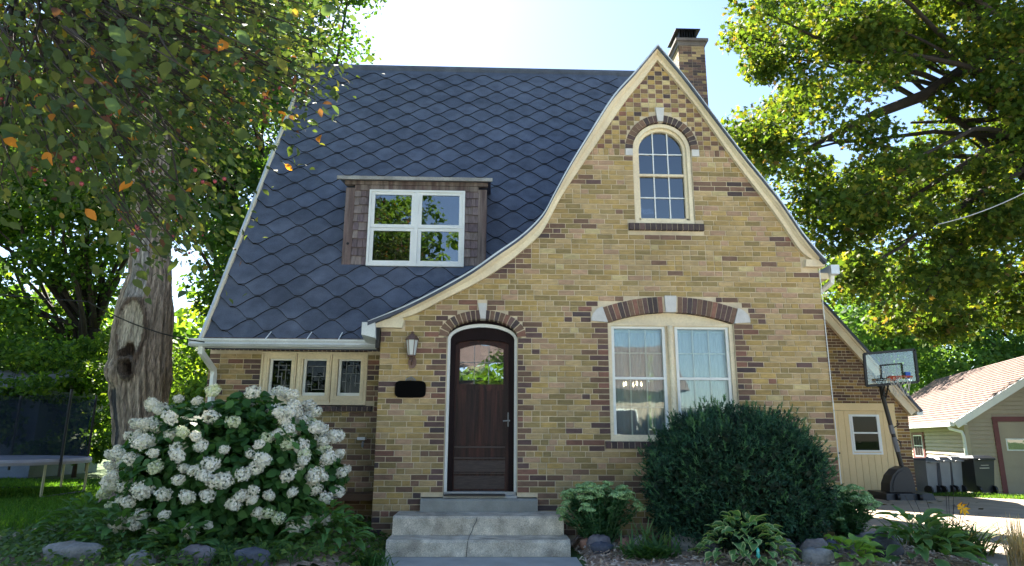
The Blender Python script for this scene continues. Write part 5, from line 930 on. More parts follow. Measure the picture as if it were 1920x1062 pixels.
mb=MB(); mb.tube([(.040,0,.95),(-.005,0,1.25)],.052,8); mb.tube([(-.02,0,1.32),(-.045,0,1.5)],.052,8); mb.build('pole_sleeve',m_greyplastic,pole)
mb=MB(); mb.tube([(.02,-.06,1.2),(.06,-.10,1.15),(.05,-.12,1.05)],.012,6); mb.tube([(.0,-.04,1.45),(.06,-.1,1.5),(.04,-.12,1.6)],.012,6); mb.build('crank',m_black,pole)
mb=MB()
for x in (-.22,-.14):
    mb.tube([(x,-.0,2.3),(x+.0,-.42,2.9)],.018,6); mb.tube([(x+.05,.0,2.05),(x,-.42,2.6)],.018,6)
mb.tube([(-.05,.05,2.15),(-.30,.02,2.60)],.02,6); mb.tube([(-.0,.05,2.35),(.06,.05,2.2)],.012,6); mb.build('support_arm',m_black,hp)
# backboard tilted slightly, turned to the driveway
B=[(-.80,2.93),(.28,3.03),(.27,2.36),(-.82,2.27)]  # corner x,z (x relative), at y=-.85
by=-.62
def B_(u,v,y=0):
    tl,tr,br,bl=[Vector((x,0,z)) for x,z in B]; top=tl.lerp(tr,u); bot=bl.lerp(br,u); p=bot.lerp(top,v); return (p.x,by+y,p.z)
def bbeam(mb,u0,v0,u1,v1,w,y=-.01,t=.03,mi=0): mb.beam(B_(u0,v0,y),B_(u1,v1,y),t,w,mi,up=(0,0,1) if abs(u1-u0)>abs(v1-v0) else (1,0,0))
mb=MB(); mb.add([B_(0,0),B_(1,0),B_(1,1),B_(0,1),B_(0,0,.006),B_(1,0,.006),B_(1,1,.006),B_(0,1,.006)],[(0,1,2,3),(7,6,5,4),(0,4,5,1),(1,5,6,2),(2,6,7,3),(3,7,4,0)]); bb=mb.build('backboard',m_board,hp)
mb=MB(); 
for q in ((0,0,1,0),(0,1,1,1),(0,0,0,1),(1,0,1,1)): bbeam(mb,*q,.05,-.0,.04)
for u in (.345,.63): bbeam(mb,u,0,u,1,.03,.03,.03)
bbeam(mb,.345,.33,.63,.33,.03,.03,.03); mb.build('backboard_frame',m_black,bb)
mb=MB()
for q in ((.30,.18,.30,.60),(.72,.18,.72,.60),(.30,.60,.72,.60)): bbeam(mb,*q,.03,-.012,.004)
mb.build('target_square',m_black,bb)
mb=MB(); mb.box(.0,.10,by-.05,by-.01,2.42,2.56); mb.build('corner_pad',m_blue,bb)
rc=Vector((-.28,by-.28,2.43))
mb=MB(); mb.tube([rc+Vector((.225*math.cos(a),.225*math.sin(a),0)) for a in np.linspace(0,2*math.pi,25)],.012,6,cap=False); mb.beam(rc+Vector((0,.22,0)),(rc.x,by,2.42),.12,.10); mb.build('rim',m_orange,hp)
mb=MB()
for k in range(12):
    for s in (-1,1):
        P=[]
        for j in range(5):
            a=2*math.pi*(k+.5*s*j)/12; r=.22-.1*(j/4)**.7; P.append(rc+Vector((r*math.cos(a),r*math.sin(a),-.095*j)))
        mb.tube(P,.004,4)
mb.build('net',m_rope,hp)
# bins
def bin_(x,y,rz,mat,lab,h=.80,w=.50,label_bar=False):
    b=thing('wheelie_bin',lab,'bin',(x,y,float(gz(x,y))),'wheeled bins beside the garage',rz=rz)
    mb=MB(); q=w/2
    vs=[(-q*.82,-q*.8,.05),(q*.82,-q*.8,.05),(q*.82,q*.8,.05),(-q*.82,q*.8,.05),(-q,-q,h),(q,-q,h),(q,q,h),(-q,q,h)]
    mb.add(vs,[(0,1,5,4),(1,2,6,5),(2,3,7,6),(3,0,4,7),(4,5,6,7),(3,2,1,0)]); mb.box(-q-.02,q+.02,-q-.02,q+.02,h-.04,h); mb.build('body',mat,b)
    mb=MB(); mb.add([(-q-.03,-q-.04,h+.001),(q+.03,-q-.04,h+.001),(q+.03,q+.04,h+.001),(-q-.03,q+.04,h+.001),(-q*.8,-q*.8,h+.06),(q*.8,-q*.8,h+.06),(q*.8,q*.9,h+.05),(-q*.8,q*.9,h+.05)],[(0,1,5,4),(1,2,6,5),(2,3,7,6),(3,0,4,7),(4,5,6,7),(3,2,1,0)]); mb.build('lid',m_plastic,b)
    mb=MB(); mb.tube([(-q*.7,-q-.09,h-.03),(q*.7,-q-.09,h-.03)],.014,6); mb.tube([(-q*.7,-q-.09,h-.03),(-q*.7,-q,h-.03)],.012,6); mb.tube([(q*.7,-q-.09,h-.03),(q*.7,-q,h-.03)],.012,6); mb.build('handle',mat,b)
    for s in (-1,1):
        mb=MB(); mb.tube([(s*q*.75-.025,-q*.8,.10),(s*q*.75+.025,-q*.8,.10)],.10,14); mb.build('wheel',m_black,b)
    if label_bar: 
        mb=MB(); mb.box(-.14,.14,-q*.96-.004,-q*.9,h*.72,h*.735); mb.box(-.10,.12,-q*.98-.004,-q*.9,h*.80,h*.81); mb.build('raised_lettering',m_rope,b)
bin_(11.22,7.55,.25,m_plastic,'large black wheeled bin nearest the garage downspout',.80,.62,True)
bin_(10.62,7.45,.35,m_greyplastic,'grey sided bin second from the garage downspout',.76,.34)
bin_(10.28,7.35,.35,m_greyplastic,'grey sided bin third from the garage downspout',.76,.34)
bin_(9.92,7.3,.35,m_greyplastic,'dark grey bin at the end of the row beside the brick wing',.74,.36)
# fallen downspout length lying beside the bed
mb=MB(); mb.beam((4.70,.72,.035),(4.98,.02,.035),.09,.05); mb.beam((4.62,.70,.03),(4.90,.0,.03),.05,.04)
tag(mb.build('loose_downspout',m_alu),'loose white metal downspout length lying at the driveway edge','downspout')
# leaf litter on the driveway
n=70; V=[]; tn=[]
for i in range(n):
    x=rnd.uniform(5.5,10.5); y=rnd.uniform(1.5,6.2); a=rnd.uniform(0,6.3); s=rnd.uniform(.02,.07); c=Vector((x,y,.012))
    d=Vector((math.cos(a),math.sin(a),rnd.uniform(0,.3)))*s; e=Vector((-math.sin(a),math.cos(a),rnd.uniform(0,.4)))*s*.6
    V.append([c+d,c+e,c-d,c-e]); tn.append(jit(rnd.choice([(.06,.04,.02),(.10,.07,.03),(.03,.02,.015)])))
me=fastmesh('fallen_leaves',np.array([[tuple(p) for p in q] for q in V]),4,np.array(tn)); tag(link('fallen_leaves',me,m_leafn),'scattered dry brown leaves lying on the driveway','leaves',kind='stuff')
# cables
def cable(pts,r,mat,lab):
    P=[Vector(p) for p in pts]; Q=[]
    for a,b in zip(P,P[1:]):
        for i in range(8): t=i/8; q=a.lerp(b,t); q.z-=4*.06*t*(1-t); Q.append(q)
    Q.append(P[-1]); mb=MB(); mb.tube(Q,r,5); return tag(mb.build('utility_cable',mat),lab,'cable')
cable([(-7.2,-2.2,2.80),(-3.715,-2.0,2.40),(-2.66,-1.9,2.05),(-1.9,.2,2.2)][:3]+[(-3.64,.9,2.50)][:0]+[(-2.2,-.4,2.30)][:0],.006,m_wire,'thin dark cable crossing in front of the scarred tree trunk')
cable([(8.7,4.0,5.30),(10.54,4.0,5.98),(14,4.2,7.3)],.010,m_wirew,'pale thin cable running through the right maple foliage')
# trampoline
tr=thing('trampoline','round backyard trampoline with dark safety net beside the blue shed','trampoline',(-8.55,4.35,.15))
tr.location=(-9.25,4.55,.15); RT=1.75
ring_=[(RT*math.cos(a),RT*math.sin(a)) for a in np.linspace(0,2*math.pi,41)]
mb=MB(); mb.tube([(x,y,.60) for x,y in ring_],.03,6,cap=False); mb.build('frame',m_leg,tr)
mb=MB(); mb.lathe([(RT-.26,.625),(RT-.25,.645),(RT+.04,.645),(RT+.06,.60),(RT+.05,.55)],(0,0,0),40); mb.build('spring_pad',M('lilac_pad',(.34,.33,.38),.7,.1,4,.1,60),tr)
mb=MB(); mb.lathe([(0,.60),(RT-.25,.61)],(0,0,0),40); mb.build('jump_mat',m_black,tr)
for k in range(8):
    a=k*math.pi/4-.35; x,y=RT*math.cos(a),RT*math.sin(a); mb=MB(); mb.tube([(x,y,.6),(x*1.0,y*1.0,.03)],.022,6); mb.build('leg',m_leg,tr)
for k in range(4):
    a=k*math.pi/2-.35; a2=a+math.pi/4; mb=MB(); mb.tube([(RT*math.cos(a),RT*math.sin(a),.02),(RT*math.cos(a2),RT*math.sin(a2),.02)],.016,6); mb.build('foot_rail',m_plastic,tr)
for k in range(6):
    a=k*math.pi/3-.22; x,y=(RT+.06)*math.cos(a),(RT+.06)*math.sin(a); mb=MB(); mb.tube([(x,y,.35),(x,y,1.85)],.024,6); mb.build('net_post',m_plastic,tr)
m_net,t_=newmat('safety_net'); o_=N(t_,'ShaderNodeOutputMaterial'); mx_=N(t_,'ShaderNodeMixShader'); d_=N(t_,'ShaderNodeBsdfDiffuse'); d_.inputs[0].default_value=(.02,.028,.045,1); q_=N(t_,'ShaderNodeBsdfTransparent'); mx_.inputs[0].default_value=.52
t_.links.new(q_.outputs[0],mx_.inputs[1]); t_.links.new(d_.outputs[0],mx_.inputs[2]); t_.links.new(mx_.outputs[0],o_.inputs[0])
mb=MB(); k=72; vs=[]
for j in range(7):
    for i in range(k):
        a=2*math.pi*i/k; sag=.10*abs(math.sin(3*(a+.22)))*(j/6); r=RT-.02-.10*math.sin(math.pi*j/6)*abs(math.sin(3*(a+.22))); z=.63+j*(1.15-sag)/6
        vs.append((r*math.cos(a),r*math.sin(a),z))
mb.add(vs,[(j*k+i,j*k+(i+1)%k,(j+1)*k+(i+1)%k,(j+1)*k+i) for j in range(6) for i in range(k)]); mb.build('net',m_net,tr,smooth=True)
# shed
shd=thing('garden_shed','dark blue lap sided garden shed with shallow grey roof behind the trampoline','shed',(-13.55,9.6,.15))
mb=MB(); mb.box(-2,2.0,0,3,0,2.2); mb.build('wall',m_shed,shd)
for k in range(20):
    z=.03+k*.112; mb=MB(); mb.add([(-2.01,-.02,z),(2.01,-.02,z),(2.01,0,z),(-2.01,0,z),(-2.01,-.004,z+.11),(2.01,-.004,z+.11),(2.01,0,z+.11),(-2.01,0,z+.11)],[(0,1,5,4),(1,2,6,5),(3,0,4,7),(4,5,6,7),(3,2,1,0)]); mb.build('siding_board',m_shed,shd)
mb=MB(); mb.box(-.1,.75,-.05,-.021,.05,1.85); mb.build('door',M('shed_door',(.10,.13,.18),.7,.1,4,.05,50),shd)
mb=MB(); mb.add([(-2.3,-.35,2.27),(2.3,-.35,2.27),(2.3,1.6,2.86),(-2.3,1.6,2.86),(-2.3,-.35,2.21),(2.3,-.35,2.21),(2.3,1.6,2.79),(-2.3,1.6,2.79)],[(0,1,2,3),(7,6,5,4),(0,4,5,1),(1,5,6,2),(3,7,4,0),(2,6,7,3)]); mb.add([(-2.3,3.4,2.27),(2.3,3.4,2.27),(2.3,1.6,2.86),(-2.3,1.6,2.86)],[(3,2,1,0)]); mb.build('roof',M('grey_shingle',(.20,.20,.22),.9,.25,5,.4,90),shd)
# ---------------------------------------------------------------- vegetation
def unit(v): return v/np.maximum(np.linalg.norm(v,axis=-1,keepdims=True),1e-9)
SH={'rhomb':np.array([(0,-.5,0),(.32,0,.06),(0,.5,0),(-.32,0,.06)]),
    'ovate':np.array([(0,-.5,0),(.22,-.28,.05),(.30,0,.07),(.17,.30,.03),(0,.5,-.06),(-.17,.30,.03),(-.30,0,.07),(-.22,-.28,.05)]),
    'maple':np.array([(0,-.5,0),(.18,-.28,.03),(.5,-.22,0),(.26,.02,.04),(.42,.3,0),(.12,.2,.03),(0,.55,-.04),(-.12,.2,.03),(-.42,.3,0),(-.26,.02,.04),(-.5,-.22,0),(-.18,-.28,.03)]),
    'blade':np.array([(-.5,0,0),(.5,0,0),(.35,.5,.0),(0,1,0),(-.35,.5,0)]),
    'needle':np.array([(-.12,0,0),(.12,0,0),(.10,.7,.02),(0,1,.04),(-.10,.7,.02)])}
def leafmesh(name,P,nrm_,size,tones,shape,aspect=1.,tang=None,fold=1.):
    n=len(P); S=SH[shape]; z=unit(nrm_); 
    if tang is None: tang=rng.normal(size=(n,3))
    x=unit(np.cross(tang,z)); y=np.cross(z,x); sz=size[:,None,None]
    V=P[:,None,:]+(x[:,None,:]*S[None,:,0:1]*aspect+y[:,None,:]*S[None,:,1:2]+z[:,None,:]*S[None,:,2:3]*fold)*sz
    return fastmesh(name,V,len(S),tones)
def tonepick(n,pal,w,j=.18):
    pal=np.array(pal); t=pal[rng.choice(len(pal),n,p=np.array(w)/sum(w))]; return t*(1+rng.uniform(-j,j,(n,1)))
def clumps(centers,r,per,flat=.65):
    c=np.array(centers); k=len(c); rr=rng.uniform(.7,1.25,k)*r
    P=np.repeat(c,per,0); d=unit(rng.normal(size=(k*per,3)))*(rng.uniform(0,1,(k*per,1))**.45); d[:,2]*=flat
    return P+d*np.repeat(rr,per)[:,None], d
def limb(mb,a,b,r0,r1,n=5,wob=.12,tone=(1,1,1),k=6):
    a,b=Vector(a),Vector(b); P=[];L_=(b-a).length; n=n+5; u1,u2=[Vector([rnd.uniform(-1,1)*wob*L_*.45 for _ in range(3)]) for _ in (0,1)]
    for i in range(n+1):
        t=i/n; p=a.lerp(b,t); 
        if 0<i<n: p+=u1*math.sin(math.pi*t)+u2*math.sin(2*math.pi*t)*.6+Vector([rnd.uniform(-1,1)*wob*L_*.04 for _ in range(3)])
        p.z+=math.sin(math.pi*t)*L_*.05
        P.append(p)
    mb.tube(P,[r0+(r1-r0)*i/n for i in range(n+1)],k,tone=tone); return P
def tree(name,label,centers,per,r,size,shape,pal,wts,trunk_base,fork,tr,mat=None,group=None,loc=None,branches=26,bark=None,upb=.7,trans=None,extra=None,cat='tree',flat=.65):
    t=thing(name,label,cat,trunk_base,group)
    b0=Vector(trunk_base)
    P,d=clumps(centers,r,per,flat); n=len(P)
    nr=rng.normal(size=(n,3))*.8+np.array([0,0,upb])+d*.5
    me=leafmesh('crown',P-np.array(trunk_base),nr,size*rng.uniform(.7,1.3,n),tonepick(n,pal,wts),shape)
    link('crown',me,mat or m_leaf,t)
    mb=MB(); fk=Vector(fork)
    limb(mb,(0,0,0),fk-b0,tr,tr*.6,6,.03,k=10)
    mb.build('trunk',bark or m_darkbark,t,smooth=True)
    mb=MB(); cs=[Vector(c) for c in rnd.sample(list(map(tuple,centers)),min(branches,len(centers)))]
    for c in cs:
        st=(fk if rnd.random()<.6 else b0.lerp(fk,rnd.uniform(.6,.95)))
        limb(mb,st-b0,c-b0,tr*.28,tr*.05,6,.16,k=5)
    for e in (extra or []):
        rr=e[0]; mb.tube([Vector(q)-b0 for q in e[1]],[rr*(1-.75*i/(len(e[1])-1)) for i in range(len(e[1]))],7)
    mb.build('branch',bark or m_darkbark,t,smooth=True)
    return t
G_dark=[(.030,.070,.017),(.040,.088,.021),(.052,.105,.024),(.075,.13,.027)]
G_mid=[(.055,.11,.024),(.075,.14,.03),(.10,.17,.035),(.13,.19,.035)]
G_map=[(.032,.062,.015),(.050,.085,.019),(.080,.115,.024),(.15,.155,.03),(.12,.085,.04)]
G_blue=[(.045,.10,.035),(.06,.12,.04),(.08,.14,.045)]
tree('maple_tree','dense dark green tree rising behind the left slope of the roof',T1,330,.95,.17,'rhomb',G_dark,[3,4,3,1],(-6.2,10.5,.1),(-6,10.3,4.0),.35)
tree('shade_tree','broad leafy tree filling the far left behind the shed',T2,420,1.25,.20,'rhomb',G_dark+G_mid[2:],[3,3,3,2,2,1],(-13.0,13.5,.1),(-12.6,13.3,4.5),.32)
def shrub(label,cs,per,r,size,pal,w,base,shape='ovate'):
    return tree('tall_shrub',label,cs,per,r,size,shape,pal,w,base,(base[0],base[1],base[2]+.9),.06,group='tall shrubs behind the trampoline',branches=10,cat='shrub')
ls=sorted(T2b,key=lambda c:c[0]); k3=len(ls)//3
shrub('leafy shrub growing behind the trampoline, leftmost of three',ls[:k3],260,.62,.13,G_mid+G_dark[:2],[2,3,2,1,2,2],(ls[k3//2][0],10,.1))
shrub('leafy shrub growing directly behind the scarred trunk',ls[k3:2*k3],260,.62,.13,G_mid+G_dark[:2],[2,3,2,1,2,2],(ls[k3+k3//2][0],10,.1))
shrub('leafy shrub between the scarred trunk and the house corner',[c for c in ls[2*k3:]],260,.62,.13,G_mid,[2,3,2,1],(-6.3,9.6,.1))
# bright fine-leaved tree beyond, sunlit look put into its leaf colours
bx=[[-7.3+rnd.uniform(-1.7,1.7),13.5+rnd.uniform(-1.2,1.2),z] for z in np.linspace(1.0,8.2,78)]
tree('sunlit_tree','bright yellow green sunlit tree seen between the trunk and the roof edge',bx,230,.9,.15,'rhomb',[(.15,.22,.03),(.20,.25,.035),(.10,.17,.03)],[2,2,1],(-7.3,13.5,.1),(-7.3,13.5,3.),.12)
# big maple on the right
lim=[(.19,[(14.3,6.8,11.55),(12.95,6.8,11.05),(10.8,6.8,9.64),(9.5,6.8,9.1),(8.78,6.8,8.72),(8.07,6.8,8.35),(7.5,6.8,7.99)]),
     (.15,[(14.6,6.8,11.9),(12.7,6.8,12.2),(11.6,6.8,12.6)]),(.13,[(14.6,6.8,10.4),(14.17,6.8,10.77),(11.79,6.8,10.79),(10.5,6.8,10.68)]),
     (.13,[(14.8,6.8,8.6),(13.0,6.6,8.6),(11.2,6.4,7.6),(9.6,6.2,6.6)]),(.12,[(14.8,6.8,9.4),(12.5,7.2,9.2),(10.8,7.4,9.2)])]
tree('maple_tree','large backlit maple overhanging from the right with yellow green leaves',T3,400,.85,.135,'maple',G_map,[3,4,4,1.6,.35],(15.2,7.0,0),(14.8,6.9,8.6),.38,extra=lim,branches=36)
h=len(T4)//2; ft=sorted(T4,key=lambda c:c[0])
tree('background_tree','bluish green tree far behind the brick wing',ft[:h],300,1.7,.26,'rhomb',G_blue,[1,2,1],(20,26,0),(20,26,5),.4,group='trees far behind the garage')
tree('background_tree','bluish green tree far behind the garage roof',ft[h:],300,1.7,.26,'rhomb',G_blue,[1,1,1],(29,26,0),(29,26,5),.4,group='trees far behind the garage')
tree('background_tree','distant pale treetop seen through the gap in the maple',T4b,300,1.5,.24,'rhomb',G_blue,[1,1,2],(26.5,27,0),(26.5,27,8),.35,group='trees far behind the garage')
# ring of distant woods
wc=[]
for i in range(230):
    a=rnd.uniform(-1.35,1.35) if i<150 else rnd.uniform(-.95,-.3); d_=rnd.uniform(38,60); wc.append((d_*math.sin(a),d_*math.cos(a),rnd.uniform(0,9)))
P,d=clumps(wc,4.2,130,.7); n=len(P)
tag(link('distant_woods',leafmesh('distant_woods',P,rng.normal(size=(n,3))+np.array([0,0,.6]),.9*rng.uniform(.6,1.3,n),tonepick(n,G_dark+G_mid,[1,2,2,2,2,2,1,1]),'rhomb'),m_leaf),'distant wood closing the horizon behind the gardens','woods',kind='stuff')
# unseen trees and house made up across the street for the panes to reflect
for i,(x,y,z,s) in enumerate([(-14,-26,8,4.8),(-6.2,-27,11.8,4.6),(2.0,-31,3.6,2.6),(-21,-22,6,4),(19,-34,3.6,2.6),(20,-30,5,3.6)]):
    cs=[(x+rnd.gauss(0,.45)*s,y+rnd.gauss(0,.4)*s,max(1.6,z+rnd.gauss(0,.42)*s)) for _ in range(46)]
    tree('street_tree',['round street tree standing left of the house across the street','taller street tree nearest the opposite front walk','smaller street tree before the opposite house','street tree at the far left end of the street','low street tree right of the opposite house','street tree at the far right end of the street'][i],cs,170,1.25,.34,'rhomb',G_mid,[1,2,2,1],(x,y,0),(x,y,z*.55),.25,group='made-up trees across the street',branches=8)
oh=thing('neighbour_house','made-up cream house with brown gable roof across the street','house',(5,-38,0))
mb=MB(); mb.box(-7,7,-5,4,0,4.2); mb.build('wall',m_tan,oh)
mb=MB(); mb.add([(-7.6,4.6,4.1),(7.6,4.6,4.1),(7.6,-.5,7.6),(-7.6,-.5,7.6),(-7.6,-5.6,4.1),(7.6,-5.6,4.1)],[(0,1,2,3),(3,2,5,4),(0,3,4),(1,5,2)]); mb.build('roof',M('brown_roof',(.13,.10,.09),.9,.2,4,.2,60),oh)
for x in (-5,-1.2,2.6): 
    mb=MB(); mb.box(x,x+1.6,4.01,4.06,1.3,3.0); f=mb.build('window',m_white,oh); mb=MB(); mb.box(x+.1,x+1.5,4.07,4.08,1.4,2.9); mb.build('pane',m_doorf,f)
p=MB(); p.box(-60,60,-21,-11.6,.003,.012); tag(p.build('street',M('bounce_street_concrete',(.40,.385,.35),.9,.15,3,.3,80)),kind='structure')  # unseen street, made broad and pale to bounce sunlight onto the facade

# ---- the scarred old trunk
ot=thing('old_tree','massive old tree trunk with scarred pale hollow knots standing on the lawn','tree',(-5.08,2.05,.1))
prof=[(0,-5.02,.56),(.25,-5.03,.46),(.6,-5.035,.375),(1.2,-5.11,.355),(1.6,-5.19,.375),(1.95,-5.22,.405),(2.2,-5.26,.415),(2.55,-5.28,.405),(2.95,-5.29,.385),(3.2,-5.29,.345),(3.5,-5.27,.295),(4.2,-5.36,.27),(5.5,-5.5,.25),(7.0,-5.6,.22)]
pz=[q[0] for q in prof]; NT,NZ=132,230; vs=[];tn=[]
for j in range(NZ):
    z=7.0*j/(NZ-1) if j<NZ else 7
    z=z if z>0 else 0
    cx=np.interp(z,pz,[q[1] for q in prof]); r0=np.interp(z,pz,[q[2] for q in prof])
    for i in range(NT):
        a=2*math.pi*i/NT; fr=-math.sin(a); side=math.cos(a)     # fr=1 faces the viewer
        r=r0*(1+.035*math.sin(9*a+1.3*math.sin(z*2))+.02*math.sin(17*a-z*3)+.012*math.sin(31*a+z*9)*math.sin(z*14)+rnd.uniform(-.012,.012))
        if z<.5: r*=1+.22*(1-z/.5)**2*max(0,math.sin(5*a+.6))
        fi=math.sin(23*a+1.5*math.sin(z*3.1)+.8*math.sin(z*7))+.6*math.sin(37*a-2*math.sin(z*2.3)); r+=.008*fi; tone=np.array((.33,.265,.215))*(.85+.22*fi)*(1 if side<.3 else 1.1); 
        if fr>.0:
            # pale dead wood shield
            u=side*1.0
            e=((u+.0)/.42)**2+((z-2.62)/.42)**2
            if e<1: r-=.06*(1-e)**.5*1.0; tone=np.array((.42,.37,.30))*(1+.2*math.sin(30*a)*rnd.uniform(0,1))
            elif e<1.8: r+=.05*(1.8-e)/.8*(1 if e>1.15 else .5); tone=np.array((.15,.11,.085))
            e2=((u-.0)/.25)**2+((z-2.27)/.16)**2
            if e2<1: r-=.10*(1-e2)**.5; tone=np.array((.055,.035,.022))
            e3=((u+.02)/.20)**2+((z-2.05)/.13)**2
            if e3<1: r-=.16*(1-e3)**.6; tone=np.array((.03,.018,.012)) if e3<.6 else np.array((.12,.085,.06))
            elif e3<2.2: r+=.075*(2.2-e3)/1.2; tone=np.array((.16,.125,.10))
            e4=((u+.62)/.30)**2+((z-1.98)/.22)**2
            if e4<1: r+=.09*(1-e4); 
            if ((u+.62)/.07)**2+((z-2.0)/.04)**2<1: tone=np.array((.02,.015,.01)); r-=.05
            if z>3.1 and abs(u+.1)<.45 and z<4.3: tone=np.array((.27,.25,.235))*(1+.15*math.sin(26*a+z))
            if -.80<u<-.50 and .75<z<1.75: tone=np.array((.045,.045,.05))
            if abs(z-.93)<.03 and u<.3: r-=.02; tone*= .5
        vs.append((cx+r*math.cos(a)+5.08,r*math.sin(a)*(.95),z)); tn.append(tuple(tone))
mb=MB(); mb.v=vs; mb.t=tn; mb.f=[(j*NT+i,j*NT+(i+1)%NT,(j+1)*NT+(i+1)%NT,(j+1)*NT+i) for j in range(NZ-1) for i in range(NT)]; mb.m=[0]*len(mb.f)
mb.build('trunk',m_bark,ot,smooth=True,tones=True)
mb=MB(); oc=[(-5.6+rnd.gauss(0,1.1)-.7,2.3+rnd.gauss(0,1.),8.3+rnd.gauss(0,1.1)) for _ in range(55)]
for c in oc[:16]: limb(mb,(-.45,0,6.6),Vector(c)-Vector((-5.08,2.05,.1)),.10,.02,5,.14,k=5)
mb.build('branch',m_darkbark,ot,smooth=True)
P,d=clumps(oc,.8,230); n=len(P)
link('crown',leafmesh('crown',P-np.array([-5.08,2.05,.1]),rng.normal(size=(n,3))*.8+np.array([0,0,.7]),.14*rng.uniform(.7,1.3,n),tonepick(n,G_dark,[2,3,2,1]),'ovate'),m_leaf,ot)

# ---- crab apple hanging in from the left, near the camera
ca=thing('crab_apple_tree','crab apple branches with broad leaves and red fruit reaching in at top left','tree',(-6.6,-4.0,0))
O=Vector((-6.6,-4.0,0)); mb=MB(); limb(mb,(0,0,0),(.3,.2,3.3),.17,.12,6,.04,k=9); mb.build('trunk',m_darkbark,ca,smooth=True)
mb=MB(); LP=[];LN=[];LT=[];LS=[];LF=[]
main=[Vector((-4.9,-4.6,3.4)),Vector((-3.6,-3.2,4.2)),Vector((-4.6,-2.0,4.4)),Vector((-3.0,-4.4,4.0)),Vector((-5.0,-3.6,2.9))]
for m_ in main: limb(mb,(.3,.2,3.2),m_-O,.075,.03,6,.08,k=6)
fruit=[]
for j,c in enumerate(CA+CAn):
    c=Vector(c); s=min(main,key=lambda m:(m-c).length)
    st=s.lerp(c,.25 if j%3 else .0); dirv=(c-st)
    if j%2==0: limb(mb,st-O,c-O,.012,.0035,6,.10,k=4)
    dirv.normalize()
    down=Vector((dirv.x+.5,dirv.y,dirv.z-.35)).normalized(); nl=60 if c.y>-4.3 else 22
    tw=[c-O-down*.22,c-O,c-O+down*.2]; mb.tube(tw,[.005,.004,.002],4)
    for i in range(nl):
        t=rnd.uniform(-.26,.26); sp=.17 if c.y>-4.3 else .10
        p=c+down*t+Vector([rnd.gauss(0,1)*sp for _ in range(3)]); LP.append(p-O)
        LN.append((rnd.gauss(0,.6),rnd.gauss(-.25,.6),rnd.gauss(.55,.5))); LT.append((down.x+rnd.gauss(0,.55),down.y+rnd.gauss(0,.5),down.z-.45+rnd.gauss(0,.45)))
        LS.append(rnd.choice([rnd.uniform(.035,.06),rnd.uniform(.045,.09)])); 
    if rnd.random()<.45:
        for _ in range(rnd.choice([2,3,4,6])): fruit.append(c-O+down*rnd.uniform(-.15,.2)+Vector((rnd.gauss(0,.03),rnd.gauss(0,.03),-.06+rnd.gauss(0,.02))))
mb.build('branch',m_darkbark,ca,smooth=True)
LP=np.array(LP);LN=np.array(LN);LT=np.array(LT);LS=np.array(LS); n=len(LP)
tn=tonepick(n,[(.045,.070,.030),(.060,.088,.038),(.078,.10,.040),(.05,.08,.055),(.10,.11,.035),(.35,.14,.03),(.20,.15,.04),(.10,.05,.04)],[4,4,3,3,1.2,.12,.12,.5])
wp=LP+np.array(O); dist=np.linalg.norm(wp-np.array([0,-8.15,1.2]),axis=1); order=np.argsort(dist/LS)
big=order[:290]; rest=order[290:]
leafm=[]
for q,t in enumerate([(.045,.07,.028),(.06,.085,.032),(.04,.07,.045),(.075,.095,.03),(.10,.105,.03),(.40,.16,.03),(.055,.09,.05)]):
    b=MB(); S=SH['ovate']; 
    Lp=[(0,-.5,0)]+[(x_,y_,.05*math.sin(y_*5)) for x_,y_ in ((.0,-.25),(.0,.05),(.0,.3))]
    rim=[(.19,-.36),(.31,-.16),(.30,.08),(.19,.31),(.06,.48)]
    vs=[(0,-.5,0),(0,-.2,-.0),(0,.1,-.01),(0,.35,-.04),(0,.56,-.12)]+[(x_,y_,.07-.08*max(0,y_)) for x_,y_ in rim[:4]]+[(-x_,y_,.07-.08*max(0,y_)) for x_,y_ in rim[:4]]
    fs=[(0,5,6,1),(1,6,7,2),(2,7,8,3),(3,8,4),(0,1,10,9),(1,2,11,10),(2,3,12,11),(3,4,12)]
    b.add(vs,fs,0,t); b.add([(-.012,-.62,-.01),(.012,-.62,-.01),(.01,-.48,0),(-.01,-.48,0)],[(0,1,2,3)],0,(.10,.06,.03)); me=b.mesh('leaf',smooth=True,tones=True); me.materials.append(m_crab); leafm.append(me)
wts=[5,5,4,3,1.5,.2,3]
for i in big:
    z=Vector(LN[i]).normalized(); x=Vector(LT[i]).cross(z).normalized(); y=z.cross(x)
    me=rnd.choices(leafm,wts)[0]; o=link('leaf',me,None,ca); o.matrix_local=Matrix.Translation(Vector(LP[i]))@(Matrix((x,y,z)).transposed().to_4x4())@Matrix.Scale(LS[i]*.95,4)
me=leafmesh('leaf',LP[rest],LN[rest],LS[rest],tn[rest],'ovate',tang=LT[rest],fold=1.8); o=link('leaf',me,m_crab,ca); o['kind']='stuff'
fb_=MB(); fb_.lathe([(0,-.5),(.35,-.42),(.5,0),(.38,.38),(.1,.45)],(0,0,0),8); fme=fb_.mesh('fruit',smooth=True); fme.materials.append(M('crab_apple_skin',(.24,.035,.045),.35,.3,6,.02,40,spec=.5))
for p in fruit[:280]: o=link('fruit',fme,None,ca,p); o.scale=(.021,)*3

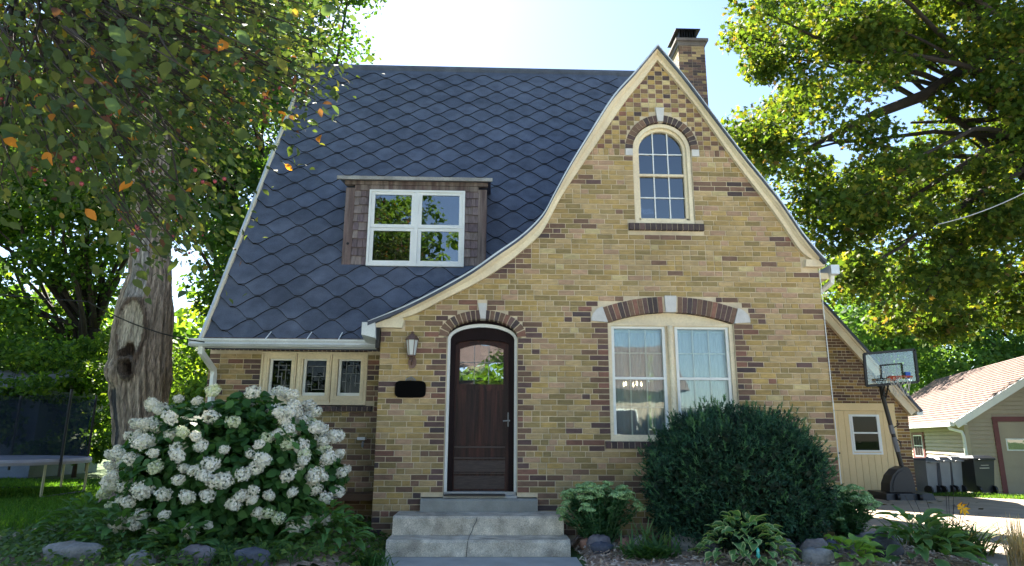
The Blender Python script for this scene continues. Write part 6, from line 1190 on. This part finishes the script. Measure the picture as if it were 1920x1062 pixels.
# ---- hydrangea with white heads
hy=thing('hydrangea_bush','large round hydrangea bush covered with white flower heads before the left wall','bush',(-2.76,-.65,.12)); H0=np.array([-2.76,-.65,.12])
def dome(n,rx,ry,rz,zc,lo=-.7):
    d=unit(rng.normal(size=(n*3,3))); d=d[d[:,2]>lo][:n]; return d*np.array([rx,ry,rz])+np.array([0,0,zc]),d
P,d=dome(9000,1.14,.85,.86,.66,-.75); k=rng.uniform(.62,1.0,(len(P),1)); lump=1+.07*np.sin(P[:,0:1]*7)*np.cos(P[:,2:3]*8+1); P=(P-np.array([0,0,.66]))*k*lump+np.array([0,0,.66]); P=P[P[:,2]>.0]; d=d[:len(P)]
n=len(P); nr=unit(P-np.array([0,0,.3]))*.8+rng.normal(size=(n,3))*.55+np.array([0,0,.4])
link('foliage',leafmesh('foliage',P,nr,.115*rng.uniform(.7,1.3,n),tonepick(n,[(.035,.10,.028),(.05,.13,.036),(.07,.16,.042)],[2,3,2]),'ovate',1.1),m_leafn,hy)['kind']='stuff'
mb=MB()
for i in range(26):
    a=rnd.uniform(0,6.28); limb(mb,(rnd.gauss(0,.12),rnd.gauss(0,.1),0),(.8*math.cos(a)*rnd.uniform(.3,1),.6*math.sin(a)*rnd.uniform(.3,1),rnd.uniform(.6,1.2)),.010,.005,4,.1,k=4)
mb.build('stem',m_darkbark,hy)
heads=[]
for v_ in range(6):
    b=[];tt=[]; nf=240
    dd=unit(rng.normal(size=(nf,3))); rr=1+.16*np.sin(dd[:,0]*5+v_)*np.cos(dd[:,1]*6-v_)+.10*np.sin(dd[:,2]*9+v_*2); pp=dd*rr[:,None]*np.array([.5,.5,.43])*rng.uniform(.84,1.05,(nf,1))
    nn=dd+rng.normal(size=(nf,3))*.35
    base_=[(.84,.80,.69),(.87,.84,.75),(.76,.75,.58)] if v_<4 else [(.64,.70,.42),(.74,.77,.55),(.78,.79,.68)]
    S=SH['rhomb']; z=unit(nn); x=unit(np.cross(rng.normal(size=(nf,3)),z)); y=np.cross(z,x)
    star=np.array([(0,-.5,.03),(.13,-.13,-.02),(.5,0,.03),(.13,.13,-.02),(0,.5,.03),(-.13,.13,-.02),(-.5,0,.03),(-.13,-.13,-.02)])
    star[:,:2]*=1.15
    V=pp[:,None,:]+(x[:,None,:]*star[None,:,0:1]+y[:,None,:]*star[None,:,1:2]+z[:,None,:]*star[None,:,2:3])*.21
    me=fastmesh('flower_head',V,8,tonepick(nf,base_,[2,2,1],.05)); me.materials.append(m_petal)
    heads.append(me)
hp_=[];tries=0
while len(hp_)<165 and tries<9000:
    tries+=1; d=unit(rng.normal(size=3)); 
    if d[1]>.35 or d[2]<-.55: continue
    if d[2]>.45 and abs(d[0]+.05)<.42 and rng.random()<.7: continue
    if d[2]<.25 or rng.random()<.75:
        f=.5+.5*math.sin(d[0]*7+d[2]*5)
        if rng.random()>.35+.65*f: continue
    p=np.array([d[0]*1.18,d[1]*.92,.68+d[2]*.90])*(rng.uniform(.88,1.07))
    if p[2]<.05: continue
    m=.085 if len(hp_)>40 else .16
    if any(np.linalg.norm(p-q)<m for q in hp_): continue
    hp_.append(p)
for p in hp_:
    o=link('flower_head',heads[rnd.choices(range(6),[4,4,4,4,1,1])[0]],None,hy,tuple(p),(rnd.uniform(-.6,.6),rnd.uniform(-.6,.6),rnd.uniform(0,6))); s=rnd.uniform(.085,.155); o.scale=(s*1.1,s*1.1,s)
    
# ---- clipped yew
yw_=thing('yew_bush','large rounded dark green evergreen bush below the big front window','bush',(2.67,-.70,.08))
def bumpdome(n,rx,ry,rz,zc,inn,lo=-.8):
    d=unit(rng.normal(size=(int(n*1.6),3))); d=d[d[:,2]>lo][:n]
    b=1+.045*np.sin(d[:,0]*9+2)*np.sin(d[:,2]*8)+.035*np.sin(d[:,1]*13+d[:,0]*7)+.03*np.sin(d[:,2]*17+d[:,0]*11)
    k=rng.uniform(inn,1,(len(d),1)); pw=np.sign(d)*np.abs(d)**.86
    P=pw*np.array([rx,ry,rz])*b[:,None]*k+np.array([0,0,zc]); return P,d,k
P,d,k=bumpdome(15000,.95,.78,.80,.66,.82); m=P[:,2]>.02; P,d,k=P[m],d[m],k[m]
# each sprig is a tuft of needles
V=[];tt=[]
tw=unit(d*.9+rng.normal(size=d.shape)*.5+np.array([0,0,.35])); NP=[];ND=[];NS=[];NTn=[]
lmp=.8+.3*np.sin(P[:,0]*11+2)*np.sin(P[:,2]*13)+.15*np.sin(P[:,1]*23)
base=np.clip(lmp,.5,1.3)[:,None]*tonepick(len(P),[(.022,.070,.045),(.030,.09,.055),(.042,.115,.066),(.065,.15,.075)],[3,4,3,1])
for q in range(6):
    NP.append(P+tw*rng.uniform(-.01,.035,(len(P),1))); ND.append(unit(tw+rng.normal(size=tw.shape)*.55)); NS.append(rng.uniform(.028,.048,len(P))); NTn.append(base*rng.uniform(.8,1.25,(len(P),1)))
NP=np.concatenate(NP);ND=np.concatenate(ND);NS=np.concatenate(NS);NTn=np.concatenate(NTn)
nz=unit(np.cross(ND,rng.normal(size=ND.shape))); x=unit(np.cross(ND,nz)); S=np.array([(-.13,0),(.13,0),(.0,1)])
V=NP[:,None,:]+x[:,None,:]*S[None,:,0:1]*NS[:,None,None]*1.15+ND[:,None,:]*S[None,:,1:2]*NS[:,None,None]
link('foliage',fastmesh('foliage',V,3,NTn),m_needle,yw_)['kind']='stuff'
P,d,k=bumpdome(420,.98,.80,.83,.66,.99); m=P[:,2]>.3; P,d=P[m],d[m]
NP2=[];ND2=[]
for q in range(14):
    tt_=(q//2)/6; dr2=unit(d+np.array([0,0,.8])); NP2.append(P+dr2*(tt_*.06)); ND2.append(unit(dr2+rng.normal(size=d.shape)*.6))
NP2=np.concatenate(NP2);ND2=np.concatenate(ND2); nz=unit(np.cross(ND2,rng.normal(size=ND2.shape))); x=unit(np.cross(ND2,nz)); V=NP2[:,None,:]+x[:,None,:]*S[None,:,0:1]*.045+ND2[:,None,:]*S[None,:,1:2]*.04
link('stray_shoots',fastmesh('stray_shoots',V,3,tonepick(len(NP2),[(.05,.13,.06),(.07,.17,.07)],[1,1])),m_needle,yw_)['kind']='stuff'
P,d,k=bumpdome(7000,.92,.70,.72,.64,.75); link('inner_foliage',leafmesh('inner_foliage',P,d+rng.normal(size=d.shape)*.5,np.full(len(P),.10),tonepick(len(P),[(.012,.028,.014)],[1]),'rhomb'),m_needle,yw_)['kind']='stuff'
mb=MB()
for i in range(9): a=rnd.uniform(0,6.3); limb(mb,(rnd.gauss(0,.1),rnd.gauss(0,.1),0),(.6*math.cos(a),.5*math.sin(a),rnd.uniform(.5,1.1)),.02,.006,4,.1,k=5)
mb.build('stem',m_darkbark,yw_)

# ---- sedum clumps
def sedum(x,y,rx,rz,nh,lab,seed,flip=0):
    s=thing('sedum_plant',lab,'plant',(x,y,float(gz(x,y))),'sedum clumps in the front bed')
    rr=random.Random(seed); mb=MB(); LPp=[];LNn=[]
    if 'sh' not in _bm:
        hh=[]
        for v_ in range(3):
            nf=150; dd=unit(rng.normal(size=(nf,3))); dd[:,2]=np.abs(dd[:,2])*.5-.05; pp=dd*np.array([.5,.5,.55])*rng.uniform(.86,1.05,(nf,1))
            V=[]; z=unit(dd*np.array([.6,.6,1])+rng.normal(size=dd.shape)*.3); x_=unit(np.cross(rng.normal(size=dd.shape),z)); y_=np.cross(z,x_); S=SH['rhomb']
            V=pp[:,None,:]+(x_[:,None,:]*S[None,:,0:1]*1.4+y_[:,None,:]*S[None,:,1:2]+z[:,None,:]*S[None,:,2:3]*3)*.17
            me=fastmesh('flower_head',V,4,tonepick(nf,[(.24,.40,.16),(.31,.48,.21),(.38,.54,.28)],[2,3,2],.1)); me.materials.append(m_petal); hh.append(me)
        _bm['sh']=hh
    for i in range(nh):
        a=rr.uniform(0,6.28); q=rr.random()**.5
        hx,hy_=q*rx*math.cos(a),q*rx*.75*math.sin(a); hz=rz*(1-.28*q*q)+rr.uniform(-.06,.03)-(.18*rr.random() if rr.random()<.3 else 0)
        P=[Vector((hx*.25,hy_*.25,0)),Vector((hx*.6,hy_*.6,hz*.55)),Vector((hx,hy_,hz-.01))]; mb.tube(P,[.006,.005,.004],5,tone=(.10,.20,.09))
        o=link('flower_head',rr.choice(_bm['sh']),None,s,(hx,hy_,hz),(rr.uniform(-.3,.3)+hy_*-.6,hx*.6+rr.uniform(-.2,.2),rr.uniform(0,6))); k_=rr.uniform(.095,.135); o.scale=(k_,k_,k_*.9)
        for j in range(30):
            t=rr.uniform(.08,.88); p=P[0].lerp(P[1],t*2) if t<.5 else P[1].lerp(P[2],t*2-1); b=rr.uniform(0,6.28); dv=Vector((math.cos(b),math.sin(b),.35)); LPp.append(tuple(p+dv*.035)); LNn.append((-dv.x*.4,-dv.y*.4,1))
    mb.build('stem',M('sedum_stem%d'%seed,(.10,.19,.08),.6,.1,5,0,40),s).name='stem'
    LPp=np.array(LPp);LNn=np.array(LNn)+rng.normal(size=LPp.shape)*.3
    link('foliage',leafmesh('foliage',LPp,LNn,rng.uniform(.05,.085,len(LPp)),tonepick(len(LPp),[(.045,.125,.055),(.065,.16,.07),(.09,.20,.09)],[2,3,1]),'ovate',.95),m_leafn,s)['kind']='stuff'
sedum(1.20,-.62,.44,.62,78,'pale green flowering sedum clump between the steps and the dark bush',3)
sedum(4.06,-.30,.36,.58,50,'pale green flowering sedum clump at the right side of the dark bush',4)

# ---- hostas: every leaf a part
def hosta_leaf(L,W,inner,rim,arch,seed,lift):
    b=MB(); n=6; vs=[];t=[]
    for i in range(n+1):
        u=i/n; w=W*math.sin(math.pi*min(1,u**.8))**.8*(1-.15*u) if 0<u<1 else .004
        yy=L*u*math.cos(arch*u*.6); zz=L*(u*math.sin(lift)-arch*u*u*.55)
        for s,q in ((-1,1.),(-.62,.62),(0,0),(.62,.62),(1,1.)):
            vs.append((s*w,yy,zz+abs(s)**1.5*w*.35+.004*math.sin(i*2.3+seed))); t.append(rim if abs(s)>.9 else inner)
    fs=[(i*5+j,i*5+j+1,(i+1)*5+j+1,(i+1)*5+j) for i in range(n) for j in range(4)]
    b.v=vs;b.t=t;b.f=fs;b.m=[0]*len(fs); me=b.mesh('leaf',smooth=True,tones=True); me.materials.append(m_leafn); return me
def hosta(name,label,x,y,r,nl,L,W,inner,rim,seed,cat='hosta',lift=.6,group=None,stemh=0):
    h=thing(name,label,cat,(x,y,float(gz(x,y))+.01),group); rr=random.Random(seed)
    ms=[hosta_leaf(L*rr.uniform(.8,1.15),W*rr.uniform(.85,1.1),jit(inner,.15),jit(rim,.1),rr.uniform(.5,1.1),q,lift*rr.uniform(.75,1.15)) for q in range(6)]
    for i in range(nl):
        q=(i+.5)/nl; a=i*2.39996+rr.uniform(-.3,.3); rad=r*(.08+.80*q**.6)*rr.uniform(.8,1.1); z=.03+r*.75*(1-q**1.2)*rr.uniform(.75,1.1)
        o=link('leaf',rr.choice(ms),None,h,(rad*math.cos(a),rad*math.sin(a),z),(rr.uniform(-.3,.3)-.75*q+.25,rr.uniform(-.3,.3),a-math.pi/2+rr.uniform(-.4,.4))); s=rr.uniform(.75,1.15); o.scale=(s,s,s)
    return h
gd_,gl_=(.075,.165,.05),(.05,.11,.03)
hosta('hosta_plant','broad variegated hosta with cream edged leaves in front of the dark bush',2.42,-1.55,.44,150,.17,.045,(.11,.23,.08),(.55,.60,.30),1,lift=.65)
hosta('hosta_plant','yellowish green hosta low in front of the wood chips, right of the variegated one',3.33,-1.75,.20,34,.17,.06,(.18,.32,.07),(.24,.36,.09),2)
hosta('hosta_plant','large green hosta at the lower right beside the driveway',4.10,-1.55,.42,90,.24,.058,(.09,.19,.06),(.15,.24,.09),3)
hosta('hosta_plant','green hosta mound at the left foot of the steps',-1.62,-1.15,.44,110,.20,.042,(.08,.18,.055),(.11,.21,.065),4)
hosta('hosta_plant','dark green hosta mound left of the white hydrangea',-3.45,-1.45,.42,100,.20,.045,gd_,(.045,.10,.03),5)
hosta('hosta_plant','dark green hosta mound in front of the scarred tree trunk',-4.15,-.75,.44,100,.20,.045,gd_,(.05,.105,.03),6)
hosta('hosta_plant','low dark hosta below the centre of the hydrangea',-2.75,-1.75,.32,70,.17,.04,gd_,(.045,.10,.03),7)
# lance leaved plant left of the variegated hosta
def strap_clump(name,label,x,y,n,L,wd,pal,w,seed,cat='plant',spread=.12,up=.9,mat=None,droop=.9):
    s=thing(name,label,cat,(x,y,float(gz(x,y))+.005)); rr=random.Random(seed); V=[];T_=[]
    pts=[];
    for i in range(n):
        a=rr.uniform(0,6.28); l=L*rr.uniform(.5,1.1); bx,by_=rr.gauss(0,spread),rr.gauss(0,spread*.7); dirx=Vector((math.cos(a),math.sin(a),0)); el=up*rr.uniform(.7,1.2); sid=Vector((-math.sin(a),math.cos(a),0)); c=jit(rr.choices(pal,w)[0],.15)
        prev=None
        for k_ in range(6):
            t=k_/5; p=Vector((bx,by_,0))+dirx*(l*t*math.cos(el)+droop*.25*l*t*t)+Vector((0,0,l*(t*math.sin(el)-droop*.45*t*t))); ww_=wd*(1-t**2)*.5+.0008; cur=(p-sid*ww_,p+sid*ww_)
            if prev: V.append([tuple(prev[0]),tuple(prev[1]),tuple(cur[1]),tuple(cur[0])]); T_.append(c)
            prev=cur
    link('foliage',fastmesh('foliage',np.array(V),4,np.array(T_)),mat or m_leafn,s)['kind']='stuff'; return s
strap_clump('lance_leaf_plant','bushy lance leaved plant just right of the steps and stones',1.52,-1.45,210,.30,.03,[(.06,.14,.04),(.09,.18,.05),(.04,.10,.03)],[2,1,2],1,spread=.10)
strap_clump('lance_leaf_plant','taller thin leaved plant rising behind the lance leaved one',1.62,-1.15,60,.42,.022,[(.08,.16,.06),(.12,.19,.07)],[2,1],12,spread=.12,up=1.2,droop=.5)
dl=strap_clump('daylily_plant','arching daylily clump with one yellow flower beside the driveway',4.98,-.6,460,.66,.020,[(.05,.11,.035),(.08,.13,.04),(.20,.17,.09)],[3,2,.6],2,spread=.20,up=1.0,droop=.8)
mb=MB()
for k_ in range(8):
    a=k_*.785; c_=Vector((.22,-.02,.46)); mb.add([c_,c_+Vector((.05*math.cos(a-.3),.03*math.sin(a),.05*math.sin(a-.3))),c_+Vector((.075*math.cos(a),-.03,.075*math.sin(a))),c_+Vector((.05*math.cos(a+.3),.03*math.sin(a),.05*math.sin(a+.3)))],[(0,1,2,3)],0,(.75,.42,.02))
mb.build('flower',m_petal,dl,tones=True)
mb=MB(); mb.tube([(.05,0,0),(.16,-.01,.28),(.22,-.02,.46)],.004,5); 
for k_ in range(9): a=rnd.uniform(-.5,.5); mb.tube([(a*.3,0,0),(a*.7,0,.35),(a,.0,.58+rnd.uniform(-.08,.1))],.0025,4)
mb.build('stem',m_darkbark,dl)
strap_clump('dry_grass','tuft of dry straw coloured stalks at the lower right corner by the driveway',5.12,-1.45,150,.50,.008,[(.42,.33,.22),(.33,.26,.17),(.5,.42,.3)],[1,1,1],7,spread=.045,up=1.42,droop=.12)
strap_clump('spiky_grass','mounded fine grass in front of the hydrangea',-2.15,-1.95,500,.26,.008,[(.04,.10,.035),(.06,.14,.045),(.03,.08,.03)],[2,2,1],8,spread=.20,up=1.1)
strap_clump('spiky_grass','fine green grass tuft against the lowest step',-1.15,-1.35,300,.24,.008,[(.05,.13,.035),(.07,.17,.045)],[2,1],9,spread=.10,up=1.1)
strap_clump('spiky_grass','loose grass at the foot of the scarred trunk',-4.85,.95,300,.34,.010,[(.05,.11,.035),(.08,.14,.05)],[2,1],10,spread=.22,up=1.2)
strap_clump('fern_plant','feathery low fern left of the first garden stone',-4.45,-1.35,300,.28,.012,[(.04,.10,.03),(.06,.13,.04)],[2,1],13,spread=.25,up=1.0)
# ivy-like ground cover
n=9000; X_=rng.uniform(-4.9,-1.05,n); Y_=rng.uniform(-2.5,.55,n); m=((X_+3)**2/4.2+(Y_+.7)**2/3.4<1); X_,Y_=X_[m],Y_[m]; P=np.c_[X_,Y_,gz(X_,Y_)+rng.uniform(.01,.12,len(X_))]
tag(link('ground_cover',leafmesh('ground_cover',P,rng.normal(size=P.shape)*.45+np.array([0,-.2,1]),.055*rng.uniform(.6,1.5,len(P)),tonepick(len(P),G_mid,[3,2,1,.5]),'ovate'),m_leafn),'low green ground cover under the hydrangea','ground cover',kind='stuff')
# lawn blades
n=110000; X_=rng.uniform(-14,-4.2,n); Y_=rng.uniform(-2.2,9,n); k_=rng.uniform(0,1,n)<np.clip(1.25-(Y_+2.2)/13,.3,1); X_,Y_=X_[k_],Y_[k_]; m=((X_+3)**2/5.5+(Y_+.6)**2/3.6>1); X_,Y_=X_[m],Y_[m]; n=len(X_)
P=np.c_[X_,Y_,gz(X_,Y_)]; up_=unit(np.c_[rng.normal(0,.45,n),rng.normal(0,.45,n),np.ones(n)]); sd_=unit(np.cross(up_,rng.normal(size=(n,3)))); hh=rng.uniform(.03,.075,n)[:,None]*(1+.4*np.sin(X_*2)*np.sin(Y_*1.6))[:,None]; wv=.006+.0012*(Y_+2)[:,None]
V=np.stack([P-sd_*wv,P+sd_*wv,P+up_*hh],1)
tag(link('lawn_grass',fastmesh('lawn_grass',V,3,tonepick(n,[(.045,.11,.022),(.06,.14,.028),(.085,.16,.035)],[2,3,1])),m_leaf),'short green lawn grass of the left yard','grass',kind='stuff')
n=9000; s_=rng.uniform(0,1,n); X_=9.0+s_*4.2; Y_=7.5-(X_-9.0)*.62+rng.uniform(-.25,.9,n); P=np.c_[X_,Y_,gz(X_,Y_)]; up_=unit(np.c_[rng.normal(0,.4,n),rng.normal(0,.4,n),np.ones(n)]); sd_=unit(np.cross(up_,rng.normal(size=(n,3)))); hh=rng.uniform(.03,.09,n)[:,None]
tag(link('verge_grass',fastmesh('verge_grass',np.stack([P-sd_*.012,P+sd_*.012,P+up_*hh],1),3,tonepick(n,[(.06,.13,.03),(.10,.17,.04)],[2,1])),m_leaf),'narrow strip of grass between driveway and garage','grass',kind='stuff')
# wood chips
n=5200; X_=rng.uniform(.92,5.2,n); Y_=rng.uniform(-2.4,-.02,n); m=(X_<4.7+np.maximum(0,-.0-Y_)*.16); X_,Y_=X_[m],Y_[m]; n=len(X_); P=np.c_[X_,Y_,gz(X_,Y_)+rng.uniform(.012,.03,n)]
nz=unit(rng.normal(size=(n,3))*.35+np.array([0,0,1])); x=unit(np.cross(rng.normal(size=(n,3)),nz)); y=np.cross(nz,x); l=rng.uniform(.012,.035,n)[:,None]
tag(link('wood_chips',fastmesh('wood_chips',np.stack([P-x*l-y*l*.3,P+x*l-y*l*.3,P+x*l+y*l*.3,P-x*l+y*l*.3],1),4,tonepick(n,[(.52,.42,.33),(.42,.31,.23),(.60,.50,.42),(.28,.19,.14)],[2,2,1,2])),M('chip_wood',(1,1,1),.9,.2,20,.1,90,attr=True)),'pale wood chip mulch over the right bed','mulch',kind='stuff')
# stones
def stone(x,y,sx,sy,sz,col,lab,seed,grp='field stones edging the beds'):
    rr=random.Random(seed); bm=bpy.data.meshes.new('field_stone'); mb=MB(); k=12; m=8; vs=[]
    ph=[rr.uniform(0,6) for _ in range(6)]; hh_=lambda a,b:1+.13*math.sin(2*a+ph[0])*math.cos(b+ph[1])+.09*math.sin(3*a+ph[2])+.07*math.sin(5*b+ph[3])+.05*math.sin(4*a+3*b+ph[4])
    for j in range(m+1):
        b=-math.pi/2+math.pi*j/m
        for i in range(k):
            a=2*math.pi*i/k; r=hh_(a,b); c=math.cos(b)**.8 if math.cos(b)>0 else 0
            vs.append((sx*r*c*math.cos(a)+rr.uniform(-.004,.004),sy*r*c*math.sin(a),sz*.75*r*math.copysign(abs(math.sin(b))**.75,math.sin(b))))
    fs=[(j*k+i,j*k+(i+1)%k,(j+1)*k+(i+1)%k,(j+1)*k+i) for j in range(m) for i in range(k)]
    mb.add(vs,fs,0,col); o=mb.build('field_stone',m_rock,None,smooth=True,tones=True,loc=(x,y,float(gz(x,y))+sz*.35),rot=(0,0,rr.uniform(-.3,.3))); tag(o,lab,'stone',grp)
C1,C2,C3,C4,C5=(.13,.115,.125),(.06,.065,.085),(.20,.17,.16),(.25,.13,.09),(.17,.165,.16)
stones=[(1.03,-.72,.055,.06,.07,C4,'small reddish stone wedged beside the upper step'),
(1.16,-.80,.12,.09,.10,C1,'greyish purple stone under the sedum near the steps'),
(1.14,-1.08,.115,.09,.075,C2,'smooth dark blue grey stone nearest the lowest step'),
(1.42,-.86,.075,.06,.085,C4,'rusty brown upright stone between two grey ones'),
(1.58,-.92,.11,.08,.10,C3,'light grey stone behind the lance leaved plant'),
(2.02,-1.0,.13,.09,.12,C5,'rounded grey stone before the dark bush left of the variegated hosta'),
(2.22,-1.08,.12,.10,.13,C2,'big charcoal stone touching the variegated hosta'),
(2.90,-1.28,.11,.09,.11,C5,'pale grey stone at the right edge of the variegated hosta'),
(3.12,-1.0,.18,.11,.10,C1,'broad mauve grey boulder behind the yellowish hosta'),
(3.14,-1.45,.12,.10,.12,C3,'bright pinkish grey stone left of the yellowish hosta'),
(3.42,-1.12,.09,.07,.085,C2,'small black stone behind the yellowish hosta'),
(3.02,-1.7,.12,.09,.10,C5,'light stone at the bottom edge below the pinkish one'),
(3.70,-1.22,.14,.09,.12,C1,'dull mauve stone right of the yellowish hosta'),
(3.88,-1.35,.13,.11,.15,C2,'mottled blue grey stone below the loose downspout'),
(4.22,-.62,.17,.10,.10,C3,'flat topped tan stone by the daylily'),
(4.05,-1.0,.10,.08,.11,C5,'grey stone between mottled stone and daylily'),
(-3.55,-1.95,.20,.12,.13,C5,'flat topped light stone in the lower left bed'),
(-1.98,-2.1,.15,.1,.12,C2,'dark blue stone under the hydrangea at the bottom edge'),
(-2.45,-2.05,.14,.1,.12,C1,'dark mauve stone hidden below the hydrangea'),
(-2.9,-2.1,.12,.09,.09,C5,'grey stone among hosta leaves below the hydrangea')]
for i,s_ in enumerate(stones):
    q_=1.22 if s_[0]>1.9 else 1.08
    stone(s_[0],s_[1],s_[2]*q_,s_[3]*q_,s_[4]*q_,tuple(1.35*c for c in s_[5]),s_[6],i+20)
# small teal glass ornament in the variegated hosta
og=thing('garden_ornament','small shiny teal glass ornament among the variegated hosta leaves','ornament',(2.40,-1.9,.10))
mb=MB(); mb.lathe([(0,0),(.012,.01),(.02,.03),(.014,.05),(.018,.07),(.008,.09),(0,.10)],(0,0,.06),10); mb.build('glass_bead',M('teal_glass',(.05,.5,.45),.15,.1,5,0,40,spec=.8),og,smooth=True)
mb=MB(); mb.tube([(0,0,-.02),(0,0,.07)],.004,5); mb.build('stake',m_black,og)
